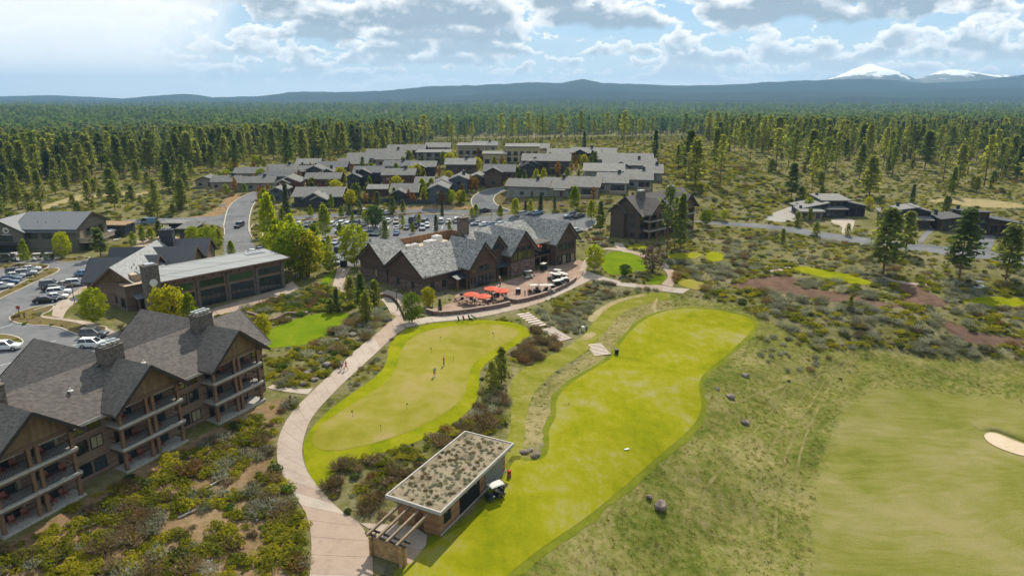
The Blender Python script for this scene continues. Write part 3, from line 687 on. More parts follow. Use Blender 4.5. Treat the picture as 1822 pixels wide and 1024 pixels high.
# ---- far hills, mountains
def ridge(name, D, pts, base_v, mat, depth, seed, rough=1.0):
    """a range of hills with its crest seen at the given photo pixels, D metres away"""
    r_ = random.Random(seed); us = np.linspace(pts[0][0], pts[-1][0], 420)
    vs = np.interp(us, [p[0] for p in pts], [p[1] for p in pts])
    from mathutils import noise as mn
    rowsV = []; NR = 26
    for q in range(NR+1):
        s = q/NR; row = []
        for u, v in zip(us, vs):
            a = (u-911)/F; bb = -(v-512)/F; dd = (math.cos(PT)+bb*math.sin(PT)); dz = -math.sin(PT)+bb*math.cos(PT)
            y = D+depth*(s-.62); x = a/dd*D*(1+.15*(s-.62)*depth/D)
            ztop = H+dz/dd*D
            prof = math.sin(min(1, s/.62)*math.pi/2)**1.3 if s < .62 else math.cos((s-.62)/.38*math.pi/2)**.8
            nz = mn.fractal(Vector((x/(depth*.3), y/(depth*.25), seed)), 1, 2, 5)
            z = -20+(ztop+20)*prof*(1+.05*rough*nz*(1-abs(s-.62)*.5)) + rough*6*mn.noise(Vector((x/90, y/90, seed)))*(prof > .1)
            row.append((x, y, z))
        rowsV.append(row)
    V = np.array(rowsV).reshape(-1, 3); n = len(us)
    i, j = np.meshgrid(np.arange(NR), np.arange(n-1), indexing='ij'); a = (i*n+j).ravel()
    return tag(link(name, np_mesh(name, V, np.column_stack([a, a+1, a+n+1, a+n]), mat, smooth=True)), kind='structure')
m, t, bs = principled('far_forest_cover')
p_ = wpos(t); q_ = t.vmath('MULTIPLY', p_, (1, .6, 1))
fn = t.math('ADD', t.math('MULTIPLY', t.noise(q_, .004, 5, .65), .6), t.math('MULTIPLY', t.noise(q_, .05, 4, .7), .4))
setp(t, bs, Base_Color=t.ramp(fn, [(.3, (.004, .014, .014)), (.55, (.009, .027, .020)), (.75, (.026, .048, .024))]), Roughness=1, Specular_IOR_Level=.05)
M_hill = m
m, t, bs = principled('snow_and_rock')
p_ = wpos(t); sx = t.new('ShaderNodeSeparateXYZ'); t.put(sx.inputs[0], p_)
nn = t.noise(t.vmath('MULTIPLY', p_, (1, .5, 2.2)), .0065, 6, .7)
lim = t.step(t.math('ADD', t.math('MULTIPLY', t.math('SUBTRACT', sx.outputs[2], 245), .0045), t.math('MULTIPLY', t.math('SUBTRACT', nn, .5), 1.6)), -.12, .10)
setp(t, bs, Base_Color=t.mix(lim, (.012, .03, .03), t.ramp(nn, [(.30, (.30, .34, .38)), (.36, (.9, .9, .9)), (1, (.92, .92, .92))])), Roughness=.8)
M_snow = m
ridge('snow_mountain', 7600, [(1380, 170), (1420, 150), (1470, 143), (1500, 131), (1530, 119), (1548, 114), (1572, 123), (1606, 139), (1640, 147), (1700, 165)], 170, M_snow, 1800, 5, 1.8)
ridge('snow_mountain', 7400, [(1540, 172), (1590, 152), (1625, 142), (1660, 133), (1695, 124), (1712, 126), (1740, 131), (1800, 134), (1870, 133), (2000, 150), (2100, 170)], 170, M_snow, 1700, 9, 1.8)
ridge('hills', 6300, [(-400, 178), (-150, 176), (0, 172), (90, 170), (140, 172), (230, 176), (330, 167), (370, 174), (470, 171), (540, 163), (600, 164), (680, 162), (760, 154), (860, 152), (940, 147), (1000, 148), (1035, 140), (1070, 148), (1140, 150), (1210, 153), (1300, 150), (1400, 144), (1450, 142), (1500, 141), (1560, 142), (1640, 148), (1740, 145), (1830, 133), (1950, 130), (2300, 150)], 172, M_hill, 1900, 1)
ridge('hills', 4900, [(-500, 181), (0, 178), (300, 182), (520, 181), (640, 178), (780, 173), (920, 163), (1010, 160), (1120, 163), (1200, 166), (1300, 164), (1400, 160), (1480, 163), (1560, 164), (1660, 160), (1800, 156), (2000, 160), (2300, 170)], 178, M_hill, 1400, 2)
ridge('hills', 3800, [(-500, 187), (0, 185), (350, 189), (640, 186), (820, 178), (960, 174), (1060, 175), (1200, 177), (1330, 178), (1420, 176), (1520, 172), (1650, 174), (1800, 172), (2300, 178)], 182, M_hill, 1100, 3)
# ---- the air
mh = bpy.data.materials.new('haze_air'); mh.use_nodes = True; t = NT(mh.node_tree); t.n.clear()
pv = t.new('ShaderNodeVolumePrincipled'); pv.inputs['Color'].default_value = (.40, .68, 1, 1); pv.inputs['Density'].default_value = 8.5e-5; pv.inputs['Anisotropy'].default_value = .1
t.l.new(pv.outputs[0], t.new('ShaderNodeOutputMaterial').inputs['Volume'])
mb = MB(); mb.box(-17000, 17000, -1000, 15800, -60, 470); tag(mb.build('haze', mh), kind='stuff')
# ================================================================== BUILDING KIT
def clad(name, c, kind='lap', pitch=.2, rough=.8, var=.25):
    """wall and roof cladding: rows by height (lap, shingle), upright boards (batten, seam), or rubble stone"""
    m, t, b = principled(name)
    co = t.new('ShaderNodeTexCoord').outputs['Object']; s = t.new('ShaderNodeSeparateXYZ'); t.put(s.inputs[0], co)
    al = t.math('ADD', s.outputs[0], s.outputs[1])
    lo = tuple(x*(1-var) for x in c); hi = tuple(min(1, x*(1+var)) for x in c)
    bn = t.new('ShaderNodeBump'); bn.inputs['Strength'].default_value = .6; bn.inputs['Distance'].default_value = .03
    if kind in ('lap', 'batten', 'seam'):
        q = s.outputs[2] if kind == 'lap' else al
        fr = t.math('FRACT', t.math('DIVIDE', q, pitch)); row = t.math('FLOOR', t.math('DIVIDE', q, pitch))
        wn = t.new('ShaderNodeTexWhiteNoise', noise_dimensions='1D'); t.put(wn.inputs['W'], row)
        g = t.noise(co, 2.2, 4, .6)
        f = t.math('ADD', t.math('MULTIPLY', wn.outputs[0], .35 if kind != 'seam' else .1), t.math('MULTIPLY', g, .65))
        cc = t.ramp(f, [(.25, lo), (.7, hi)])
        ln = t.step(fr, .0, .12)
        cc = t.mix(ln, tuple(x*.45 for x in c) if kind != 'seam' else tuple(min(1, x*1.5) for x in c), cc)
        t.put(bn.inputs['Height'], ln)
    elif kind == 'shingle':
        row = t.math('FLOOR', t.math('DIVIDE', s.outputs[2], pitch*.6)); fr = t.math('FRACT', t.math('DIVIDE', s.outputs[2], pitch*.6))
        cb = t.new('ShaderNodeCombineXYZ'); t.put(cb.inputs[0], t.math('FLOOR', t.math('DIVIDE', t.math('ADD', al, t.math('MULTIPLY', row, .37)), pitch*1.2))); t.put(cb.inputs[1], row)
        wn = t.new('ShaderNodeTexWhiteNoise', noise_dimensions='2D'); t.put(wn.inputs['Vector'], cb.outputs[0])
        f = t.math('ADD', t.math('MULTIPLY', wn.outputs[0], .8), t.math('MULTIPLY', t.noise(co, .5, 4, .6), .2))
        cc = t.ramp(f, [(.1, lo), (.9, hi)])
        cc = t.mix(t.step(fr, 0, .18), tuple(x*.55 for x in c), cc)
        t.put(bn.inputs['Height'], fr)
    else:                                        # stone
        v = t.new('ShaderNodeTexVoronoi'); t.put(v.inputs['Vector'], t.vmath('MULTIPLY', co, (1, 1, 1.6))); v.inputs['Scale'].default_value = 1/pitch
        v2 = t.new('ShaderNodeTexVoronoi', feature='DISTANCE_TO_EDGE'); t.put(v2.inputs['Vector'], t.vmath('MULTIPLY', co, (1, 1, 1.6))); v2.inputs['Scale'].default_value = 1/pitch
        sc_ = t.new('ShaderNodeSeparateColor'); t.put(sc_.inputs[0], v.outputs['Color'])
        cc = t.ramp(sc_.outputs[0], [(.1, lo), (.5, c), (.9, hi)])
        ed = t.step(v2.outputs[0], .0, .10); cc = t.mix(ed, tuple(x*.4 for x in c), cc); t.put(bn.inputs['Height'], ed)
    setp(t, b, Base_Color=cc, Roughness=rough, Specular_IOR_Level=.25); t.put(b.inputs['Normal'], bn.outputs[0])
    return m
def glass(name, c, rough=.06, spec=.6):
    m, t, b = principled(name)
    n = t.noise(t.new('ShaderNodeTexCoord').outputs['Object'], .8, 3)
    f = t.math('ADD', t.math('MULTIPLY', n, .5), t.math('MULTIPLY', objrand(t), .5))
    setp(t, b, Base_Color=t.ramp(f, [(.2, tuple(x*.4 for x in c)), (.8, tuple(x*1.5 for x in c))]), Roughness=rough, Specular_IOR_Level=spec)
    return m
K = dict(
 glass=glass('window_glass', (.03, .04, .045)), green_glass=glass('green_tinted_glass', (.035, .075, .03)), olive_glass=glass('olive_reflecting_glass', (.14, .13, .03)), blind=plain('window_blind', (.27, .24, .15), .4),
 dark=plain('dark_bronze_trim', (.035, .030, .027), .6), trim=plain('brown_timber_trim', (.13, .085, .055), .7), post=plain('timber_post', (.175, .105, .062), .75), white=plain('pale_flashing', (.62, .60, .56), .5),
 slab=plain('balcony_concrete', (.37, .345, .305), .8), iron=plain('black_iron', (.012, .012, .014), .5, .3), steel=plain('galvanised_vent', (.42, .44, .46), .35, .7), dkin=plain('interior_shade', (.012, .010, .010), .9),  # the last, near-black, stands in for shade inside doorways and openings
 condo_wall=clad('condo_shingle_wall', (0.188, 0.131, 0.094), 'lap', .19), condo_shaded=clad('shaded_shingle_wall', (.085, .062, .048), 'lap', .19), condo_batten=clad('condo_batten_gable', (.165, .115, .062), 'batten', .35), condo_roof=clad('condo_shingle_roof', (.140, .122, .108), 'shingle', .28, var=.26), stone=clad('field_stone', (.150, .128, .110), 'stone', .38),  # second copy of the condo wall is darker, its shade put into the colour
 club_roof=clad('clubhouse_tile_roof', (.265, .258, .238), 'shingle', .30, var=.55), club_wall=clad('clubhouse_log_wall', (0.097, 0.065, 0.049), 'lap', .30), club_stone=clad('clubhouse_stone', (0.169, 0.122, 0.098), 'stone', .5, var=.4), fence=clad('screen_boards', (.27, .15, .075), 'batten', .3),
 metal_roof=clad('dark_seam_roof', (.050, .056, .066), 'seam', .5, .55, .15), lodge_roof=clad('pale_seam_roof', (.26, .265, .26), 'shingle', .5, .6, .18), lodge_wall=clad('lodge_brown_wall', (0.188, 0.135, 0.099), 'lap', .22), tanroof=plain('tan_membrane', (.46, .36, .25), .8),
 shop_roof=clad('grey_seam_roof', (.165, .17, .178), 'seam', .6, .5, .1), shop_wall=clad('shop_olive_wall', (0.143, 0.130, 0.101), 'lap', .22),
 tan=clad('tan_siding', (.30, .255, .20), 'lap', .22), grey=clad('grey_siding', (.24, .235, .215), 'lap', .22), drk=clad('charcoal_siding', (.052, .054, .058), 'lap', .22), brown=clad('brown_siding', (.10, .066, .050), 'lap', .22), red=clad('russet_siding', (.15, .068, .048), 'lap', .22),
 yellow=clad('buff_siding', (.42, .36, .22), 'lap', .25), blue=clad('slate_siding', (.085, .10, .118), 'lap', .22), rgrey=clad('grey_shingles', (.140, .136, .125), 'shingle', .5, var=.2), rdark=clad('slate_shingles', (.108, .108, .110), 'shingle', .5, var=.2), rpale=clad('pale_shingles', (.18, .174, .158), 'shingle', .5, var=.16),
 brownroof=plain('planted_brown_roof', (.27, .175, .09), .9, 0, .25, 1), orange=plain('cedar_fascia', (.36, .17, .065), .7), door=plain('brown_door', (.11, .06, .035), .6), fasc=plain('pale_fascia', (.40, .37, .32), .7),
)
_wm = {}
def window(parent, loc, rz, w_, h_, cols=2, rows=1, pane='glass', frame='dark', name='window'):
    k = (round(w_, 2), round(h_, 2), cols, rows, frame)
    if k not in _wm:
        mb = MB(); t_ = .09; d = .10
        mb.box(-w_/2, w_/2, -d, 0, 0, t_); mb.box(-w_/2, w_/2, -d, 0, h_-t_, h_)
        mb.box(-w_/2, -w_/2+t_, -d, 0, t_, h_-t_); mb.box(w_/2-t_, w_/2, -d, 0, t_, h_-t_)
        for c in range(1, cols): x = -w_/2+w_*c/cols; mb.box(x-.03, x+.03, -d*.8, 0, t_, h_-t_)
        for r_ in range(1, rows): z = h_*r_/rows; mb.box(-w_/2+t_, w_/2-t_, -d*.7, 0, z-.03, z+.03)
        p = MB(); p.box(-w_/2+t_*.5, w_/2-t_*.5, -.035, -.012, t_*.5, h_-t_*.5)
        _wm[k] = (mb.mesh('window', K[frame]), p)
    me, pm = _wm[k]
    if (k, pane) not in _wm: _wm[(k, pane)] = pm.mesh('pane', K[pane])
    o = link(name, me, parent, loc, rz); link('pane', _wm[(k, pane)], o)
    return o
def pent(x0, x1, y0, y1, zb, ze, zr, axis):
    """closed gable-ended wall block; axis is the way the ridge runs"""
    mb = MB()
    if axis == 'x': ym = (y0+y1)/2; mb.prism([(x0, y0, zb), (x0, y1, zb), (x0, y1, ze), (x0, ym, zr), (x0, y0, ze)], (x1-x0, 0, 0))
    else: xm = (x0+x1)/2; mb.prism([(x0, y0, zb), (x0, y0, ze), (xm, y0, zr), (x1, y0, ze), (x1, y0, zb)], (0, y1-y0, 0))
    return mb
def groof(x0, x1, y0, y1, ze, zr, axis, t_=.28, ridge=None):
    """gable roof of two thick slopes; x0..y1 are the eaves, ze their height"""
    mb = MB()
    def tr(a, b, z): return (a, b, z) if axis == 'x' else (b, a, z)
    a0, a1, b0, b1 = (x0, x1, y0, y1) if axis == 'x' else (y0, y1, x0, x1)
    bm_ = (b0+b1)/2 if ridge is None else ridge
    for (be, s) in ((b0, 1), (b1, -1)):
        pts = [tr(a0, be, ze), tr(a0, bm_, zr), tr(a0, bm_, zr-t_*1.25), tr(a0, be, ze-t_)]
        mb.prism(pts, (a1-a0, 0, 0) if axis == 'x' else (0, a1-a0, 0))
    return mb
def fixn(o):
    bm = bmesh.new(); bm.from_mesh(o.data); bmesh.ops.recalc_face_normals(bm, faces=bm.faces); bm.to_mesh(o.data); bm.free(); return o
def wing(root, x0, x1, y0, y1, zb, ze, zr, axis, wall, roof, oh=.7, end_oh=.7, fascia='dark', loc=(0, 0, 0), rz=0, walls=True, back_to=None):
    """walls, roof and fascia boards of one gabled volume, as parts of root"""
    o = None
    if walls: o = fixn(pent(x0, x1, y0, y1, zb, ze, zr-.05, axis).build('wall', K[wall], root, loc, rz))
    hw = ((y1-y0) if axis == 'x' else (x1-x0))/2; sl = (zr-ze)/hw
    if axis == 'x': X0, X1, Y0, Y1 = x0-end_oh, x1+end_oh, y0-oh, y1+oh
    else: X0, X1, Y0, Y1 = x0-oh, x1+oh, y0-end_oh, y1+end_oh
    if back_to is not None: Y1 = back_to
    zee = ze-oh*sl+.30; zrr = zr+.32
    r_ = fixn(groof(X0, X1, Y0, Y1, zee, zrr, axis).build('roof', K[roof], root, loc, rz))
    for e in ((X0-.04, X1+.04) if axis == 'x' else (Y0-.04, Y1+.04)):
        if back_to is not None and e == Y1+.04: continue
        for s in (0, 1):
            if axis == 'x': b = Y0 if s == 0 else Y1; p, q = (e, b, zee-.14), (e, (Y0+Y1)/2, zrr-.17)
            else: b = X0 if s == 0 else X1; p, q = (b, e, zee-.14), ((X0+X1)/2, e, zrr-.17)
            f = MB(); f.beam(p, q, .09, .36); f.build('fascia', K[fascia], root, loc, rz)
    return o, r_
def chimney(root, x, y, z0, z1, sx, sy, mat='stone', flues=4, loc=(0, 0, 0), rz=0):
    mb = MB(); mb.box(x-sx/2, x+sx/2, y-sy/2, y+sy/2, z0, z1); mb.box(x-sx/2-.12, x+sx/2+.12, y-sy/2-.12, y+sy/2+.12, z1, z1+.16)
    c = mb.build('chimney', K[mat], root, loc, rz)
    nx_ = (flues+1)//2
    for k in range(flues):
        fx = x-sx/2+sx*(.5+k % nx_)/nx_; fy = y+sy*(.25 if k >= nx_ else -.25) if flues > 1 else y
        f = MB(); f.tube((fx, fy, z1+.163), (fx, fy, z1+.5), .15, 7); f.tube((fx, fy, z1+.5), (fx, fy, z1+.62), .30, 7); f.build('flue', K['steel'], c)
    return c

# ================================================================== BALCONY BLOCKS
_rail = {}
def railing(root, x0, x1, y, z):
    k = round(x1-x0, 2)
    if k not in _rail:
        mb = MB(); L = x1-x0; mb.box(0, L, -.03, .03, 1.02, 1.08); mb.box(0, L, -.02, .02, .08, .12)
        b = MB(); n = int(L/.13)
        for q in range(n+1): x = L*q/n; b.box(x-.011, x+.011, -.011, .011, .12, 1.02)
        _rail[k] = (mb.mesh('railing', K['iron']), b.mesh('baluster', K['iron']))
    o = link('railing', _rail[k][0], root, (x0, y, z)); tag(link('balusters', _rail[k][1], o), kind='stuff')
CHAIRS = []
def condo(name, label, loc, ang, x0, x1, bays, rear, yb=11.0, end_windows=False, chairs=True, wl='condo_wall'):
    root = empty(name, label, 'building', loc, ang)
    fixn(pent(x0, x1, 2.3, yb, -1.5, 8.2, 8.2+(yb-2.3)/2*.82, 'x').build('wall', K[wl], root))
    ym = (2.3+yb)/2; zr = 8.2+(ym-2.3)*.82+.3; zee = 8.2-1.0*.82+.3
    fixn(groof(x0-.8, x1+.8, 1.3, yb+1.0, zee, zr, 'x').build('roof', K['condo_roof'], root))
    g = MB(); g.box(x0-.8, x1+.8, 1.22, 1.30, zee-.36, zee+.02); g.build('gutter', K['fasc'], root)
    for e in (x0-.84, x1+.84):
        f = MB(); f.beam((e, 1.3, zee-.15), (e, ym, zr-.17), .09, .38); f.beam((e, yb+1, zee-.15), (e, ym, zr-.17), .09, .38); f.build('fascia', K['dark'], root)
    for b in bays:
        xm = b+4.25
        for fl, z in enumerate((.15, 3.05, 5.95)):
            s = MB(); s.box(b-.15, b+8.65, -.15, 2.29, z-.32, z); s.build('balcony_slab', K['slab'], root)
            if fl: s = MB(); s.box(b-.13, b+8.63, -.08, 2.2, z-.62, z-.325); s.build('balcony_beam', K['trim'], root)
            top = (2.43, 5.33, 8.05)[fl]
            for px in (b+.25, xm-.42, xm+.42, b+8.25):
                p = MB(); p.box(px-.19, px+.19, .08, .46, z+.002, top); p.build('post', K['post'], root)
            for (a, c) in ((b+.47, xm-.64), (xm+.64, b+8.03)):
                if fl: railing(root, a, c, .15, z)
                window(root, ((a+c)/2-.1, 2.295, z+.02), 0, 2.5, 2.15, 2, 1, 'glass')
                if rnd.random() < .35:
                    cu = MB(); cu.box(c-.55, c-.02, 2.24, 2.29, z+.05, z+2.1); cu.build('curtain', K['blind'], root)
            for px in (b+.02, b+8.48):       # side rails back to the wall
                if fl:
                    r_ = MB(); r_.box(px-.025, px+.025, .5, 2.28, z+1.02, z+1.08); r_.box(px-.02, px+.02, .5, 2.28, z+.5, z+.53); r_.build('side_rail', K['iron'], root)
        s = MB(); s.box(b-.2, b+8.7, .02, .34, 8.05, 8.45); s.build('gable_beam', K['trim'], root)
        hw = 4.25; rise = hw*.82
        gb = MB(); gb.prism([(b-.1, .1, 8.452), (b+8.6, .1, 8.452), (xm, .1, 8.45+rise)], (0, .14, 0)); fixn(gb.build('gable_panel', K['condo_batten'], root))
        for q in (-.95, .95):
            br = MB(); br.beam((xm+q*4.1, -.9, 8.1), (xm+q*4.1, .1, 8.1), .2, .25); br.build('bracket', K['trim'], root)
        br = MB(); br.beam((xm, -1.0, 8.3+rise-.1), (xm, .1, 8.3+rise-.1), .2, .25); br.build('bracket', K['trim'], root)
        ze_ = 8.45-.9*.82+.22
        fixn(groof(b-.9, b+9.4, -1.1, ym-.02, ze_, 8.45+rise+.35, 'y').build('roof', K['condo_roof'], root))
        for (p, q) in (((b-.9, -1.15, ze_-.15), (xm, -1.15, 8.45+rise+.17)), ((b+9.4, -1.15, ze_-.15), (xm, -1.15, 8.45+rise+.17))):
            f = MB(); f.beam(p, q, .1, .36); f.build('fascia', K['dark'], root)
        chimney(root, xm-.2, ym-1.0, 10.4, 13.7, 2.5, 1.7, 'stone', 8)
        if chairs:
            for fl, z in enumerate((.15, 3.05, 5.95)):
                for (a, c) in ((b+.6, xm-.6), (xm+.6, b+8.1)):
                    for q in range(rnd.choice((1, 2))):
                        CHAIRS.append((root, a+.7+q*1.5+rnd.random()*.3, 1.15+rnd.random()*.3, z, rnd.uniform(-.4, .4)))
    xs = [x0]+[q for b in bays for q in (b-.3, b+8.8)]+[x1]
    for a, c in zip(xs[0::2], xs[1::2]):
        if c-a < 1.2: continue
        ws = [(a+c)/2] if c-a < 3.4 else [a+(c-a)*.30, a+(c-a)*.74]
        for q, wx in enumerate(ws):
            for z in (.75, 3.6, 6.0):
                window(root, (wx, 2.295, z), 0, 1.9 if q == 0 else 1.5, 1.55, 2, 1, 'olive_glass' if z > 5 else rnd.choice(('glass', 'glass', 'blind')))
    for (rx, ry, hwid) in rear:
        wing(root, rx-hwid, rx+hwid, ym, ry, -1.5, 8.2, 8.2+hwid*.72, 'y', 'condo_wall', 'condo_roof', .8, .7)
    for k in range(4):
        vx = x0+(x1-x0)*(.15+.22*k); v = MB(); v.tube((vx, ym-2.2, 9.6), (vx, ym-2.2, 10.9), .07, 6); v.tube((vx, ym-2.2, 10.5), (vx, ym-2.2, 10.56), .3, 6); v.build('roof_vent', K['white'], root)
    if end_windows:
        for z in (.8, 3.7, 6.4):
            for yy in (5, 8.5): window(root, (x0-.005, yy, z), -math.pi/2, 1.4, 1.3)
        wing(root, x0-1.2, x0+3, 7.5, 12.6, -1.5, 8.0, 10.2, 'x', wl, 'condo_roof', .6, .5)
    return root
CA = math.atan2(.909, .416)
condo('condo_building', 'long three storey brown balcony building with three stone chimneys beside the parking lot', (-51.36, 59.67, 0), CA, -4.2, 38.6, [0, 13.7, 27.4], [(17.6, 19.5, 5.6), (32.2, 18.2, 5.6)])
condo('condo_building', 'shaded brown three storey balcony building behind tall pines right of the clubhouse', (40.0, 200.3, 1.0), R(44), 0, 30, [1.6, 17.6], [], 13, True, False, 'condo_shaded')  # same wall as the first block, with shade painted into its colour
block([(-54, 54), (-50.6, 59.2), (-35.2, 92.5), (-48, 104), (-75, 80)], .4)
block([(28, 212), (40, 199), (64, 222), (52, 234)], 1)

# ================================================================== CLUBHOUSE
CO = Vector((-19.7, 145.0, 0)); CAng = math.atan2(.731, .682)
club = empty('clubhouse', 'large dark timber clubhouse with grey tiled gables and stone chimney above the terrace', 'building', CO, CAng)
def cw(x, y, z=0): c, s = math.cos(CAng), math.sin(CAng); return Vector((CO.x+c*x-s*y, CO.y+s*x+c*y, z))
wing(club, 1.0, 15.5, 1.0, 13.7, -1, 4.8, 9.3, 'x', 'club_wall', 'club_roof', .9, .9)
wing(club, 1.8, 9.0, 15.2, 26.0, -1, 4.6, 8.9, 'x', 'club_wall', 'club_roof', .9, .9)
f = MB(); f.box(9.05, 27, 13.75, 25, -1, 5.6); f.build('wall', K['club_wall'], club)
f = MB(); f.box(9.05, 27, 13.75, 24.8, 5.605, 5.8); f.build('flat_roof', K['tanroof'], club)
f = MB(); f.box(9.0, 31, 25.0, 25.25, 3.5, 7.7); f.box(31, 31.25, 17, 25.25, 3.5, 7.7); f.build('screen_wall', K['fence'], club)
for (x, y, sx, sy, h) in ((12, 20, 2.4, 1.6, 1.2), (15.5, 21.5, 1.6, 1.6, .8), (18.5, 19, 3, 2, 1.6), (22.5, 21, 2.2, 1.8, 2.0), (22, 17.5, 2.5, 1.4, .8), (14, 16.5, 1.4, 1.4, .7)):
    f = MB(); f.box(x-sx/2, x+sx/2, y-sy/2, y+sy/2, 5.81, 5.8+h); f.box(x-sx*.3, x+sx*.3, y-sy*.3, y+sy*.3, 5.8+h, 5.95+h); f.build('rooftop_unit', K['white'], club)
wing(club, 11.9, 20.3, -2.6, 8, -1, 5.6, 10.3, 'y', 'club_wall', 'club_roof', .8, .9, back_to=8)           # first cross gable
wing(club, 20.9, 26.6, .3, 8.2, -1, 7.0, 10.3, 'y', 'club_wall', 'club_roof', .6, .9, back_to=8.2)          # small gable
wing(club, 26.0, 34.6, -2.4, 8.2, -1, 6.2, 10.9, 'y', 'club_wall', 'club_roof', .8, 1.0, back_to=8.6)       # tall cross gable
wing(club, 42.0, 50.4, -3.4, 12, -1, 6.7, 11.0, 'y', 'club_wall', 'club_roof', .9, 1.0)                      # east wing
wing(club, 20, 43, 2.6, 15.5, -1, 6.4, 10.6, 'x', 'club_wall', 'club_roof', .8, .1)                          # main range
chimney(club, 20.6, 8.8, 8.6, 14.2, 2.3, 1.8, 'club_stone', 1)
# stone base courses stand proud of the log walls
for (x0, x1, y0, y1, h) in ((.9, 12, .88, .99, 2.5), (.88, .99, 1.0, 13.7, 2.5), (1.68, 1.79, 15.2, 26, 2.4), (11.8, 20.4, -2.72, -2.61, 1.1), (25.9, 34.7, -2.52, -2.41, 3.6), (25.88, 25.99, -2.4, 2.6, 3.6), (41.9, 50.5, -3.52, -3.41, 1.0)):
    f = MB(); f.box(x0, x1, y0, y1, -1, h); f.build('stone_base', K['club_stone'], club)
for x in (3.5, 7.0): window(club, (x, .875, .9), 0, 1.1, 1.7, 1)
for y in (4.5, 9.8): window(club, (.87, y, 1.1), -math.pi/2, 1.0, 1.6, 1)
window(club, (1.67, 19.3, 1.0), -math.pi/2, 1.2, 1.9, 1, 1, 'blind')
for x in (12.8, 14.0, 15.2, 16.4, 17.6, 18.8): window(club, (x, -2.725, 1.15 if x in (12.8, 18.8) else .05), 0, 1.05, 1.5 if x in (12.8, 18.8) else 2.6, 1, 2)
for x in (13.2, 15.4, 17.4): window(club, (x, -2.605, 3.6), 0, 1.5, 1.4, 2, 2, 'olive_glass' if x < 14 else 'glass')
for z in (7.2,): window(club, (23.75, .295, z), 0, 1.8, 1.3, 2)
for x in (27.5, 29.2, 30.9, 32.6): window(club, (x, -2.405, 4.0), 0, 1.55, 2.0, 2, 2, 'olive_glass')
for x in (28.2, 30.3, 32.4): window(club, (x, -2.405, 6.15), 0, 1.5, 1.0, 2)
for x in (43.4, 45.2, 47.0, 48.8): window(club, (x, -3.405, 4.0), 0, 1.4, 1.8, 2)
for x in (43.4, 45.2, 47.0, 48.8): window(club, (x, -3.525, .3), 0, 1.5, 2.4, 2, 1, 'blind' if x in (45.2, 48.8) else 'glass')
for (x, y, h) in ((22.2, .29, 2.6), (24.2, .29, 2.6), (25.4, .29, 2.4)):
    f = MB(); f.box(x-.6, x+.6, y-.08, y, 0, h); d = f.build('door', K['door'] if x == 24.2 else K['dkin'], club)
# blue metal porch, entrance roof, upper deck with pergola
for (x0, x1, y0, y1, z0, z1) in ((8.3, 11.8, -2.3, .85, 2.9, 3.7), (20.5, 25.8, -2.2, .2, 3.2, 4.0)):
    f = MB(); f.hexa([(x0, y0, z0-.1), (x1, y0, z0-.1), (x1, y1, z1-.1), (x0, y1, z1-.1), (x0, y0, z0), (x1, y0, z0), (x1, y1, z1), (x0, y1, z1)])
    f.build('porch_roof', K['metal_roof'], club)
    for x in (x0+.3, x1-.3):
        f = MB(); f.box(x-.15, x+.15, y0+.2, y0+.5, -.3, z0-.04); f.build('post', K['post'], club)
f = MB(); f.box(34.75, 41.85, -1.5, 2.5, 3.0, 3.35); f.build('deck', K['trim'], club)
f = MB(); f.box(34.8, 41.8, -1.4, -1.25, 3.4, 4.4); f.build('deck_railing', K['iron'], club)
for x in (35.1, 38.3, 41.5):
    f = MB(); f.box(x-.16, x+.16, -1.3, -.98, -.5, 6.3); f.build('post', K['post'], club)
f = MB(); f.box(34.7, 41.9, -1.34, -1.0, 6.3, 6.6); f.build('pergola_beam', K['post'], club)
for k in range(8):
    x = 35.1+k*.92; f = MB(); f.box(x-.09, x+.09, -1.9, 2.5, 6.605, 6.85); f.build('pergola_rafter', K['slab'], club)
f = MB(); f.box(36, 40.8, 2.5, 2.58, .0, 2.6); f.build('garage_shade_panel', K['dkin'], club)  # near-black panel on a solid wall, shade under the deck painted in
for (x, y) in ((1, 1), (11, 1), (12, -2.8), (20.2, -2.8), (26, -2.6), (34.6, -2.6), (42.2, -3.6), (50.2, -3.6)):
    f = MB(); f.beam((x, y-.2, 4.6), (x, y-1.0, 4.6), .2, .25); f.build('bracket', K['post'], club)
block([cw(0, 0)[:2], cw(12, 0)[:2], cw(12, -4)[:2], cw(51, -5)[:2], cw(51, 16)[:2], cw(32, 27)[:2], cw(1, 27)[:2]], .5)

# ================================================================== LODGE (left of the clubhouse)
LA = R(48.5); LO = Vector((-70.6, 132.3, 0))
lodge = empty('lodge', 'brown lodge with a long glazed hall and dark seamed metal roofs by the parking lot', 'building', LO, LA)
def lw(x, y): c, s = math.cos(LA), math.sin(LA); return Vector((LO.x+c*x-s*y, LO.y+s*x+c*y))
def ll(p): d = Vector(p[:2])-LO.xy; c, s = math.cos(LA), math.sin(LA); return (c*d.x+s*d.y, -s*d.x+c*d.y)
f = MB(); f.prism([(0, 0, -1), (0, 9.5, -1), (0, 9.5, 6.9), (0, 0, 6.7)], (27, 0, 0)); fixn(f.build('wall', K['lodge_wall'], lodge))
f = MB(); f.prism([(-1, -1.3, 6.95), (-1, 10.2, 7.5), (-1, 10.2, 7.85), (-1, -1.3, 7.3)], (29.3, 0, 0)); fixn(f.build('roof', K['lodge_roof'], lodge))
f = MB(); f.box(-1.02, 28.32, -1.4, -1.305, 6.93, 7.38); f.box(28.31, 28.4, -1.3, 10.2, 7.0, 7.5); f.build('fascia', K['trim'], lodge)
for k in range(5):
    f = MB(); f.box(24+k*.95-1.8, 24.55+k*.95-1.8, 6.4, 8.6, 7.62, 7.86); f.build('skylight', K['steel'], lodge)
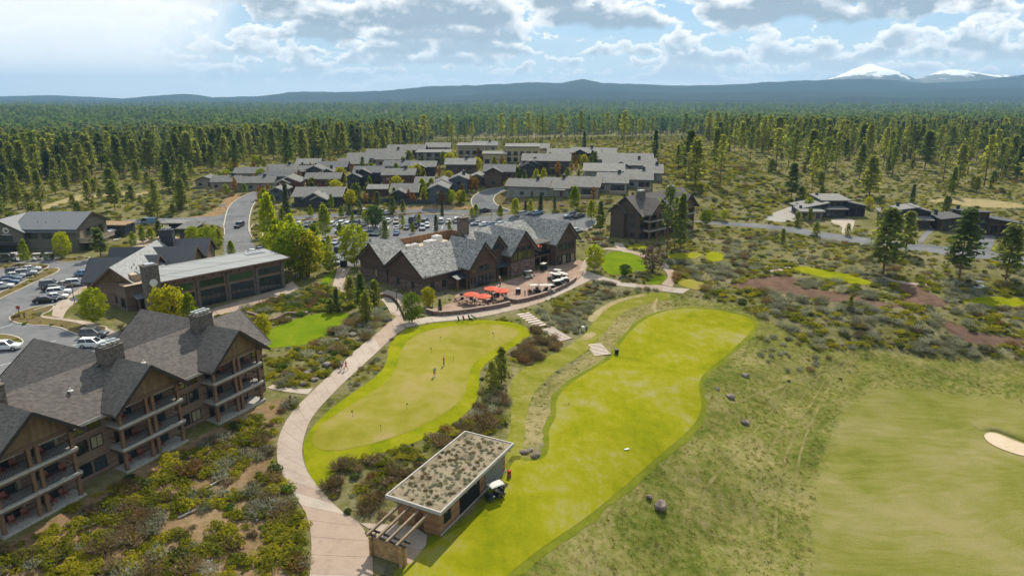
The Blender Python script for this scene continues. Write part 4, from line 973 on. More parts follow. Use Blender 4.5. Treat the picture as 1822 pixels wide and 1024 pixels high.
for k in range(14):
    f = MB(); x = .6+k*1.97; f.box(x-.12, x+.12, -1.2, -.03, 6.45, 6.75); f.build('rafter_tail', K['post'], lodge)
for x0 in (1.0, 7.6, 14.2, 20.8):
    f = MB(); f.box(x0-.75, x0-.05, -.3, -.005, -1, 6.4); f.build('pier', K['stone' if x0 > 1 else 'lodge_wall'], lodge)
    window(lodge, (x0+2.75, -.005, 4.25), 0, 5.3, 1.5, 4, 1, 'green_glass' if x0 < 20 else 'glass', 'trim')
    window(lodge, (x0+2.75, -.005, .15), 0, 5.3, 3.5, 5, 2, 'glass', 'dark')
f = MB(); f.box(26.35, 27.05, -.3, -.005, -1, 6.4); f.build('pier', K['stone'], lodge)
chimney(lodge, -1.9, -.5, -1, 10.9, 2.7, 2.3, 'stone', 0)
f = MB(); f.box(-2.8, -1.0, -1.3, .3, 11.065, 11.3); f.build('chimney_cap', K['steel'], lodge)
f = MB(); f.tube((-1.9, -1.655, 7.6), (-1.9, -1.75, 7.6), .75, 20); f.build('round_sign', K['white'], lodge)
# flat roofed entrance box
bx, by = ll((-79.3, 134.5))
f = MB(); f.box(bx, bx+6.6, by, by+8.5, -1, 5.0); f.build('wall', K['lodge_wall'], lodge)
f = MB(); f.box(bx+.3, bx+6.3, by+.3, by+8.2, 5.0, 5.06); f.build('flat_roof', K['tanroof'], lodge)
f = MB(); f.box(bx-.05, bx+6.65, by-.05, by+.25, 5.003, 5.4); f.box(bx-.05, bx+.25, by+.25, by+8.5, 5.003, 5.4); f.box(bx+6.35, bx+6.65, by+.25, by+8.5, 5.003, 5.4); f.build('parapet', K['trim'], lodge)
f = MB(); f.box(bx+3, bx+5.2, by+4, by+6, 5.065, 6.6); f.build('rooftop_unit', K['tanroof'], lodge)
window(lodge, (bx-.005, by+1.8, .6), -math.pi/2, 2.2, 2.0, 3); window(lodge, (bx-.005, by+5.8, .8), -math.pi/2, 1.4, 1.6, 2)
window(lodge, (bx+3.6, by-.005, .1), 0, 3.6, 2.6, 4)
f = MB(); f.hexa([(bx+1.2, by-2.6, 2.9), (bx+6.5, by-2.6, 2.9), (bx+6.5, by-.06, 3.3), (bx+1.2, by-.06, 3.3), (bx+1.2, by-2.6, 3.05), (bx+6.5, by-2.6, 3.05), (bx+6.5, by-.06, 3.45), (bx+1.2, by-.06, 3.45)]); f.build('canopy', K['steel'], lodge)
for x in (bx+1.6, bx+6.1):
    f = MB(); f.box(x-.2, x+.2, by-2.4, by-2.0, -.5, 2.9); f.build('post', K['post'], lodge)
# gabled block behind, turned towards the entry drive
GA = math.atan2(.145, .99); gp = ll((-83.8, 138.6)); grz = GA-LA; gl = (gp[0], gp[1], 0)
wing(lodge, -4.3, 4.3, 0, 27, -1, 4.6, 8.4, 'y', 'lodge_wall', 'lodge_roof', .7, 1.0, 'trim', gl, grz)
wing(lodge, -9.5, -.2, 9.0, 18.5, 3.0, 4.0, 7.4, 'x', 'lodge_wall', 'metal_roof', 1.2, .5, 'dark', gl, grz)
wing(lodge, -9.5, -.2, 21.5, 28, -1, 4.4, 7.4, 'x', 'lodge_wall', 'metal_roof', .8, .4, 'dark', gl, grz)
wing(lodge, .2, 3.8, 11.5, 18.5, -1, 5.0, 7.4, 'x', 'lodge_wall', 'metal_roof', .7, .7, 'trim', gl, grz)
wing(lodge, .2, 10.2, 17.5, 26.5, -1, 4.6, 7.8, 'x', 'lodge_wall', 'metal_roof', .8, .6, 'trim', gl, grz)
wing(lodge, .2, 10.8, 27.5, 36, -1, 4.6, 7.8, 'x', 'lodge_wall', 'metal_roof', .8, .6, 'trim', gl, grz)
for (px, py) in ((-9, 9), (-6.8, 9), (-4.8, 9), (-9, 18.4), (-5, 18.4)):
    f = MB(); f.box(px-.3, px+.3, py-.3, py+.3, -.6, 3.05); f.build('post', K['post'], lodge, gl, grz)
chimney(lodge, 1.5, 30.5, 6, 10.6, 3.0, 2.0, 'drk', 4, gl, grz)
f = MB(); f.prism([(-3.2, -.08, 5.2), (3.2, -.08, 5.2), (0, -.08, 7.9)], (0, .06, 0)); fixn(f.build('gable_panel', K['condo_batten'], lodge, gl, grz))
for k, (x, y) in enumerate(((2.0, 5.0), (2.5, 6.2), (1.8, 7.0))):
    f = MB(); z = 8.4+.32-(x+.0)*.88; f.tube((x, y, z-.2), (x, y, z+.5), .07, 6); f.build('roof_vent', K['iron'], lodge, gl, grz)
block([lw(-1, -1), lw(28.5, -1), lw(28.5, 10.5), lw(5, 32), lw(-8, 45), lw(-30, 38), lw(-12, 2)], .5)

# ================================================================== SHOP AND POOL BUILDINGS
SZ = .0
shop = empty('shop_building', 'olive brown two storey shop building with a plain grey seamed roof beyond the carts', 'building', (-140.5, 190.5, 0))
wing(shop, 0, 17, 0, 15, -1, 6.9, 10.2, 'x', 'shop_wall', 'shop_roof', .9, .8)
f = MB(); f.hexa([(-.8, -1.3, 5.95), (17.8, -1.3, 5.95), (17.8, -.02, 6.4), (-.8, -.02, 6.4), (-.8, -1.3, 6.1), (17.8, -1.3, 6.1), (17.8, -.02, 6.55), (-.8, -.02, 6.55)]); f.build('lower_roof', K['shop_roof'], shop)
for x in (4.5, 8.5, 13.2): window(shop, (x, -.005, 3.9), 0, 2.6, 1.7, 3, 1, 'glass')
for y in (2.2, 5.4, 8.6, 11.8): window(shop, (17.005, y, 3.4), math.pi/2, 2.2, 2.6, 1, 1, 'blind' if y < 4 else 'glass', 'trim')
f = MB(); f.box(17.02, 20.5, .5, 12.5, 2.6, 2.95); f.build('deck', K['tanroof'], shop)
f = MB(); f.box(20.3, 20.5, .5, 12.5, 2.952, 4.0); f.box(17.02, 20.3, .5, .65, 2.952, 4.0); f.build('deck_wall', K['tan'], shop)
f = MB(); f.box(17.02, 20, 3, 3.1, -.5, 2.58); f.box(19.8, 20.1, .7, 1.0, -.5, 2.58); f.build('post', K['drk'], shop)
for x, y in ((5, 2.4), (7.5, 2.2), (11, 2.6)):
    f = MB(); f.tube((x, y, 7.6), (x, y, 8.6), .08, 6); f.build('roof_vent', K['iron'], shop)
cart_barn = empty('gable_building', 'small gabled building at the left edge with a round white leaf emblem', 'building', (G(4, 452).x, 189.0, 0), R(2))
wing(cart_barn, -6.4, 5.8, 0, 12, -1, 6.2, 9.4, 'y', 'shop_wall', 'shop_roof', .8, .8, 'dark')
window(cart_barn, (.6, -.005, 3.4), 0, 4.2, 1.8, 4); window(cart_barn, (.5, -.005, .1), 0, 5.5, 2.4, 5)
f = MB(); f.hexa([(-6.4, -1.8, 2.7), (5.8, -1.8, 2.7), (5.8, -.02, 3.0), (-6.4, -.02, 3.0), (-6.4, -1.8, 2.85), (5.8, -1.8, 2.85), (5.8, -.02, 3.15), (-6.4, -.02, 3.15)]); f.build('awning', K['drk'], cart_barn)
f = MB(); f.tube((1.2, -.02, 6.6), (1.2, -.07, 6.6), .85, 18); e_ = f.build('emblem', K['white'], cart_barn)
f = MB(); f.poly([(1.2+.62*math.cos(a)*(1 if a < math.pi else .55), -.08, 6.45+.5*math.sin(a)) for a in [2*math.pi*q/16 for q in range(16)]]); f.build('emblem_leaf', K['shop_wall'], e_)
f = MB(); f.box(-.2, 2.6, -.05, -.01, 5.35, 5.48); f.build('sign_strip', K['white'], cart_barn)
block([(-170, 185), (-117, 185), (-117, 208), (-170, 208)], 1)
def flatbox(name, label, u0, u1, v, h, dep, wall, top, over=.5, posts=False, slope=0):
    p = G((u0+u1)/2, v); wd = (u1-u0)/ppm(p); o = empty(name, label, 'building', p)
    if not posts:
        f = MB(); f.prism([(-wd/2, 0, -1), (wd/2, 0, -1), (wd/2, 0, h), (-wd/2, 0, h)], (0, dep, 0)); fixn(f.build('wall', K[wall], o))
    else:
        for x in (-wd/2+.3, 0, wd/2-.3):
            for y in (.2, dep-.3): f = MB(); f.box(x-.12, x+.12, y, y+.24, -.5, h); f.build('post', K['dark'], o)
        f = MB(); f.box(-wd/2+.2, wd/2-.2, dep-.1, dep, -.5, h*.95); f.build('back_wall', K[wall], o)
    f = MB(); f.hexa([(-wd/2-over, -over, h), (wd/2+over, -over, h), (wd/2+over, dep+over, h+slope), (-wd/2-over, dep+over, h+slope), (-wd/2-over, -over, h+.25), (wd/2+over, -over, h+.25), (wd/2+over, dep+over, h+slope+.25), (-wd/2-over, dep+over, h+slope+.25)]); f.build('roof', K[top], o)
    block([(p.x-wd/2, p.y), (p.x+wd/2, p.y), (p.x+wd/2, p.y+dep), (p.x-wd/2, p.y+dep)], .5)
    return o, wd
o, wd = flatbox('pool_building', 'low dark green flat roofed pool building with brown planted roof', 170, 224, 421, 3.6, 6, 'drk', 'brownroof'); window(o, (wd*.3, -.005, .2), 0, 1.2, 2.0, 1); window(o, (-wd*.2, -.005, 1), 0, 2.0, 1.0, 2)
o, wd = flatbox('pavilion', 'open pavilion on dark posts with a flat pale roof by the pool', 288, 336, 415, 3.2, 5, 'drk', 'rpale', .6, True)
o, wd = flatbox('pool_hut', 'small dark hut with a sloping grey roof beside the pavilion', 321, 346, 428, 3.6, 7, 'drk', 'rgrey', .8, False, .9); window(o, (0, -.005, 1), 0, 2.4, 1.2, 2)

# ================================================================== VILLAGE HOUSES
HC = []
def house(label, u0, u1, v, st=1, axis='x', wall='tan', roof='rgrey', yaw=0., dep=10., slope=.38, fas='dark', cat='house', extra=None, name='house', glassy=False, h=None):
    p = G((u0+u1)/2, v); wd = max(5., (u1-u0)/ppm(p)); yr = R(yaw)
    zs = [float(zt(p.x+q*wd/2*math.cos(yr)-e*dep*math.sin(yr), p.y+q*wd/2*math.sin(yr)+e*dep*math.cos(yr))) for q in (-1, 1) for e in (0, 1)]
    o = empty(name, label, cat, (p.x, p.y, p.z), yr); h = h or {1: 3.1, 2: 5.7, 1.5: 4.3}[st]; zb = min(zs)-p.z-1.0
    hw = (dep if axis == 'x' else wd)/2; rr = hw*slope
    wing(o, -wd/2, wd/2, 0, dep, zb, h, h+rr, axis, wall, roof, .8, .7, fas)
    nwin = max(1, int(wd/3.6))
    for fl in range(2 if st >= 1.5 else 1):
        for k in range(nwin):
            x = -wd/2+wd*(k+.5)/nwin
            if fl == 0 and k == nwin//2 and nwin > 1:
                f = MB(); f.box(-.5, .5, -.06, -.004, -.1, 2.1); f.build('door', K['door'], o, (x, 0, 0)); continue
            if fl == 1 and st == 1.5 and k % 2: continue
            ww = min(2.4 if glassy else 1.5, wd/nwin*.6)
            window(o, (x, -.005, .7+fl*2.75 if not glassy else .3+fl*2.75), 0, ww, 1.2 if not glassy else 1.9, 2, 1, rnd.choice(('glass', 'glass', 'blind')) if not glassy else 'glass')
    for sgn in (1, -1):
        for fl in range(2 if st == 2 else 1):
            for y in (dep*.3, dep*.7): window(o, (sgn*(wd/2+.005), y, .8+fl*2.75), sgn*math.pi/2, 1.2, 1.2, 2)
    f = MB(); ry = dep*.62 if axis == 'x' else dep*.6; rx = wd*rnd.uniform(-.25, .25)
    zt_ = h+rr-(abs(ry-dep/2) if axis == 'x' else abs(rx))*slope
    f.tube((rx, ry, zt_), (rx, ry, zt_+1.1), .12, 6); f.build('roof_vent', K['white'], o)
    if rnd.random() < .4 or extra == 'chimney':
        chimney(o, wd*.2, dep*.5, h+rr*.5, h+rr+1.1, 1.1, .9, 'drk', 1)
    if extra == 'porch' or extra == 'deck':
        x = wd*.2; f = MB(); f.hexa([(x-2.2, -2.2, 2.5), (x+2.2, -2.2, 2.5), (x+2.2, -.06, 3.0), (x-2.2, -.06, 3.0), (x-2.2, -2.2, 2.62), (x+2.2, -2.2, 2.62), (x+2.2, -.06, 3.12), (x-2.2, -.06, 3.12)]); f.build('porch_roof', K[roof], o)
        for q in (-2, 2): f = MB(); f.box(x+q-.12, x+q+.12, -2.1, -1.86, -.8, 2.5); f.build('post', K['post'], o)
    if extra == 'gable':
        g = min(wd*.28, 3.4); x = -wd*.18
        wing(o, x-g, x+g, -2.4, dep*.45, zb, h-.2, h-.2+g*.5, 'y', wall, roof, .6, .6, fas, back_to=dep*.45)
        window(o, (x, -2.405, .8), 0, 1.8, 1.3, 2); window(o, (x, -2.405, h-.6), 0, .8, .8, 1) if st == 2 else None
    if extra == 'gable2':
        for x, g, y in ((-wd*.02, wd*.22, -3.0), (wd*.12, wd*.15, -5.5)):
            wing(o, x-g, x+g, y, dep*.45, zb, h-.3, h-.3+g*.5, 'y', wall, roof, .6, .6, 'fasc', back_to=dep*.45); window(o, (x+g*.4, y-.005, 1.2), 0, 1.6, .8, 2, 1, 'blind')
    if extra == 'terrace':
        f = MB(); f.box(-wd*.05, wd/2, -3.2, -3.0, zb, .7); f.box(wd/2-.2, wd/2, -3.0, -.02, zb, .7); f.build('terrace_wall', K['tan'], o); f = MB(); f.box(-wd*.05, wd/2-.2, -3.0, -.02, zb, -.35); f.build('terrace_floor', K['slab'], o)
        window(o, (wd*.22, -.005, -.2), 0, wd*.42, 2.5, 4)
    c, s = math.cos(yr), math.sin(yr); q = [(-wd/2, -3 if extra else 0), (wd/2, -3 if extra else 0), (wd/2, dep), (-wd/2, dep)]
    block([(p.x+c*x-s*y, p.y+s*x+c*y) for x, y in q], .8); HC.append((p.x-s*dep/2, p.y+c*dep/2, max(wd, dep)*.65))
    return o
L_ = 'cottages and townhouses on the knoll'
HOUSES = [
 ('westernmost tan cottage of the lowest row with a gabled end', 350, 380, 333, 1, 'y', 'tan', 'rgrey', 8),
 ('tan cottage second in the lowest row beside a young pine', 378, 424, 336, 1, 'x', 'tan', 'rgrey', 4),
 ('long tan cottage with grey green roof at the bend of the entry road', 423, 486, 338, 1, 'x', 'grey', 'rgrey', 4),
 ('tan cottage tucked behind the westernmost pair', 418, 470, 320, 1, 'x', 'tan', 'rgrey', 4),
 ('long brown cottage upslope of the entry road bend', 464, 524, 326, 1, 'x', 'brown', 'rdark', 4),
 ('grey roofed cottage behind the long brown one', 477, 527, 314, 1, 'x', 'tan', 'rgrey', 3),
 ('brown cottage with pale roof in the middle of the west rows', 526, 574, 317, 1, 'x', 'brown', 'rgrey', 3, 10, .38, 'orange'),
 ('far cottage with pale roof above the west rows', 528, 568, 303, 1, 'x', 'tan', 'rpale', 3),
 ('dark roofed cottage above the paired russet houses', 566, 616, 309, 1, 'x', 'brown', 'rdark', 2),
 ('grey roofed cottage high in the west rows by orange saplings', 602, 653, 303, 1, 'x', 'tan', 'rgrey', 2),
 ('long low cottage near the top of the west rows', 619, 673, 292, 1, 'x', 'grey', 'rgrey', 2),
 ('tan cottage with broad roof below the flat grey block', 669, 719, 295, 1, 'x', 'tan', 'rgrey', 0),
 ('long low house with pale roof on the west skyline', 652, 730, 286, 1, 'x', 'tan', 'rgrey', 0, 12),
 ('brown house with wide grey roof on the skyline beside the grey block', 690, 755, 282, 1.5, 'x', 'brown', 'rgrey', 0, 12),
 ('small pale roofed house behind the grey flat block', 758, 800, 276, 1.5, 'x', 'tan', 'rpale', 0),
 ('white roofed house on the skyline between the buff blocks', 842, 884, 268, 1, 'x', 'tan', 'rpale', 0),
 ('pale gabled house right of the buff block', 937, 975, 279, 1.5, 'x', 'yellow', 'rpale', -6),
 ('low grey house on the skyline right of the gabled house', 975, 1020, 285, 1, 'x', 'grey', 'rpale', -8),
 ('dark walled house behind the tall dark pine', 1017, 1066, 288, 1.5, 'x', 'drk', 'rpale', -10, 10, .38, 'dark', 'house', 'gable'),
 ('low house with pale roof at the top right of the knoll', 1060, 1094, 283, 1, 'x', 'brown', 'rpale', -10),
 ('large two storey house with balconies and broad grey roof in the middle of the knoll', 930, 1012, 310, 2, 'x', 'brown', 'rgrey', -6, 13, .34, 'dark', 'house', 'deck', 'house', True),
 ('small dark twin gabled house left of the large balcony house', 927, 963, 313, 1.5, 'y', 'drk', 'rdark', 0, 9, .45, 'dark', 'house', 'gable'),
 ('long grey house with cedar fascia at the curve of the hill road', 901, 974, 350, 1, 'x', 'grey', 'rgrey', -14, 11, .36, 'orange', 'house', None, 'house', False, 3.9),
 ('grey house with cedar gable second along the lower right row', 962, 1011, 349, 1, 'x', 'grey', 'rgrey', -14, 16, .34, 'orange', 'house', 'porch'),
 ('grey house third along the lower right row', 1007, 1064, 347, 1, 'x', 'grey', 'rgrey', -14, 16, .34, 'orange', 'house', 'terrace'),
 ('grey house with a walled white terrace in the lower right row', 1062, 1114, 340, 1, 'x', 'grey', 'rgrey', -12, 17, .32, 'dark', 'house', 'terrace'),
 ('grey house with high terrace wall near the right end of its row', 1113, 1158, 334, 1, 'x', 'grey', 'rgrey', -10, 17, .32, 'dark', 'house', 'terrace'),
 ('grey end house of the right row above the shrubby slope', 1150, 1176, 322, 1, 'x', 'grey', 'rgrey', -10, 16, .32),
 ('pale roofed house behind the terrace houses', 1040, 1108, 318, 1, 'x', 'grey', 'rpale', -8, 14, .32),
 ('long roofed house behind the right end of the row', 1075, 1165, 307, 1, 'x', 'grey', 'rgrey', -6, 13, .32, 'dark', 'house', 'gable'),
 ('far long house at the top of the right row', 1064, 1160, 296, 1, 'x', 'grey', 'rgrey', -5, 13, .32),
 ('russet gabled house beside the top of the entry road', 495, 533, 342, 1.5, 'y', 'red', 'rgrey', 5, 11, .42, 'fasc', 'house', 'gable'),
 ('two storey russet house with grey roof above the charcoal twin gables', 546, 605, 343, 2, 'x', 'red', 'rgrey', 3, 9),
 ('charcoal house with two stepped front gables facing the street', 524, 607, 364, 1, 'x', 'drk', 'rpale', 0, 12, .42, 'fasc', 'house', 'gable2'),
 ('narrow slate blue house at the corner of the entry road', 483, 503, 358, 1.5, 'y', 'blue', 'rgrey', 0, 10, .42, 'fasc'),
 ('narrow dark two storey house left of the leafy sapling', 620, 640, 340, 2, 'y', 'drk', 'rdark', 4, 9, .5),
 ('dark house with long roof and front gable in the village centre', 632, 681, 331, 2, 'x', 'drk', 'rdark', 4, 10, .38, 'dark', 'house', 'gable'),
 ('two storey russet house with broad roof in the village centre', 682, 737, 336, 2, 'x', 'red', 'rgrey', 0, 10),
 ('dark walled house behind the central russet house', 684, 730, 313, 1.5, 'x', 'drk', 'rdark', 0),
 ('dark house with flat dormer right of the village centre', 733, 774, 314, 1.5, 'x', 'drk', 'rgrey', 0, 10, .36, 'dark', 'house', 'gable'),
 ('low garage with pale roof behind the street fence', 656, 688, 350, 1, 'x', 'brown', 'rpale', 0, 7, .3),
 ('charcoal house with overlapping gables right of the pale garage', 697, 742, 356, 1, 'x', 'drk', 'rgrey', 0, 11, .42, 'fasc', 'house', 'gable'),
 ('tall slate house with a front gable and single square window', 765, 796, 362, 2, 'y', 'blue', 'rgrey', 0, 10, .42, 'fasc'),
 ('brown house behind the tall slate house', 770, 803, 346, 1.5, 'y', 'brown', 'rgrey', 0, 10, .42, 'fasc', 'house', 'gable'),
 ('small dark house between the russet and slate houses', 740, 770, 339, 1, 'x', 'drk', 'rgrey', 0, 9),
 ('two storey brown house with pale roof above the slate house', 794, 844, 316, 2, 'x', 'brown', 'rpale', -2),
 ('slate blue two storey house among orange saplings', 802, 832, 344, 2, 'y', 'blue', 'rgrey', -3, 10, .4, 'fasc'),
 ('small gabled house beside the slate blue one', 836, 862, 329, 1, 'y', 'brown', 'rpale', -3, 10, .42, 'fasc'),
 ('dark two storey house with several gables beside orange trees', 862, 914, 330, 2, 'x', 'brown', 'rdark', -4, 10, .42, 'dark', 'house', 'gable'),
 ('front gabled russet house above the hill road', 546, 575, 319, 1.5, 'y', 'drk', 'rdark', 3, 9, .45, 'fasc'),
 ('small twin of the dark gabled house beside it', 572, 594, 318, 1, 'y', 'drk', 'rdark', 3, 9, .45, 'fasc'),
]
for hh in HOUSES: house(*hh)['group'] = L_
def blockhouse(label, u0, u1, v, h, dep, wall, cols, yaw=0):
    p = G((u0+u1)/2, v); wd = (u1-u0)/ppm(p); o = empty('flat_roofed_house', label, 'house', p, R(yaw))
    f = MB(); f.box(-wd/2, wd/2, 0, dep, -1.5, h); f.build('wall', K[wall], o)
    f = MB(); f.hexa([(-wd/2-.7, -.8, h+.002), (wd/2+.7, -.8, h+.002), (wd/2+.7, dep+.5, h+.5), (-wd/2-.7, dep+.5, h+.5), (-wd/2-.7, -.8, h+.35), (wd/2+.7, -.8, h+.35), (wd/2+.7, dep+.5, h+.85), (-wd/2-.7, dep+.5, h+.85)]); f.build('roof', K['rgrey'], o)
    for k in range(cols):
        for z in ((.4, 3.2) if h > 5 else (.6,)): window(o, (-wd/2+wd*(k+.5)/cols, -.005, z), 0, wd/cols*.6, 1.9, 2, 1, 'glass')
    f = MB(); f.box(-wd/2-.01, wd/2+.01, -.06, -.004, h*.48, h*.48+.25); f.build('band', K['trim'], o)
    HC.append((p.x, p.y+dep/2, wd*.65)); o['group'] = L_; return o
blockhouse('grey flat roofed block with long plain wall at the back of the village', 742, 800, 291, 5.2, 10, 'grey', 4)
blockhouse('tall tan flat roofed block with small windows at the back of the village', 815, 862, 287, 7.4, 11, 'tan', 4)
blockhouse('low buff block with wide windows in front of the tall blocks', 860, 900, 293, 4.8, 9, 'yellow', 3)
blockhouse('tall buff block with many large windows right of the low buff block', 900, 958, 289, 7.2, 12, 'yellow', 5, -4)
for (u0, u1, v, lab) in ((608, 700, 361, 'long dark board fence along the street below the village'), (700, 770, 364, 'dark board fence beside the tall slate house'), (520, 612, 369, 'dark board fence below the charcoal twin gables')):
    a = G(u0, v); b = G(u1, v); d = (b-a); o = empty('fence', lab, 'fence', a, math.atan2(d.y, d.x)); n = int(d.xy.length/2.4)
    for k in range(n):
        f = MB(); x = k*2.4; za = float(zt(*(a.xy+d.xy*(k+.5)/n)))-a.z
        f.box(x+.07, x+2.33, -.03, .03, za, za+1.7); f.build('panel', K['drk'], o); f = MB(); f.box(x-.06, x+.06, -.06, .06, za-.3, za+1.85); f.build('post', K['drk'], o)
# three modern houses along the right-hand road
def modern(label, u, v, yaw, vols, group='modern houses along the right road'):
    p = G(u, v); o = empty('modern_house', label, 'house', p, R(yaw), group)
    for (x0, x1, y0, y1, h0, h1, ax, wall, roof, win) in vols:
        f = MB()
        if ax == 'x': f.prism([(x0, y0, -1.5), (x1, y0, -1.5), (x1, y0, h1), (x0, y0, h0)], (0, y1-y0, 0))
        else: f.prism([(x0, y0, -1.5), (x0, y0, h0), (x0, y1, h1), (x0, y1, -1.5)], (x1-x0, 0, 0))
        fixn(f.build('wall', K[wall], o)); f = MB(); q = .9
        def zz(x, y): return (h0+(h1-h0)*(x-x0)/(x1-x0)) if ax == 'x' else (h0+(h1-h0)*(y-y0)/(y1-y0))
        c = [(x0-q, y0-q), (x1+q, y0-q), (x1+q, y1+q), (x0-q, y1+q)]
        f.hexa([(a, b, zz(a, b)+.01) for a, b in c]+[(a, b, zz(a, b)+.33) for a, b in c]); f.build('roof', K[roof], o)
        for k in range(win): window(o, (x0+(x1-x0)*(k+.5)/win, y0-.005, .5), 0, (x1-x0)/win*.7, min(h0, h1)-1.1, 2, 1 if h0 < 5 else 2)
        f = MB(); f.box(x0+.6, x0+1.4, y1-1.5, y1-.8, max(h0, h1)-.5, max(h0, h1)+1.0); f.build('chimney', K['drk'], o)
    block([(p.x-16, p.y-2), (p.x+16, p.y-2), (p.x+16, p.y+14), (p.x-16, p.y+14)]); HC.append((p.x, p.y+6, 17))
modern('modern house with several pale sloping metal roofs and a concrete drive', 1482, 389, 0, [(-10, -2, 2, 12, 3.4, 5.0, 'x', 'drk', 'rpale', 3), (-2, 7, 5, 14, 5.6, 6.4, 'y', 'blue', 'rpale', 4), (7, 13, 4, 13, 5.0, 3.8, 'x', 'drk', 'rgrey', 2), (-12, -5, -2, 3, 2.8, 3.4, 'y', 'tan', 'rpale', 3), (-2, 5, 2, 5, 3.0, 3.4, 'y', 'drk', 'rpale', 3)])
modern('modern house with pale hipped looking roofs behind the tall pine', 1625, 406, -8, [(-8, -3, 4, 10, 3.6, 4.4, 'y', 'drk', 'rpale', 2), (-3, 2, 4, 11, 5.4, 6.2, 'x', 'blue', 'rpale', 2), (2, 6, 3, 10, 6.0, 5.0, 'x', 'drk', 'rpale', 2), (-3, 5, 0, 3, 2.8, 3.4, 'y', 'brown', 'rpale', 3)])
modern('dark modern house with a curved looking roof and stone door surround', 1748, 418, -8, [(-11, -4, 3, 12, 4.2, 5.2, 'x', 'brown', 'drk', 3), (-4, 2, 2, 13, 6.8, 6.0, 'y', 'brown', 'drk', 2), (2, 11, 1, 10, 5.0, 3.6, 'x', 'brown', 'metal_roof', 3)])

# ================================================================== RANGE HUT WITH PLANTED ROOF
hb = G(776, 960); HA = math.atan2(.887, .461)
hut = empty('range_hut', 'timber hut with a planted flat roof and a log pergola end on the driving range', 'hut', (-7.55, 62.95, hb.z), HA)
hut_wood = clad('hut_planks', (.27, .155, .075), 'lap', .28); hut_grey = plain('grey_roll_door', (.16, .17, .18), .5); K['hutfascia'] = plain('weathered_fascia', (.40, .37, .33), .7); K['log'] = plain('peeled_log', (.40, .25, .11), .7, 0, .25, 2); K['old_timber'] = plain('weathered_timber', (.24, .175, .115), .8, 0, .2, 2)
M_sedum = turf('sedum_roof', [(.25, (.13, .105, .065)), (.45, (.24, .195, .13)), (.6, (.31, .255, .18)), (.8, (.17, .16, .06))], .6, 6, .6)
f = MB(); f.box(1.0, 16.2, .9, 6.4, -1, 3.35); f.build('wall', hut_wood, hut)
f = MB(); f.box(0, 16.8, 0, 7.15, 3.36, 3.62); f.build('roof', K['old_timber'], hut)
f = MB(); f.box(-.05, 16.85, -.06, .12, 3.45, 3.86); f.box(-.05, 16.85, 7.03, 7.21, 3.45, 3.86); f.box(-.05, .13, .12, 7.03, 3.45, 3.86); f.box(16.67, 16.85, .12, 7.03, 3.45, 3.86); f.build('fascia', K['hutfascia'], hut)
f = MB(); f.box(.14, 16.66, .13, 7.02, 3.625, 3.76); f.build('planted_roof', M_sedum, hut)
f = MB(); f.box(5.2, 9.6, .82, .895, .05, 2.7); f.build('bay_shade_panel', K['dkin'], hut)  # solid near-black panel, shade inside the bay put into its colour
f = MB(); f.box(11.0, 15.4, .80, .895, .02, 2.9); f.build('roll_door', hut_grey, hut)
f = MB(); f.box(1.0, 16.2, .72, .80, 0, .22); f.build('plinth', K['slab'], hut)
window(hut, (2.6, .895, 1.0), 0, 1.3, 1.2, 1)
f = MB(); f.box(.9, .995, 3.0, 4.0, .05, 2.2); f.build('door', K['door'], hut)
for k in range(8):
    f = MB(); f.box(1.2+k*2.1, 1.35+k*2.1, .05, .88, 3.05, 3.34); f.build('rafter_tail', K['old_timber'], hut)
for y in (1.6, 2.85, 4.1, 5.35):
    f = MB(); f.beam((1.0, y, 3.15), (-5.6, y, 2.85), .22, .30); f.build('pergola_beam', K['old_timber'], hut)
for x in (-4.3, -5.0):
    f = MB(); f.tube((x, .9, 2.55), (x, 6.0, 2.55), .13, 8); f.build('cross_beam', K['dark'], hut)
for k in range(9):
    f = MB(); z = -.25+k*.285; f.tube((-4.65, 1.3, z), (-4.65, 5.75, z), .14, 9); f.build('log', K['log'], hut)
for y in (1.6, 5.4):
    for k in range(9):
        f = MB(); z = -.11+k*.285; f.tube((-5.2, y, z), (-4.1, y, z), .135, 9); f.build('log', K['log'], hut)
f = MB(); f.box(-4.4, -3.0, 5.0, 5.5, .0, .9); f.build('bench', K['old_timber'], hut)
hw_ = lambda x, y: (hut.location.x+x*math.cos(HA)-y*math.sin(HA), hut.location.y+x*math.sin(HA)+y*math.cos(HA))
block([hw_(-6, 0), hw_(17, 0), hw_(17, 7), hw_(-6, 7)], .3)
# ================================================================== VEHICLES
def paint(name, c, rough=.25, metal=.2):
    m, t, b = principled(name); setp(t, b, Base_Color=(*c, 1), Roughness=rough, Metallic=metal, Specular_IOR_Level=.5, Coat_Weight=.5)
    return m
CARC = dict(white=(.72, .72, .70), silver=(.42, .43, .45), grey=(.13, .135, .145), black=(.012, .012, .014), blue=(.04, .085, .19), navy=(.02, .03, .06), red=(.22, .015, .012), green=(.05, .075, .06), tan=(.40, .34, .26), skyblue=(.16, .27, .40))
CARM = {k: paint('car_paint_'+k, c) for k, c in CARC.items()}
M_tyre = plain('tyre_rubber', (.015, .015, .015), .9); M_rim = plain('alloy_rim', (.40, .40, .42), .35, .8); M_glass = glass('car_glass', (.015, .018, .022), .04, .7); M_head = plain('headlamp', (.75, .75, .72), .2); M_tail = plain('tail_lamp', (.35, .01, .01), .3); M_blk = plain('black_plastic', (.02, .02, .022), .6)
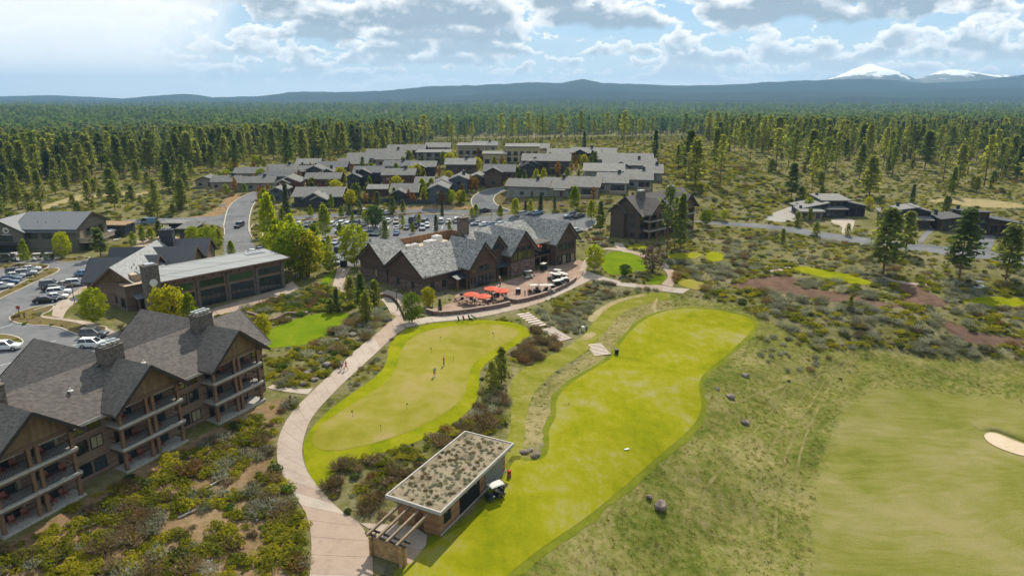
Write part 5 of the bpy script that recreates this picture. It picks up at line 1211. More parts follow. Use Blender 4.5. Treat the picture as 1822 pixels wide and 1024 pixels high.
SPEC = dict(
 sedan=(4.7, 1.82, 1.46, [(-.5, .70), (-.485, .90), (-.40, .99), (-.2, 1.0), (.18, .98), (.42, .84), (.485, .72), (.5, .55)], (-.42, -.24, .05, .25)),
 suv=(4.75, 1.9, 1.74, [(-.5, .80), (-.49, 1.05), (-.3, 1.08), (.2, 1.08), (.42, .98), (.485, .86), (.5, .6)], (-.485, -.43, .06, .25)),
 pickup=(5.5, 1.95, 1.88, [(-.5, .95), (-.495, 1.12), (-.14, 1.12), (.22, 1.12), (.44, 1.04), (.49, .9), (.5, .6)], (-.12, -.07, .09, .25)),
 van=(5.7, 2.0, 2.35, [(-.5, 1.0), (-.495, 1.25), (.28, 1.25), (.42, 1.08), (.49, .85), (.5, .6)], (-.49, -.475, .24, .41)))
_cm = {}
def car_meshes(kind, colr):
    L, Wd, Ht, prof, cab = SPEC[kind]; w = Wd/2; out = []
    key = (kind, colr)
    if key in _cm: return _cm[key]
    mb = MB(); rings = []
    for fx, zt_ in prof:
        e = 1-.10*(abs(fx)*2)**6; zb = .30 if abs(fx) < .48 else .42; ww = w*e
        rings.append([(fx*L, -ww*.92, zb), (fx*L, -ww, zb+.22), (fx*L, -ww*.985, zt_-.12), (fx*L, -ww*.86, zt_), (fx*L, ww*.86, zt_), (fx*L, ww*.985, zt_-.12), (fx*L, ww, zb+.22), (fx*L, ww*.92, zb)])
    for a, b in zip(rings, rings[1:]):
        for q in range(8): mb.poly([a[q], b[q], b[(q+1) % 8], a[(q+1) % 8]])
    mb.poly(rings[0]); mb.poly(rings[-1][::-1])
    belt = .96 if kind != 'van' else 1.2; x0, x1, x2, x3 = [c*L for c in cab]; wb, wr = w*.88, w*.70 if kind != 'van' else w*.82
    mb.hexa([(x1-.05, -wr-.02, Ht-.05), (x2+.05, -wr-.02, Ht-.05), (x2+.05, wr+.02, Ht-.05), (x1-.05, wr+.02, Ht-.05), (x1+.1, -wr*.9, Ht), (x2-.15, -wr*.9, Ht), (x2-.15, wr*.9, Ht), (x1+.1, wr*.9, Ht)])
    for s in (-1, 1):
        for (xa, xb) in ((x0, x1), (x3, x2)): mb.beam((xa, s*wb, belt), (xb, s*(wr+.01), Ht-.04), .09, .07)
        mb.beam(((x0+x3)/2-.1, s*(wb+.005), belt), ((x1+x2)/2-.1, s*(wr+.012), Ht-.04), .12, .04)
        if kind == 'van': mb.hexa([(x0, s*wb*.99, belt), (L*.02, s*wb*.99, belt), (L*.02, s*(wb+.02), belt), (x0, s*(wb+.02), belt), (x1, s*wr*.99, Ht-.06), (L*.02, s*wr*.99, Ht-.06), (L*.02, s*(wr+.03), Ht-.06), (x1, s*(wr+.03), Ht-.06)])
    if kind == 'pickup': mb.box(-L*.48, -L*.14, -w*.8, w*.8, 1.121, 1.125)
    g = MB(); g.hexa([(x0, -wb, belt-.02), (x3, -wb, belt-.02), (x3, wb, belt-.02), (x0, wb, belt-.02), (x1, -wr, Ht-.05), (x2, -wr, Ht-.05), (x2, wr, Ht-.05), (x1, wr, Ht-.05)])
    out.append(('body', mb.mesh('body', CARM[colr]), (0, 0, 0))); out.append(('windows', g.mesh('windows', M_glass), (0, 0, 0)))
    r = .34 if kind in ('sedan',) else .38
    k2 = ('w', r)
    if k2 not in _cm:
        t_ = MB(); t_.tube((0, -.11, 0), (0, .11, 0), r, 14); ri = MB(); ri.tube((0, -.115, 0), (0, .115, 0), r*.62, 10); _cm[k2] = (t_.mesh('wheel', M_tyre), ri.mesh('rim', M_rim))
    for fx in (-.30, .31):
        for s in (-1, 1): out.append(('wheel', _cm[k2], (fx*L, s*(w-.09), r)))
    hd = MB(); hd.box(-.04, .06, -.18, .18, -.06, .07); tl = MB(); tl.box(-.05, .03, -.14, .14, -.09, .10)
    hm, tm = hd.mesh('headlight', M_head), tl.mesh('tail_light', M_tail)
    for s in (-1, 1): out.append(('headlight', hm, (L*.478, s*w*.66, .74 if kind == 'sedan' else .86))); out.append(('tail_light', tm, (-L*.488, s*w*.72, .84 if kind == 'sedan' else .98)))
    if kind in ('suv', 'van'):
        pass
    _cm[key] = out; return out
CF = {}
def car(kind, colr, p, yaw, label, group):
    """yaw: heading of the bonnet in degrees from +x"""
    p = Vector(p); rz = R(yaw)
    if (kind, colr) in CF: o = dup(CF[(kind, colr)], p, rz, label, group)
    else:
        o = empty({'sedan': 'parked_car', 'suv': 'parked_car', 'pickup': 'pickup_truck', 'van': 'van'}[kind], label, {'pickup': 'pickup', 'van': 'van'}.get(kind, 'car'), p, rz, group); CF[(kind, colr)] = o
        for nm, me, lc in car_meshes(kind, colr):
            if nm == 'wheel': wv = link('wheel', me[0], o, lc); link('rim', me[1], wv)
            else: link(nm, me, o, lc)
    c, s = math.cos(rz), math.sin(rz)
    dzx = float(zt(p.x+c*1.4, p.y+s*1.4))-float(zt(p.x-c*1.4, p.y-s*1.4)); o.location.z = float(zt(p.x, p.y))+.035; o.rotation_euler = (0, -math.atan2(dzx, 2.8), rz)
    block([(p.x-2.4, p.y-2.4), (p.x+2.4, p.y-2.4), (p.x+2.4, p.y+2.4), (p.x-2.4, p.y+2.4)])
    return o
LOT = 'cars in the lodge parking lot'
for (k, c, u, v, yw, lab) in [
 ('suv', 'white', 167, 617, 3, 'white SUV parked at the near end of the lot beside the balcony building roof'), ('suv', 'grey', 168, 599, 5, 'dark grey SUV parked beyond the white SUV at the near end of the lot'), ('suv', 'white', 12, 622, 8, 'white SUV cut by the left edge of the photo'),
 ('sedan', 'black', 82, 538, 22, 'black car with red reflections nearest in the row by the lodge walk'), ('sedan', 'white', 101, 532, 22, 'white car second in the row by the lodge walk'), ('suv', 'white', 106, 524, 22, 'white SUV third in the row by the lodge walk'), ('sedan', 'black', 97, 517, 22, 'dark low car between two white ones by the lodge walk'), ('suv', 'grey', 92, 510, 22, 'charcoal SUV at the far left of the row by the lodge walk'), ('sedan', 'tan', 119, 510, 22, 'cream car in the middle of the row by the lodge walk'), ('suv', 'white', 137, 508, 22, 'white SUV at the far end of the row by the lodge walk'), ('sedan', 'skyblue', 152, 490, 22, 'pale blue car half hidden behind the lodge porch roof'),
 ('sedan', 'blue', 15, 506, 25, 'blue car nearest in the left row'), ('sedan', 'blue', 20, 500, 25, 'second blue car in the left row'), ('sedan', 'white', 4, 513, 25, 'white car at the left edge of the left row'), ('sedan', 'white', 27, 494, 25, 'white car between the blue and silver ones in the left row'), ('suv', 'grey', 31, 487, 25, 'dark SUV in the left row'), ('suv', 'silver', 47, 490, 25, 'silver SUV at the right of the left row'), ('sedan', 'white', 55, 482, 25, 'white car farthest in the left row'), ('van', 'green', 8, 466, 12, 'dark green van at the left edge near the shop')]:
    car(k, c, G(u, v), yw, lab, LOT)
car('van', 'skyblue', G(265, 399), 178, 'pale blue van driving on the road behind the pool buildings', None)
car('suv', 'black', G(426, 404), -95, 'black SUV with red tail lamps driving up the entry road', None)
car('sedan', 'white', G(452, 452), 10, 'white car at the end of the glazed hall by the entry road', 'cars by the entry road'); car('sedan', 'navy', G(466, 448), 12, 'dark blue car beside the white one at the end of the glazed hall', 'cars by the entry road')
BIG = 'cars in the big car park behind the clubhouse'
rows_ = [('far row of the big car park', [(532, 402, 'white', 'sedan'), (547, 402, 'green', 'sedan'), (562, 402, 'black', 'pickup'), (592, 402, 'white', 'suv'), (606, 402, 'white', 'suv'), (620, 402, 'white', 'suv'), (634, 401, 'grey', 'suv'), (648, 401, 'grey', 'sedan'), (692, 395, 'white', 'sedan'), (706, 396, 'tan', 'sedan'), (734, 396, 'black', 'van'), (757, 396, 'grey', 'suv'), (785, 395, 'white', 'suv'), (799, 396, 'white', 'sedan'), (812, 394, 'white', 'suv')]),
 ('second row of the big car park', [(604, 413, 'silver', 'suv'), (621, 411, 'white', 'sedan'), (637, 412, 'white', 'sedan'), (652, 412, 'grey', 'sedan'), (660, 418, 'navy', 'suv'), (672, 418, 'green', 'sedan'), (708, 408, 'silver', 'sedan'), (725, 407, 'grey', 'sedan'), (740, 405, 'black', 'pickup'), (752, 408, 'silver', 'suv'), (706, 417, 'skyblue', 'sedan'), (760, 403, 'white', 'sedan')]),
 ('near rows of the big car park', [(577, 434, 'silver', 'sedan'), (597, 434, 'silver', 'sedan'), (612, 433, 'white', 'sedan'), (655, 434, 'navy', 'sedan'), (602, 447, 'navy', 'suv'), (582, 447, 'white', 'sedan'), (602, 468, 'silver', 'sedan'), (655, 444, 'silver', 'sedan'), (570, 438, 'white', 'suv')]),
 ('right end of the big car park', [(849, 400, 'silver', 'sedan'), (864, 402, 'white', 'sedan'), (876, 402, 'skyblue', 'sedan'), (933, 383, 'silver', 'suv'), (957, 381, 'skyblue', 'sedan'), (1015, 386, 'silver', 'suv'), (1031, 386, 'grey', 'sedan'), (1026, 413, 'white', 'sedan'), (892, 401, 'white', 'sedan'), (836, 397, 'grey', 'sedan')]),
 ('street edge above the big car park', [(650, 379, 'white', 'suv'), (682, 380, 'silver', 'suv'), (690, 381, 'white', 'sedan'), (627, 380, 'black', 'sedan'), (862, 378, 'black', 'suv')])]
ordn = ['first', 'second', 'third', 'fourth', 'fifth', 'sixth', 'seventh', 'eighth', 'ninth', 'tenth', 'eleventh', 'twelfth', 'thirteenth', 'fourteenth', 'fifteenth']
for (nm, lst) in rows_:
    for q, (u, v, c, k) in enumerate(sorted(lst)):
        car(k, c, G(u, v), -90+rnd.uniform(-7, 7)+(180 if rnd.random() < .4 else 0) if 'right' not in nm and 'street' not in nm else rnd.choice((20, 30, -160)), '%s %s, %s from the left in the %s' % (dict(skyblue='pale blue', tan='cream', navy='dark blue').get(c, c), {'suv': 'SUV', 'sedan': 'car', 'van': 'tall vehicle', 'pickup': 'pickup'}[k], ordn[q], nm), BIG)
# golf carts
M_cart = {k: paint('cart_'+k, c, .35) for k, c in dict(white=(.62, .62, .58), green=(.05, .14, .09), navy=(.03, .04, .055), black=(.015, .015, .016)).items()}
M_seat = plain('cart_seat', (.40, .36, .30), .7); M_seatd = plain('dark_cart_seat', (.03, .03, .03), .7); M_canopy = plain('cart_canopy', (.52, .49, .44), .6); CART = {}
def cart(colr, p, yaw, label, group='golf carts', bags=True):
    p = Vector(p); z = float(zt(p.x, p.y))+.06
    if colr in CART: return dup(CART[colr], (p.x, p.y, z), R(yaw), label, group)
    o = empty('golf_cart', label, 'golf cart', (p.x, p.y, z), R(yaw), group); CART[colr] = o
    f = MB(); f.prism([(-1.15, -.55, .32), (1.2, -.55, .32), (1.25, -.55, .55), (.95, -.55, .82), (.62, -.55, .80), (.55, -.55, .42), (-.1, -.55, .42), (-.15, -.55, .68), (-.75, -.55, .68), (-.8, -.55, .60), (-1.15, -.55, .60)], (0, 1.1, 0)); fixn(f.build('body', M_cart[colr], o))
    f = MB(); f.box(-.62, -.12, -.5, .5, .683, .82); f.build('seat', M_seatd if colr != 'white' else M_seat, o)
    f = MB(); f.hexa([(-.76, -.5, .85), (-.64, -.5, .85), (-.64, .5, .85), (-.76, .5, .85), (-.86, -.5, 1.25), (-.76, -.5, 1.25), (-.76, .5, 1.25), (-.86, .5, 1.25)]); f.build('backrest', M_seatd if colr != 'white' else M_seat, o)
    f = MB(); f.hexa([(-1.05, -.62, 1.84), (.85, -.62, 1.84), (.85, .62, 1.84), (-1.05, .62, 1.84), (-.95, -.5, 1.92), (.75, -.5, 1.92), (.75, .5, 1.92), (-.95, .5, 1.92)]); f.build('canopy', M_canopy, o)
    for s in (-1, 1):
        for (xa, xb) in ((.80, .62), (-.85, -.9)):
            f = MB(); f.tube((xa, s*.52, .7), (xb, s*.54, 1.84), .025, 5); f.build('post', M_blk, o)
        for x in (-.78, .85):
            t_ = MB(); t_.tube((x, s*.45-.09, .23), (x, s*.45+.09, .23), .23, 12); wv = t_.build('wheel', M_tyre, o); ri = MB(); ri.tube((x, s*.45-.095, .23), (x, s*.45+.095, .23), .12, 8); ri.build('rim', M_rim, wv)
        if bags: b = MB(); b.tube((-1.0, s*.25, .62), (-1.12, s*.25, 1.35), .13, 8); b.build('golf_bag', M_blk, o)
    f = MB(); f.tube((.6, -.25, .8), (.40, -.25, 1.0), .02, 5); f.tube((.40, -.25, .86), (.36, -.25, 1.12), .02, 5); f.build('steering_wheel', M_blk, o)
    return o
cart('navy', G(881, 886), 215, 'dark golf cart with a pale roof parked at the roll door of the range hut')
for (c, u, v, yw, lab) in [('black', 949, 521, 200, 'black golf cart with pale roof nearest to the barrel on the terrace'), ('white', 978, 521, 20, 'white cart without passengers by the terrace wall'), ('black', 966, 521, 190, 'black cart beside the white one at the terrace wall'), ('black', 989, 513, 200, 'dark cart in the middle along the terrace wall'), ('navy', 996, 511, 20, 'dark blue cart right of the middle one along the terrace wall'), ('navy', 1004, 508, 200, 'dark blue cart at the right end of the terrace wall'),
   ('black', 983, 499, 150, 'leftmost dark cart of the cluster at the right of the terrace'), ('navy', 990, 501, 160, 'front cart of the cluster at the right of the terrace'), ('black', 997, 498, 150, 'middle cart of the cluster at the right of the terrace'), ('navy', 1003, 500, 140, 'rightmost cart of the cluster at the right of the terrace'), ('black', 991, 493, 150, 'back cart of the cluster at the right of the terrace'), ('white', 940, 495, 30, 'cart in front of the green shrub by the tall gable'), ('black', 967, 481, 60, 'cart in the shade under the upper deck'),
   ('white', 25, 462, 200, 'white cart beside the dark green van at the shop'), ('white', 66, 463, 190, 'white cart behind the lime tree at the shop'), ('green', 88, 462, 190, 'green cart with pale roof in front of the shop wall'), ('white', 36, 464, 190, 'white cart third from the left at the shop'), ('white', 1742, 514, 10, 'white golf cart half hidden in the scrub at the right')]:
    cart(c, G(u, v), yw, lab)

# ================================================================== TERRACE
M_red = plain('red_canvas', (.62, .10, .045), .8, 0, .1); M_wood = plain('teak', (.20, .115, .065), .7, 0, .2, 4); M_wick = plain('dark_wicker', (.035, .03, .028), .8); M_wallst = clad('terrace_wall_stone', (.20, .135, .105), 'stone', .4, var=.35); M_cap = plain('wall_cap', (.30, .215, .17), .8)
UF = []
def umbrella(x, y, z, label):
    if UF: return dup(UF[0], (x, y, z), rnd.random(), label, 'red parasols')
    o = empty('parasol', label, 'parasol', (x, y, z), 0, 'red parasols'); UF.append(o)
    f = MB(); f.tube((0, 0, .05), (0, 0, 2.75), .03, 6); f.build('pole', M_wood, o); f = MB(); f.tube((0, 0, 0), (0, 0, .08), .28, 10); f.build('base', M_blk, o)
    f = MB(); n = 8
    for k in range(n):
        a, b = 2*math.pi*k/n, 2*math.pi*(k+1)/n
        p, q = (1.75*math.cos(a), 1.75*math.sin(a), 2.15), (1.75*math.cos(b), 1.75*math.sin(b), 2.15); f.poly([p, q, (0, 0, 2.75)]); f.poly([(p[0], p[1], 2.03), (q[0], q[1], 2.03), q, p])
    f.build('canopy', M_red, o)
    for k in range(n):
        a = 2*math.pi*k/n; r_ = MB(); r_.beam((0, 0, 2.66), (1.7*math.cos(a), 1.7*math.sin(a), 2.11), .025, .03); r_.build('rib', M_wood, o)
    return o
for (u, v, lab) in [(839, 521, 'leftmost red parasol on the terrace'), (860, 524.5, 'red parasol nearest to the terrace wall'), (874.5, 510.5, 'red parasol against the glazed doors of the clubhouse'), (893, 514, 'rightmost red parasol on the terrace')]:
    p = AT(u, v, 2.5); umbrella(p.x, p.y, float(zt(p.x, p.y))+.04, lab)
p = cw(38.4, .5); umbrella(p.x, p.y, 3.36, 'red parasol on the upper deck under the pergola')
TF = []; KF = []
def table(u, v, label):
    p = G(u, v); p.z += .045
    if TF: return dup(TF[0], p, rnd.random()*2, label, 'terrace tables')
    o = empty('terrace_table', label, 'table', p, 0, 'terrace tables'); TF.append(o)
    f = MB(); f.tube((0, 0, .70), (0, 0, .74), .55, 14); f.build('tabletop', M_cap, o); f = MB(); f.tube((0, 0, 0), (0, 0, .70), .05, 6); f.build('pedestal', M_blk, o); f = MB(); f.tube((0, 0, 0), (0, 0, .04), .3, 10); f.build('foot', M_blk, o); return o
def chair_parts(o, mat, frame):
    f = MB(); f.box(-.28, .28, -.28, .26, .40, .46); f.build('seat', mat, o); f = MB(); f.hexa([(-.28, .22, .47), (.28, .22, .47), (.28, .28, .47), (-.28, .28, .47), (-.27, .36, 1.0), (.27, .36, 1.0), (.27, .42, 1.0), (-.27, .42, 1.0)]); f.build('backrest', mat, o)
    for sx in (-.29, .29):
        for sy in (-.26, .24): f = MB(); f.box(sx-.025, sx+.025, sy-.025, sy+.025, 0, .62 if sy < 0 else .66); f.build('leg', frame, o)
        f = MB(); f.box(sx-.04, sx+.04, -.32, .28, .62 if True else 0, .66); f.build('armrest', frame, o)
def terrace_chair(x, y, rz, label):
    z = float(zt(x, y))+.045
    if KF: return dup(KF[0], (x, y, z), rz, label, 'terrace chairs')
    o = empty('terrace_chair', label, 'chair', (x, y, z), rz, 'terrace chairs'); KF.append(o); chair_parts(o, M_wick, M_blk); return o
for k, (u, v, pl, nch) in enumerate([(839, 529, 'under the leftmost parasol', 4), (860, 533, 'under the parasol near the wall', 4), (874, 521, 'under the parasol at the glazed doors', 4), (893, 523, 'under the rightmost parasol', 3), (846, 535, 'beside the picnic table', 3), (868, 538, 'at the low planter', 3), (854, 541, 'at the wall by the picnic tables', 2), (880, 526, 'by the black board', 3), (822, 533, 'left of the parasols', 2)]):
    table(u, v, 'small round terrace table '+pl); p = G(u, v)
    for q in range(nch): a = q*2*math.pi/nch+k; terrace_chair(p.x+.95*math.cos(a), p.y+.95*math.sin(a), a-math.pi/2, 'wicker chair on the %s of the table ' % ('right side', 'far side', 'left side', 'near side')[int(((a % 6.283)+.785)//1.571) % 4]+pl)
PF = []
for (u, v, yw, lab) in [(824, 541, 42, 'long teak picnic table nearest to the terrace wall'), (817, 534, 42, 'teak picnic table beyond the near one')]:
    p = G(u, v); o = empty('picnic_table', lab, 'picnic table', (p.x, p.y, p.z+.045), R(yw), 'picnic tables')
    for k in range(4): f = MB(); f.box(-1.3, 1.3, -.42+k*.215, -.23+k*.215, .70, .75); f.build('plank', M_wood, o)
    for s in (-1, 1): f = MB(); f.box(-1.3, 1.3, s*.85-.16, s*.85+.16, .42, .47); f.build('bench', M_wood, o)
    for x in (-1, 1): f = MB(); f.box(x-.05, x+.05, -.85, .85, .34, .415); f.box(x-.05, x+.05, -.3, -.2, 0, .34); f.box(x-.05, x+.05, .2, .3, 0, .34); f.box(x-.05, x+.05, -.3, .3, .415, .695); f.build('trestle', M_wood, o)
def low_wall(name, label, px, ht, wd, cap=True):
    P = chaikin([G(*p).xy for p in px], 1, False); o = empty(name, label, 'wall', (*P[0], float(zt(*P[0])))); b = Vector(o.location); mb = MB(); cp = MB()
    ring = []
    for k in range(len(P)):
        t_ = (P[min(k+1, len(P)-1)]-P[max(k-1, 0)]).normalized(); n = Vector((-t_.y, t_.x)); ring.append((P[k]-n*wd/2, P[k]+n*wd/2, P[k]-n*(wd/2+.06), P[k]+n*(wd/2+.06), float(zt(*P[k]))))
    for (a, c, a2, c2, z), (d, e, d2, e2, z2) in zip(ring, ring[1:]):
        q = lambda p, zz: (p.x-b.x, p.y-b.y, zz-b.z)
        mb.hexa([q(a, z-.6), q(d, z2-.6), q(e, z2-.6), q(c, z-.6), q(a, z+ht), q(d, z2+ht), q(e, z2+ht), q(c, z+ht)]); cp.hexa([q(a2, z+ht+.003), q(d2, z2+ht+.003), q(e2, z2+ht+.003), q(c2, z+ht+.003), q(a2, z+ht+.09), q(d2, z2+ht+.09), q(e2, z2+ht+.09), q(c2, z+ht+.09)])
    mb.build('stonework', M_wallst, o)
    if cap: cp.build('coping', M_cap, o)
    block(P+[r_[1]+(r_[1]-r_[0])*2 for r_ in ring][::-1])
low_wall('terrace_wall', 'left curved stone wall along the front of the terrace', [(759, 556), (778, 562), (806, 560), (837, 556), (883, 549), (907, 543)], .85, .5)
low_wall('terrace_wall', 'right curved stone wall along the front of the terrace', [(897, 535), (910, 538), (922, 540), (975, 525), (1006, 511), (1022, 501), (1024, 496)], .85, .5)
low_wall('garden_wall', 'dark stone retaining wall at the top of the lawn by the glazed hall', [(440, 560), (458, 565), (478, 574), (492, 572), (508, 561), (528, 562)], .8, .7, False)
low_wall('garden_wall', 'low stone wall curving down beside the clubhouse path', [(668, 528), (690, 528), (706, 536), (716, 552), (722, 568)], .7, .4)
p = G(889, 539); o = empty('planter', 'low brick planter on the terrace near the wall opening', 'planter', p, R(30)); f = MB(); f.box(-1.6, 1.6, -.5, .5, 0, .45); f.build('trough', M_wallst, o); f = MB(); f.box(-1.45, 1.45, -.38, .38, .452, .5); f.build('soil', M_mulch, o)
p = G(922, 522); o = empty('barrel', 'dark barrel standing alone on the terrace', 'barrel', (p.x, p.y, p.z+.04))
f = MB(); f.tube((0, 0, 0), (0, 0, .5), .52, 14, .62, caps=False); f.tube((0, 0, .5), (0, 0, 1.15), .62, 14, .52); f.build('staves', M_blk, o)
for z in (.2, .9): f = MB(); f.tube((0, 0, z), (0, 0, z+.06), .605, 14, caps=False); f.build('hoop', M_rim, o)
f = MB(); f.tube((0, 0, 1.152), (0, 0, 1.19), .53, 14); f.build('lid', K['steel'], o)
p = G(886, 528); o = empty('board_sign', 'black folding board sign on the terrace', 'sign', (p.x, p.y, p.z+.04), .4)
for s in (-1, 1): f = MB(); f.hexa([(-.3, s*.28-.02, 0), (.3, s*.28-.02, 0), (.3, s*.28+.02, 0), (-.3, s*.28+.02, 0), (-.3, s*.025-.02, 1.1), (.3, s*.025-.02, 1.1), (.3, s*.025+.02, 1.1), (-.3, s*.025+.02, 1.1)]); f.build('panel', M_blk, o)
# balcony chairs
M_chair = plain('red_brown_resin', (.26, .085, .065), .6); BF = []
for (root, x, y, z, rz) in CHAIRS:
    c, s = math.cos(root.rotation_euler.z), math.sin(root.rotation_euler.z); p = Vector((root.location.x+c*x-s*y, root.location.y+s*x+c*y, root.location.z+z+.004)); nm = 'dark right block' if root.location.x > 0 else 'left balcony building'; fl = {0: 'ground floor terrace', 1: 'middle balcony', 2: 'top balcony'}[int(z > 1)+int(z > 4)]
    bay = int((x+1)//13.7) if root.location.x < 0 else int(x > 14); side = 'left' if (x-[0, 13.7, 27.4][bay] if root.location.x < 0 else x-[1.6, 17.6][bay]) < 4.25 else 'right'
    lab = 'armchair, %s, %s half, %s gable, %s' % (fl, side, (['nearest', 'middle', 'farthest'] if root.location.x < 0 else ['left', 'right'])[bay], nm)
    rr = root.rotation_euler.z+rz
    if BF: dup(BF[0], p, rr, lab, 'balcony armchairs')
    else: o = empty('armchair', lab, 'chair', p, rr, 'balcony armchairs'); BF.append(o); chair_parts(o, M_chair, M_chair)

# ================================================================== PEOPLE
def skin_mesh(name, V, E, Rd, mat, lv=1):
    me = bpy.data.meshes.new('skel'); bm = bmesh.new(); lay = bm.verts.layers.skin.verify(); vs = [bm.verts.new(v) for v in V]
    for a, b in E: bm.edges.new((vs[a], vs[b]))
    for v, r in zip(vs, Rd): v[lay].radius = r if hasattr(r, '__len__') else (r, r)
    vs[0][lay].use_root = True; bm.to_mesh(me); bm.free(); o = bpy.data.objects.new('skel', me); COL.objects.link(o)
    o.modifiers.new('s', 'SKIN').use_smooth_shade = True; sb = o.modifiers.new('d', 'SUBSURF'); sb.levels = lv; sb.render_levels = lv
    dg = bpy.context.evaluated_depsgraph_get(); out = bpy.data.meshes.new_from_object(o.evaluated_get(dg)); bpy.data.objects.remove(o); out.name = name; out.materials.clear(); out.materials.append(mat); return out
M_skin = plain('skin', (.52, .30, .21), .6, 0, .05); M_hair = plain('dark_hair', (.04, .025, .018), .8)
def cloth(n_, c): return plain(n_, c, .85, 0, .08, 6)
_pp = {}
def person(p, yaw, pose, top, bottom, label, hat=None, bare_legs=True):
    """facing local +x"""
    lean = {'putt': .42, 'walk': .03, 'stand': 0, 'walk2': .03}[pose]; st = {'walk': .30, 'walk2': -.26}.get(pose, 0); kb = .10 if pose == 'putt' else 0
    hip = Vector((-.05*bool(kb), 0, .93-kb*.5)); up = Vector((math.sin(lean), 0, math.cos(lean)))
    ch = hip+up*.38; nk = hip+up*.56; hd = nk+Vector((math.sin(lean*1.3), 0, math.cos(lean*1.3)))*.16
    V = [hip, hip+up*.2, ch, nk, hd-Vector((0, 0, .02)), hd+Vector((.01, 0, .09))]; E = [(0, 1), (1, 2), (2, 3), (3, 4), (4, 5)]; Rd = [(.15, .11), (.135, .10), (.165, .115), .055, .088, .075]
    E2 = []; tops = [0, 1, 2]; ends = {}
    for s in (-1, 1):
        sh = ch+Vector((0, s*.20, .10))
        if pose == 'putt': el, wr = sh+Vector((.16, -s*.03, -.24)), hip+Vector((.36, s*.04, -.02))
        else: q = -s*st*.7; el, wr = sh+Vector((q*.4-.02, s*.05, -.28)), sh+Vector((q+.05, s*.06, -.53))
        k = len(V); V += [sh, el, wr]; Rd += [.062, .045, .034]; E += [(2, k), (k, k+1), (k+1, k+2)]; ends['sh%d' % s], ends['el%d' % s] = sh, el
        d = (wr-el).normalized(); pm = wr+d*.07; V.append(pm); Rd.append((.040, .018)); E.append((k+2, k+3)); lat = Vector((d.z, 0, -d.x)) if abs(d.z) > .2 else Vector((1, 0, 0)); lat.normalize()
        for f_ in range(4):
            a = pm+d*.05+lat*(f_-1.5)*.019; b = a+d*(.045, .055, .05, .035)[f_]+Vector((.012, -s*.01, 0)); kk = len(V); V += [a, b]; Rd += [.009, .007]; E += [(k+3, kk), (kk, kk+1)]
        a = wr+d*.04+lat*.045; kk = len(V); V += [a, a+d*.035]; Rd += [.011, .008]; E += [(k+2, kk), (kk, kk+1)]
        hp = hip+Vector((0, s*.09, -.05)); fx = s*st; kn = Vector((hip.x+fx*.55+kb*1.2+.02, s*.10, .50)); an = Vector((hip.x+fx*1.1+(-.10 if fx < 0 else 0), s*.10, .09+(.06 if fx < 0 else 0))); to = an+Vector((.17, s*.02, -.05))
        k = len(V); V += [hp, kn, an, to]; Rd += [.088, .060, .042, (.045, .035)]; E += [(0, k), (k, k+1), (k+1, k+2), (k+2, k+3)]; ends['hp%d' % s], ends['kn%d' % s], ends['an%d' % s], ends['to%d' % s] = hp, kn, an, to
    key = pose
    if key not in _pp: _pp[key] = skin_mesh('person', V, E, Rd, M_skin)
    z = float(zt(p[0], p[1]))+.06
    o = link('person', _pp[key], None, (p[0], p[1], z), R(yaw)); tag(o, label, 'person')
    tv = [hip, hip+up*.2, ch, ch+up*.13]; te = [(0, 1), (1, 2), (2, 3)]; tr = [(.165, .125), (.155, .115), (.182, .13), (.10, .08)]
    for s in (-1, 1): k = len(tv); e = ends['sh%d' % s].lerp(ends['el%d' % s], .6); tv += [ends['sh%d' % s], e]; te += [(2, k), (k, k+1)]; tr += [.075, .062]
    link('shirt', skin_mesh('shirt', tv, te, tr, top), o)
    bv = [hip+Vector((0, 0, .06)), hip]; be = [(0, 1)]; br = [(.16, .12), (.168, .13)]
    for s in (-1, 1):
        k = len(bv); bv += [ends['hp%d' % s], ends['kn%d' % s]]; be += [(1, k), (k, k+1)]; br += [.102, .080]
        if not bare_legs: bv.append(ends['an%d' % s]); be.append((k+1, k+2)); br.append(.062)
    link('shorts' if bare_legs else 'trousers', skin_mesh('legs', bv, be, br, bottom), o)
    hv = [hd+Vector((-.03, 0, .02)), hd+Vector((-.02, 0, .10))]; link('cap' if hat else 'hair', skin_mesh('hair', hv, [(0, 1)], [.088, .082], hat or M_hair), o)
    for s in (-1, 1): f = MB(); a, b = ends['an%d' % s], ends['to%d' % s]; f.beam(a+Vector((-.07, 0, -.055)), b+Vector((.06, 0, 0)), .10, .07); f.build('shoe', K['white'], o)
    f = MB(); c_ = hd+Vector((.085, 0, .035))
    f.hexa([c_+Vector(q) for q in ((0, -.014, -.03), (.022, -.012, -.03), (.022, .012, -.03), (0, .014, -.03), (-.005, -.008, .01), (.004, -.006, .01), (.004, .006, .01), (-.005, .008, .01))]); f.build('nose', M_skin, o)
    for s in (-1, 1): f = MB(); f.box(c_.x-.012, c_.x+.002, s*.032-.011, s*.032+.011, c_.z+.008, c_.z+.020); f.build('eye', M_blk, o)
    return o
teal, redc, navy, whitec, pink, greyc = cloth('teal_cloth', (.04, .28, .30)), cloth('red_cloth', (.40, .045, .03)), cloth('navy_cloth', (.02, .025, .045)), cloth('white_cloth', (.62, .62, .60)), cloth('coral_cloth', (.55, .16, .12)), cloth('grey_cloth', (.10, .105, .11))
gp_ = G(773, 670); person(gp_, -60, 'putt', teal, greyc, 'person in a teal shirt bending over a putt on the practice green', teal)
rp = G(790, 651); person(rp, 200, 'stand', redc, navy, 'person in a red shirt and dark trousers standing on the practice green', redc, False)
person(G(609, 658), -130, 'walk', whitec, greyc, 'walker in pale clothes on the path left of the person in coral'); person(G(616, 659), -125, 'walk2', pink, pink, 'walker in coral clothes on the path beside the practice green')
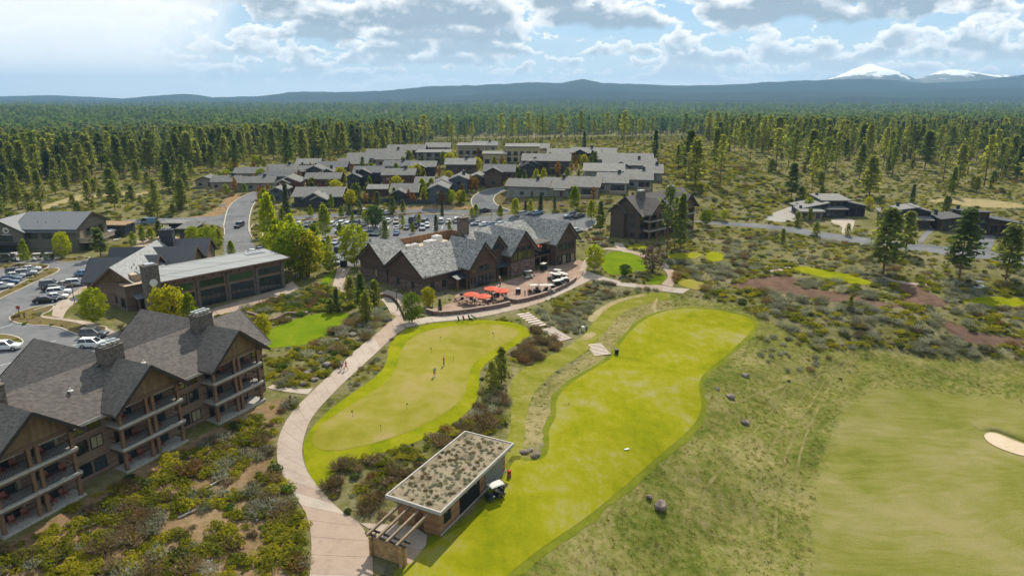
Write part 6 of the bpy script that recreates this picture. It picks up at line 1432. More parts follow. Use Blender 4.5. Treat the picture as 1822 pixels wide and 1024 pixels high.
for (u, v, yw, tp, bt, lab, bl) in [(934, 529, 10, navy, navy, 'person in dark clothes standing by the right terrace wall', False), (940, 528, 190, redc, greyc, 'person in a red top standing by the right terrace wall', False), (890, 508, 30, redc, navy, 'person in a red top by the entrance steps of the clubhouse', False), (882, 524, 0, greyc, navy, 'person in grey standing between the parasol tables', False), (900.5, 528, 90, navy, greyc, 'person in dark clothes at the opening of the terrace wall', False), (889, 502, -90, whitec, navy, 'person in a pale top at the clubhouse entrance', False)]:
    person(G(u, v), yw, 'stand', tp, bt, lab, None, bl)
def club_at(o, lab):
    p = Vector((.40, 0, .92)); c, s = math.cos(o.rotation_euler.z), math.sin(o.rotation_euler.z); b = empty('putter', lab, 'golf club', o.location, o.rotation_euler.z)
    f = MB(); f.tube((.30, 0, .90), (.52, .05, .03), .012, 6); f.build('shaft', K['steel'], b); f = MB(); f.box(.50, .56, -.02, .12, .002, .04); f.build('head', K['iron'], b)
club_at(bpy.data.objects['person'], 'putter held by the person in the teal shirt')

# ================================================================== SMALL THINGS
M_step = plain('pale_step_stone', (.50, .42, .34), .8); M_riser = plain('timber_riser', (.16, .075, .055), .8)
def steps(label, u0, v0, u1, v1, n, wd, dep, mat=None):
    a, b = G(u0, v0), G(u1, v1); d = (b-a).xy.normalized(); ang = math.atan2(d.y, d.x); o = empty('garden_steps', label, 'steps', a, ang); L = (b-a).xy.length
    for k in range(n):
        x = L*(k+.5)/n; q = a.xy+d*x; z = float(zt(*q))-a.z; f = MB(); f.box(x-dep/2, x+dep/2, -wd/2, wd/2, z-.12, z+.10); s_ = f.build('tread', mat or M_step, o)
        f = MB(); f.box(x+dep/2+.003, x+dep/2+.09, -wd/2, wd/2, z-.3, z+.07); f.build('riser', M_riser, o)
    nrm = Vector((-d.y, d.x))*wd/2*1.1; block([a.xy-nrm, b.xy-nrm, b.xy+nrm, a.xy+nrm])
steps('upper garden steps with broad pale treads below the terrace path', 929, 557, 962, 581, 7, 2.9, .85)
steps('lower garden steps with narrow pale treads beside the brown brush', 972, 584, 1007, 605, 11, 3.0, .42)
steps('short striped steps leading down to the tee', 1053, 612, 1071, 632, 9, 3.6, .42)
p = G(1037, 590); o = empty('ball_washer', 'grey stand with a white box beside the mown path', 'stand', p, .4)
f = MB(); f.box(-.3, .3, -.25, .25, 0, .8); f.build('cabinet', K['steel'], o); f = MB(); f.box(-.28, .28, -.23, .23, .803, 1.15); f.build('box', K['white'], o)
def golf_bag(u, v, label, yaw=0, mat=None, dz=.05):
    p = G(u, v); o = empty('golf_bag', label, 'golf bag', (p.x, p.y, p.z+dz), R(yaw)); f = MB(); f.tube((0, 0, .03), (-.28, 0, .95), .15, 9, .17); f.build('bag', mat or M_blk, o)
    for s in (-1, 1): f = MB(); f.tube((-.2, s*.03, .7), (.25, s*.22, 0), .012, 5); f.build('leg', K['iron'], o)
    for k in range(5):
        f = MB(); q = Vector((-.28+.05*math.cos(k*1.3), .07*math.sin(k*1.3), .95)); f.tube(q, q+Vector((-.07, 0, .26)), .010, 5); f.tube(q+Vector((-.07, 0, .26)), q+Vector((-.03, .05, .30)), .03, 6); f.build('club', K['steel'], o)
golf_bag(1044, 587, 'dark green golf bag on its stand beside the grey washer stand', 60, M_cart['green']); golf_bag(946, 589, 'black golf bag on its stand at the right tip of the practice green', 40); golf_bag(817, 571, 'teal golf bag leftmost of the three on the path edge', 20, M_cart['green']); golf_bag(826, 570, 'dark golf bag middle of the three on the path edge', 25); golf_bag(836, 569, 'dark golf bag next to the push cart on the path edge', 15)
p = G(842, 569); o = empty('push_cart', 'three wheeled push cart with a teal bag on the path edge', 'push cart', (p.x, p.y, p.z+.08), .4)
for (x, y) in ((-.4, .35), (-.4, -.35), (.55, 0)): f = MB(); f.tube((x, y-.03, .16), (x, y+.03, .16), .16, 12); f.build('wheel', M_tyre, o)
f = MB(); f.tube((.55, 0, .16), (-.7, 0, 1.0), .025, 6); f.tube((-.4, -.35, .16), (-.4, .35, .16), .02, 6); f.build('frame', K['iron'], o); f = MB(); f.tube((.4, 0, .35), (-.45, 0, .98), .15, 9); f.build('bag', M_cart['green'], o)
p = G(1097, 630); o = empty('waste_bin', 'black bin standing on the tee by the short steps', 'bin', (p.x, p.y, p.z+.06)); f = MB(); f.hexa([(-.3, -.3, 0), (.3, -.3, 0), (.3, .3, 0), (-.3, .3, 0), (-.36, -.36, .9), (.36, -.36, .9), (.36, .36, .9), (-.36, .36, .9)]); f.build('body', M_blk, o); f = MB(); f.box(-.38, .38, -.38, .38, .902, .98); f.build('lid', K['dark'], o)
p = G(612, 474); o = empty('waste_bin', 'large black bin at the end of the car park by the walk', 'bin', (p.x, p.y, p.z+.08)); f = MB(); f.box(-.8, .8, -.6, .6, 0, 1.5); f.build('body', M_blk, o); f = MB(); f.box(-.85, .85, -.65, .65, 1.503, 1.6); f.build('lid', K['dark'], o)
p = G(1115, 800); o = link('tee_marker', None, None, (p.x, p.y, p.z+.07), .4); tag(o, 'small white marker board lying on the tee', 'marker'); f = MB(); f.box(-.35, .35, -.12, .12, 0, .12); f.build('board', K['white'], o)
p = G(906, 848); o = empty('water_cooler', 'small red drink cooler at the far end of the range hut', 'cooler', (p.x, p.y, p.z+.07)); f = MB(); f.tube((0, 0, .35), (0, 0, .85), .24, 12); f.build('tank', cloth('cooler_red', (.35, .03, .02)), o); f = MB(); f.box(-.25, .25, -.25, .25, 0, .347); f.build('stand', M_wood, o)
hf = []
for (u, v, pl) in [(724, 728, 'in the middle of the practice green'), (628, 741, 'at the left side of the practice green'), (678, 767, 'at the near end of the practice green'), (768, 628, 'left of the standing golfer'), (783, 608, 'at the top of the practice green'), (807, 642, 'right of the standing golfer'), (878, 600, 'at the right end of the practice green')]:
    p = G(u, v); lab = 'short practice hole stick '+pl
    if hf: dup(hf[0], (p.x, p.y, p.z+.07), rnd.random()*6, lab, 'practice hole sticks'); continue
    o = empty('hole_stick', lab, 'hole marker', (p.x, p.y, p.z+.07), 0, 'practice hole sticks'); hf.append(o)
    f = MB(); f.tube((0, 0, 0), (0, 0, .9), .02, 6); f.build('stick', M_blk, o); f = MB(); f.box(.02, .22, -.006, .006, .72, .9); f.build('flag', navy, o); f = MB(); f.tube((0, 0, .001), (0, 0, .006), .08, 10); f.build('cup', M_blk, o)
# boulders
def boulder_mesh(seed):
    r_ = random.Random(seed); bm = bmesh.new(); bmesh.ops.create_icosphere(bm, subdivisions=2, radius=1)
    ax = [Vector((r_.gauss(0, 1), r_.gauss(0, 1), r_.gauss(0, 1))).normalized() for _ in range(9)]
    for v in bm.verts:
        for a in ax:
            d = v.co.dot(a)-.72
            if d > 0: v.co -= a*d*.9
        v.co *= 1+r_.uniform(-.04, .04); v.co.z *= .68
    me = bpy.data.meshes.new('boulder'); bm.to_mesh(me); bm.free(); return me
M_rock = turf('basalt_rock', [(.3, (.09, .075, .065)), (.5, (.20, .165, .135)), (.75, (.36, .31, .255))], .9, 5, .6)
BM = [boulder_mesh(k) for k in range(5)]
for b in BM: b.materials.append(M_rock)
rk = [(933, 805, .6, 'left of three on the grass tongue behind the range hut'), (952, 811, .72, 'right of three on the grass tongue behind the range hut'), (944, 801, .5, 'back one of three on the grass tongue behind the range hut'), (1300, 707, .9, 'largest on the bank right of the tee'), (1326, 752, .8, 'lower one on the bank right of the tee'), (1326, 668, .7, 'upper one on the bank right of the tee'), (1176, 900, .9, 'on the near bank below the tee'), (1276, 692, .5, 'small one on the bank near the tee edge'), (1155, 885, .5, 'small one beside the near bank rock')]
for k, (u, v) in enumerate([(690, 570), (668, 578), (655, 588), (640, 580), (628, 596), (612, 600), (605, 612), (596, 606), (590, 622), (640, 604), (575, 640), (582, 650), (565, 644), (556, 660), (560, 676), (545, 666), (535, 640), (540, 684), (520, 660), (600, 640), (618, 622), (662, 566), (676, 560), (500, 668), (570, 628)]):
    rk.append((u, v, rnd.uniform(.35, .85), 'in the rockery between the lawn and the curving path'))
for (u, v) in [(505, 563), (512, 566), (520, 563), (530, 560), (542, 558), (496, 572), (484, 578), (470, 577)]: rk.append((u, v, rnd.uniform(.5, .85), 'along the top edge of the lawn'))
for (u, v) in [(1010, 440), (1022, 436), (1035, 430), (1048, 428), (1080, 424), (1004, 432), (1070, 436), (905, 362), (920, 364), (940, 366), (960, 362), (1000, 366), (1020, 360), (1040, 362)]: rk.append((u, v, rnd.uniform(.5, 1.1), 'in the rocky ground behind the clubhouse'))
for k, (u, v, s, pl) in enumerate(rk):
    p = G(u, v); o = link('boulder', BM[k % 5], None, (p.x, p.y, p.z+s*.15), rnd.uniform(0, 6.28), (s*rnd.uniform(.9, 1.3), s, s*rnd.uniform(.8, 1.1))); tag(o, 'weathered brown boulder '+pl, 'boulder', 'boulders '+pl if k > 8 else None)
# dead wood on the slope
M_dead = plain('silver_dead_wood', (.42, .38, .33), .9, 0, .25, 4)
for (u, v, L, yw, pl) in [(140, 932, 2.6, 30, 'at the corner of the nearest terrace slab'), (150, 940, 2.0, 40, 'beside the first log near the nearest slab'), (330, 812, 2.2, -30, 'below the middle gable'), (345, 822, 1.4, 20, 'below the middle gable, shorter'), (335, 915, 2.2, 50, 'in the middle of the brush slope'), (312, 985, 2.4, 25, 'near the bottom of the brush slope'), (285, 990, 1.6, 80, 'standing grey snag near the bottom of the slope'), (385, 860, 1.8, 60, 'right of the middle of the brush slope')]:
    p = G(u, v); o = empty('dead_log', 'silver dead log lying '+pl, 'log', (p.x, p.y, p.z), R(yw)); f = MB(); f.tube((-L/2, 0, .18), (L/2, 0, .25), .13, 7, .07); f.build('stem', M_dead, o); f = MB(); f.tube((0, 0, .22), (L*.2, .4, .6), .05, 5, .02); f.build('branch', M_dead, o)
# lamps, signs, posts
lf = []
def lamp(u, v, h, label):
    p = G(u, v)
    if lf: q = dup(lf[0], p, rnd.random()*6, label, 'lamp posts'); q.scale.z = h/5; return
    o = empty('lamp_post', label, 'lamp post', p, 0, 'lamp posts'); lf.append(o); o.scale.z = h/5
    f = MB(); f.tube((0, 0, -.3), (0, 0, 4.8), .07, 7); f.build('pole', K['dark'], o); f = MB(); f.box(-.15, .5, -.14, .14, 4.8, 4.95); f.build('lamp_head', K['dark'], o); f = MB(); f.tube((0, 0, 0), (0, 0, .25), .2, 8); f.build('base', K['slab'], o)
for a in [(614, 478, 4.5, 'lamp post at the foot of the walk between hall and clubhouse'), (707, 552, 4.5, 'lamp post at the corner of the clubhouse beside the path'), (488, 372, 6, 'pale lamp post at the corner of the entry road'), (874, 399, 6, 'tall lamp post behind the clubhouse chimney'), (1023, 402, 5, 'lamp post behind the east wing'), (777, 375, 6, 'lamp post on the street below the tall slate house'), (38, 466, 4, 'lamp post by the lime tree at the left lot'), (133, 540, 4, 'lamp post on the walk beside the parked row'), (770, 545, 3, 'short lamp at the left of the terrace')]: lamp(*a)
p = G(36, 567); o = empty('stop_sign', 'red octagonal sign seen from behind on a wooden post at the lot entrance', 'sign', (p.x, p.y, p.z+.1), .3); f = MB(); f.box(-.07, .07, -.05, .05, -.3, 2.6); f.build('post', K['post'], o)
f = MB(); f.prism([(.40*math.cos(math.pi/8+k*math.pi/4), -.055, 2.3+.40*math.sin(math.pi/8+k*math.pi/4)) for k in range(8)], (0, -.03, 0)); fixn(f.build('plate', plain('sign_red', (.33, .07, .04), .5), o))
p = G(397, 372); o = empty('notice_board', 'white notice board on two posts beside the entry road', 'sign', p, .1)
for x in (-.9, .9): f = MB(); f.box(x-.06, x+.06, -.06, .06, -.3, 2.0); f.build('post', K['post'], o)
f = MB(); f.box(-.95, .95, -.10, -.065, 1.1, 2.0); f.build('board', K['white'], o)
for (u, v, lab) in [(517, 716, 'short brown post where the side path meets the curving path'), (183, 630, 'reddish post beside the walk near the white SUV'), (44, 566, 'short post beside the octagonal sign'), (465, 704, 'brown post at the corner of the balcony building')]:
    p = G(u, v); o = empty('marker_post', lab, 'post', p); f = MB(); f.box(-.12, .12, -.12, .12, -.2, 1.1); f.build('post', K['post'], o); f = MB(); f.box(-.14, .14, -.14, .14, 1.103, 1.16); f.build('cap', K['dark'], o)
# pool terrace behind the lodge
P_POOL = W([(225, 428), (300, 414), (330, 430), (300, 446), (240, 445)], 1); block(P_POOL); drape('pool_terrace', P_POOL, .05, M_conc['pink'])
WS = plain('white_canvas', (.7, .7, .68), .7)
for (u, v, cc, lab) in [(200, 422, WS, 'white parasol by the pool building wall'), (240, 430, cloth('green_canvas', (.04, .30, .16)), 'green covered lounger by the pool'), (208, 428, WS, 'white framed chair by the pool building')]:
    p = G(u, v)
    if 'parasol' in lab:
        o = empty('parasol', lab, 'parasol', p); f = MB(); f.tube((0, 0, 0), (0, 0, 2.5), .04, 6); f.build('pole', M_wood, o); f = MB(); f.tube((0, 0, 2.2), (0, 0, 2.7), 1.6, 8, .05); f.build('canopy', cc, o)
    else:
        o = empty('lounger', lab, 'lounger', (p.x, p.y, p.z+.06), .5); f = MB(); f.box(-.9, .5, -.35, .35, .3, .42); f.build('cushion', cc, o); f = MB(); f.hexa([(.5, -.35, .3), (1.1, -.35, .7), (1.1, .35, .7), (.5, .35, .3), (.5, -.35, .42), (1.1, -.35, .85), (1.1, .35, .85), (.5, .35, .42)]); f.build('backrest', cc, o)
        for x in (-.8, .4):
            for y in (-.3, .3): f = MB(); f.box(x-.03, x+.03, y-.03, y+.03, 0, .298); f.build('leg', M_blk, o)
# ================================================================== PLANTS
rs = np.random.default_rng(11)
M_pine = foliage('pine_needles', (.105, .15, .042), (.34, .335, .08), .64)
M_dpine = foliage('dark_needles', (.034, .064, .028), (.10, .135, .044), 0.45)
M_ypine = foliage('young_pine_needles', (.13, .155, .026), (.33, .32, .055), 0.55)
M_farpine = foliage('forest_needles', (.055, .11, .050), (.19, .24, .075), 0.55)
M_aspen = foliage('spring_aspen_leaves', (.20, .25, .005), (.42, .43, .012), 0.64)
M_gold = foliage('yellow_spring_leaves', (.33, .31, .010), (.44, .40, .018), 0.64)
M_orange = foliage('orange_spring_leaves', (.24, .105, .018), (.36, .19, .035), .45)
M_twig = foliage('bare_twigs', (.095, .062, .040), (.19, .135, .085), .2)
M_manz = foliage('manzanita_leaves', (.15, .16, .010), (.40, .345, .022), .5)
M_dark = foliage('dark_shrub_leaves', (.050, .072, .014), (.14, .15, .030), 0.38)
M_sage = foliage('sagebrush_leaves', (.185, .18, .14), (.38, .365, .30), 0.35)
M_bitter = foliage('bitterbrush_twigs', (.115, .082, .045), (.27, .19, .105), 0.35)
M_rust = foliage('rusty_dead_leaves', (.17, .088, .038), (.28, .165, .07), .35)
M_green = M_green
M_hedge = foliage('bright_shrub_leaves', (.050, .105, .006), (.15, .20, .012), .4)
M_tuftg = foliage('rough_grass_blades', (.165, .175, .030), (.27, .255, .065), 0.55)
M_tufts = foliage('straw_grass_blades', (.33, .275, .125), (.48, .40, .21), .55)
M_bark = plain('orange_bark', (.165, .085, .045), .9, 0, .3, 3); M_barkd = plain('grey_bark', (.085, .070, .055), .9, 0, .3, 3); M_barkp = plain('pale_aspen_bark', (.42, .40, .34), .8, 0, .25, 4)

def leaf_quads(C, N, size, asp=.55, jit=.9):
    """quads of the given sizes round centres C facing roughly N"""
    n = len(C); N = N+rs.normal(0, jit, (n, 3)); N /= np.linalg.norm(N, axis=1)[:, None]+1e-9
    T = np.cross(N, rs.normal(0, 1, (n, 3))); T /= np.linalg.norm(T, axis=1)[:, None]+1e-9; B = np.cross(N, T)
    s = (size*rs.uniform(.6, 1.3, n))[:, None]; a = T*s*.5; b = B*s*.5*asp
    V = np.stack([C-a, C-b*1.0+a*.1, C+a, C+b+a*.1], 1).reshape(-1, 3)
    return V, np.arange(n*4).reshape(n, 4)
def blade_quads(P, D, L, wd):
    n = len(P); D = D/(np.linalg.norm(D, axis=1)[:, None]+1e-9); S = np.cross(D, rs.normal(0, 1, (n, 3))); S /= np.linalg.norm(S, axis=1)[:, None]+1e-9
    L = (L*rs.uniform(.6, 1.2, n))[:, None]; Q = P+D*L
    V = np.stack([P-S*wd*.5, P+S*wd*.5, Q+S*wd*.25, Q-S*wd*.25], 1).reshape(-1, 3)
    return V, np.arange(n*4).reshape(n, 4)
def trunk_mesh(name, h, r, mat, limbs=(), bend=.0):
    mb = MB(); k = 5
    pts = [Vector((bend*math.sin(q/k*2.2), bend*.6*math.sin(q/k*3), h*q/k)) for q in range(k+1)]
    for q in range(k): mb.tube(pts[q]-Vector((0, 0, .3 if q == 0 else 0)), pts[q+1], r*(1-q/k*.85), 7, r*(1-(q+1)/k*.85), caps=False)
    for (p, q, ra) in limbs: mb.tube(p, q, ra, 5, ra*.35, caps=False)
    return mb.mesh(name, mat, True)
def pine_proto(h, r, zb, nb, per, size, mat, bark, seed, shape=.75, tr=.22):
    global rs; rs = np.random.default_rng(seed); C = []; N = []; limbs = []
    for b in range(nb):
        t = (b+rs.uniform(0, 1))/nb; z = zb+(h-zb)*t**.9; a = b*2.39996+rs.uniform(-.5, .5)
        L = r*((1-t)**shape)*(.55+.45*min(1, t*5))*rs.uniform(.55, 1.15)+.25
        d = np.array([math.cos(a), math.sin(a), rs.uniform(-.22, .18)-.1*(1-t)+.35*t])
        if L > r*.5 and len(limbs) < 16: limbs.append(((0, 0, z), tuple(np.array([0, 0, z])+d*L*.8), .06))
        for k in range(per):
            f = .30+.70*(k+rs.uniform(.1, .9))/per; p = np.array([0, 0, z])+d*L*f+rs.normal(0, size*.28, 3)*(1, 1, .6)
            C.append(p); N.append((d[0]*.35, d[1]*.35, 1))
    V, Fq = leaf_quads(np.array(C), np.array(N), size, .6, .75)
    return (trunk_mesh('trunk', h*.96, tr, bark, limbs, h*.008), np_mesh('crown', V, Fq, mat))
def leafy_proto(h, r, zb, nc, per, size, mat, bark, seed, shape='cone', multi=1, spread=.5):
    global rs; rs = np.random.default_rng(seed); C = []; N = []; limbs = []
    for c in range(nc):
        t = rs.uniform(0, 1)**.85
        if shape == 'cone': rad = r*(1-t)**.6*(.5+.5*min(1, t*4))
        elif shape == 'col': rad = r*(.75+.25*math.sin(t*3.1))*(1-t**4)
        else: rad = r*math.sin(math.acos(max(-1, min(1, 2*t-1))))**.9
        a = rs.uniform(0, 6.283); q = math.sqrt(rs.uniform(.12, 1)); p = np.array([rad*q*math.cos(a), rad*q*math.sin(a), zb+(h-zb)*t])
        if c % 6 == 0: limbs.append(((0, 0, zb*.6+(p[2]-zb)*.45), tuple(p), .045))
        sp = spread*r*.42
        for k in range(per):
            o = rs.normal(0, 1, 3)*sp*.55; C.append(p+o); N.append(o+np.array([p[0], p[1], .5*r])*.3)
    V, Fq = leaf_quads(np.array(C), np.array(N), size, .7, .8)
    if multi > 1:
        mb = MB()
        for k in range(multi):
            a = k*2.1; q = Vector((math.cos(a)*r*.35, math.sin(a)*r*.35, h*.75)); mb.tube((q.x*.15, q.y*.15, -.3), q, .10, 6, .03, caps=False)
        for (p, q, ra) in limbs: mb.tube(p, q, ra*.7, 5, ra*.25, caps=False)
        tm = mb.mesh('trunk', bark, True)
    else: tm = trunk_mesh('trunk', zb+(h-zb)*.8, .14, bark, limbs, .1)
    return (tm, np_mesh('crown', V, Fq, mat))
PROTO = {
 'pine': [pine_proto(20, 4.4, 4.0, 100, 10, 1.35, M_pine, M_bark, 1), pine_proto(20, 4.0, 5.0, 86, 10, 1.35, M_pine, M_bark, 2, .6), pine_proto(20, 4.6, 3.0, 100, 10, 1.35, M_pine, M_bark, 3, .85)],
 'tallpine': [pine_proto(20, 2.6, 8.0, 46, 8, 1.15, M_pine, M_bark, 4, .5, .2), pine_proto(20, 2.3, 7.0, 44, 8, 1.1, M_pine, M_barkd, 5, .6, .2)],
 'youngpine': [pine_proto(7, 2.3, .7, 60, 8, .85, M_ypine, M_barkd, 6, .8, .13), pine_proto(7, 2.6, .5, 60, 8, .9, M_ypine, M_barkd, 7, .7, .13)],
 'fir': [pine_proto(14, 2.7, .8, 90, 8, 1.05, M_dpine, M_barkd, 8, 1.0, .18), pine_proto(14, 2.3, .6, 84, 8, 1.0, M_dpine, M_barkd, 9, .95, .18)],
 'aspen': [leafy_proto(10, 2.9, 1.4, 230, 12, .46, M_aspen, M_barkp, 10, 'cone', 1, .36), leafy_proto(10, 3.2, 1.2, 260, 12, .48, M_aspen, M_barkp, 11, 'ball', 3, .36), leafy_proto(10, 2.6, 1.2, 210, 12, .46, M_aspen, M_barkp, 12, 'cone', 2, .36)],
 'gold': [leafy_proto(8, 2.5, .9, 190, 11, .45, M_gold, M_barkd, 13, 'ball', 3)],
 'roundtree': [leafy_proto(8, 2.9, 1.1, 220, 12, .45, M_hedge, M_barkd, 14, 'ball', 1)],
 'orange': [leafy_proto(6, 1.0, .5, 60, 9, .40, M_orange, M_barkd, 15, 'col', 2)],
 'bare': [leafy_proto(7, 2.3, .8, 130, 9, .38, M_twig, M_barkd, 16, 'ball', 4)],
}
P_FAR = [pine_proto(18, 3.4, 3.0, 26, 3, 2.5, M_farpine, M_barkd, 21, .8, .3), pine_proto(18, 3.0, 3.5, 24, 3, 2.4, M_farpine, M_barkd, 22, .7, .3), pine_proto(18, 3.8, 2.0, 28, 3, 2.6, M_farpine, M_barkd, 23, .9, .3)]
PH = dict(pine=20, tallpine=20, youngpine=7, fir=14, aspen=10, gold=8, roundtree=8, orange=6, bare=7)
NAMES = dict(pine='pine_tree', tallpine='pine_tree', youngpine='young_pine', fir='fir_tree', aspen='aspen_tree', gold='leafy_tree', roundtree='leafy_tree', orange='orange_sapling', bare='bare_tree')
FIRST = {}
def tree(kind, k, x, y, h, label, group, rz=None, wide=1.0):
    pr = PROTO[kind]; k %= len(pr); s = h/PH[kind]
    o = empty(NAMES[kind], label, 'sapling' if kind == 'orange' else 'tree', (x, y, float(zt(x, y))), rnd.uniform(0, 6.28) if rz is None else rz, group, (s*wide, s*wide, s))
    t_ = link('trunk', pr[k][0], o); c_ = link('crown', pr[k][1], o)
    FIRST.setdefault((kind, k), (t_, c_))
    return o
def T(kind, u, v, vtop, label, group, wide=1.0, k=None):
    p = G(u, v); h = (v-vtop)/(ppm(p)*(math.cos(PT)-0)*.99)*1.0; block([(p.x-.6, p.y-.6), (p.x+.6, p.y-.6), (p.x+.6, p.y+.6), (p.x-.6, p.y+.6)])
    return tree(kind, rnd.randrange(3) if k is None else k, p.x, p.y, h, label, group, None, wide)
A_ = 'lime green aspens round the car parks'
for a in [('aspen', 483, 456, 352, 'tall lime aspen at the left end of the big aspen row beside the road', A_, .75, 0), ('aspen', 497, 470, 395, 'lime aspen in front of the tall one at the row by the road', A_),
  ('aspen', 512, 482, 400, 'broad lime aspen in the middle of the aspen grove behind the glazed hall', A_, 1.15, 1), ('aspen', 530, 492, 404, 'bright lime aspen right above the end of the glazed hall', A_, 1.2, 1), ('gold', 548, 492, 415, 'yellow green aspen at the right side of the grove', A_, 1.2), ('aspen', 563, 474, 402, 'lime aspen at the back right of the grove', A_, 1.1), ('aspen', 520, 448, 385, 'lime aspen at the back of the grove by the parked cars', A_, 1.1),
  ('aspen', 632, 474, 403, 'lone lime aspen left of the clubhouse gables', A_, 1.15, 1), ('aspen', 579, 424, 368, 'slender lime aspen in the second row of the car park', A_), ('aspen', 628, 400, 379, 'small aspen between parked cars', A_), ('roundtree', 668, 404, 369, 'round green tree in the middle of the car park', A_, 1.25), ('aspen', 717, 402, 384, 'small round lime tree in front of the black vehicle', A_, 1.2), ('aspen', 586, 450, 420, 'low aspen between car rows', A_), ('roundtree', 487, 430, 390, 'dark green tree behind the tall lime aspen', A_),
  ('aspen', 47, 469, 428, 'small lime tree in front of the small gabled building', A_), ('aspen', 114, 458, 415, 'small pointed lime tree in front of the olive shop wall', A_), ('aspen', 171, 576, 514, 'lime tree on the planted island by the lodge entrance', A_, 1.15, 1), ('gold', 311, 580, 513, 'golden green tree in front of the lodge glazing', A_, 1.15), ('aspen', 341, 580, 522, 'narrow lime tree right of the golden one at the lodge', A_), ('gold', 288, 578, 516, 'leaning golden green tree left of the pair at the lodge', A_, .8),
  ('aspen', 371, 446, 405, 'bushy lime tree at the end of the lodge by the entry road', A_, 1.3, 1), ('aspen', 357, 420, 395, 'small lime tree beside the dark pool hut', A_), ('aspen', 412, 456, 429, 'low lime tree on the corner of the entry road', A_, 1.2), ('aspen', 390, 440, 408, 'lime tree behind the corner of the entry road', A_, 1.2), ('aspen', 255, 432, 405, 'lime shrub like tree by the pool terrace', A_, 1.3),
  ('gold', 762, 546, 513, 'small golden tree at the left corner of the clubhouse terrace', A_, 1.3), ('roundtree', 733, 574, 523, 'grey green tree on the corner of the paths below the clubhouse', A_, 1.0), ('aspen', 1057, 482, 438, 'lime tree by the putting lawn right of the terrace', A_, 1.25, 1),
  ('bare', 1160, 484, 440, 'bare brown twiggy tree between the putting lawn and the side path', 'trees by the right paths', 1.5), ('roundtree', 1112, 491, 471, 'round willow like shrub tree below the putting lawn', 'trees by the right paths', 1.5),
  ('aspen', 917, 384, 355, 'lime tree left of three by the lower curve of the hill road', A_, 1.3), ('aspen', 944, 378, 356, 'lime tree below the first grey house', A_, 1.3), ('aspen', 1022, 374, 334, 'tall pale lime tree in front of the grey row houses', A_, 1.1), ('aspen', 1052, 392, 358, 'lime tree beside the dark balcony block', A_, 1.1), ('aspen', 847, 383, 364, 'lime tree at the foot of the hill road', A_, 1.3), ('aspen', 825, 362, 340, 'lime tree beside the tall slate house', A_, 1.2), ('aspen', 803, 360, 345, 'small lime bush tree under the tall slate house', A_, 1.3), ('gold', 625, 366, 340, 'golden leaved tree behind the street fence', A_, 1.3), ('aspen', 658, 336, 315, 'lime sapling in the village centre', A_), ('aspen', 590, 372, 347, 'lime tree at the corner of the charcoal twin gables', A_),
  ('aspen', 1256, 400, 374, 'lone lime tree by the right road behind the balcony block', A_, 1.4), ('aspen', 1438, 380, 353, 'lime tree at the left of the first modern house', A_), ('gold', 1545, 372, 352, 'yellow green tree right of the first modern house', A_, 1.2), ('gold', 1822, 420, 397, 'golden tree at the right edge by the road', A_, 1.3), ('aspen', 1288, 392, 374, 'small lime tree on the slope above the right road', A_, 1.2), ('gold', 470, 600, 560, 'lime shrub tree at the corner of the lawn by the balcony building', A_, 1.1), ('aspen', 432, 590, 556, 'lime shrub tree behind the balcony building roof', A_, 1.2)]:
    T(*a)
for a in [(472, 372, 338, 'at the top of the row along the entry road'), (477, 396, 354, 'second from the top in the row along the entry road'), (478, 420, 372, 'third from the top in the row along the entry road'), (503, 442, 398, 'behind the grove near the first parked cars'), (540, 458, 408, 'in the thick of the grove'), (577, 462, 428, 'at the right end of the grove by the parked cars'), (588, 484, 448, 'beside the walk between hall and clubhouse'), (606, 424, 398, 'between the middle car rows'), (652, 397, 375, 'on the island in the far car row'), (746, 399, 381, 'right of the black tall vehicle'), (345, 436, 404, 'behind the lodge wing by the pool hut'), (382, 436, 402, 'at the bend of the entry road bed'), (270, 430, 406, 'at the back of the pool terrace'), (238, 440, 414, 'between the lodge and the pool terrace'), (553, 386, 366, 'on the street verge above the far car row'), (608, 388, 368, 'on the street verge right of the dark fir'), (840, 388, 370, 'on the verge behind the chimney'), (890, 388, 366, 'at the end of the hill road')]:
    T('aspen', a[0], a[1], a[2], 'lime aspen '+a[3], A_, 1.2)
E_ = 'evergreens round the car parks and houses'
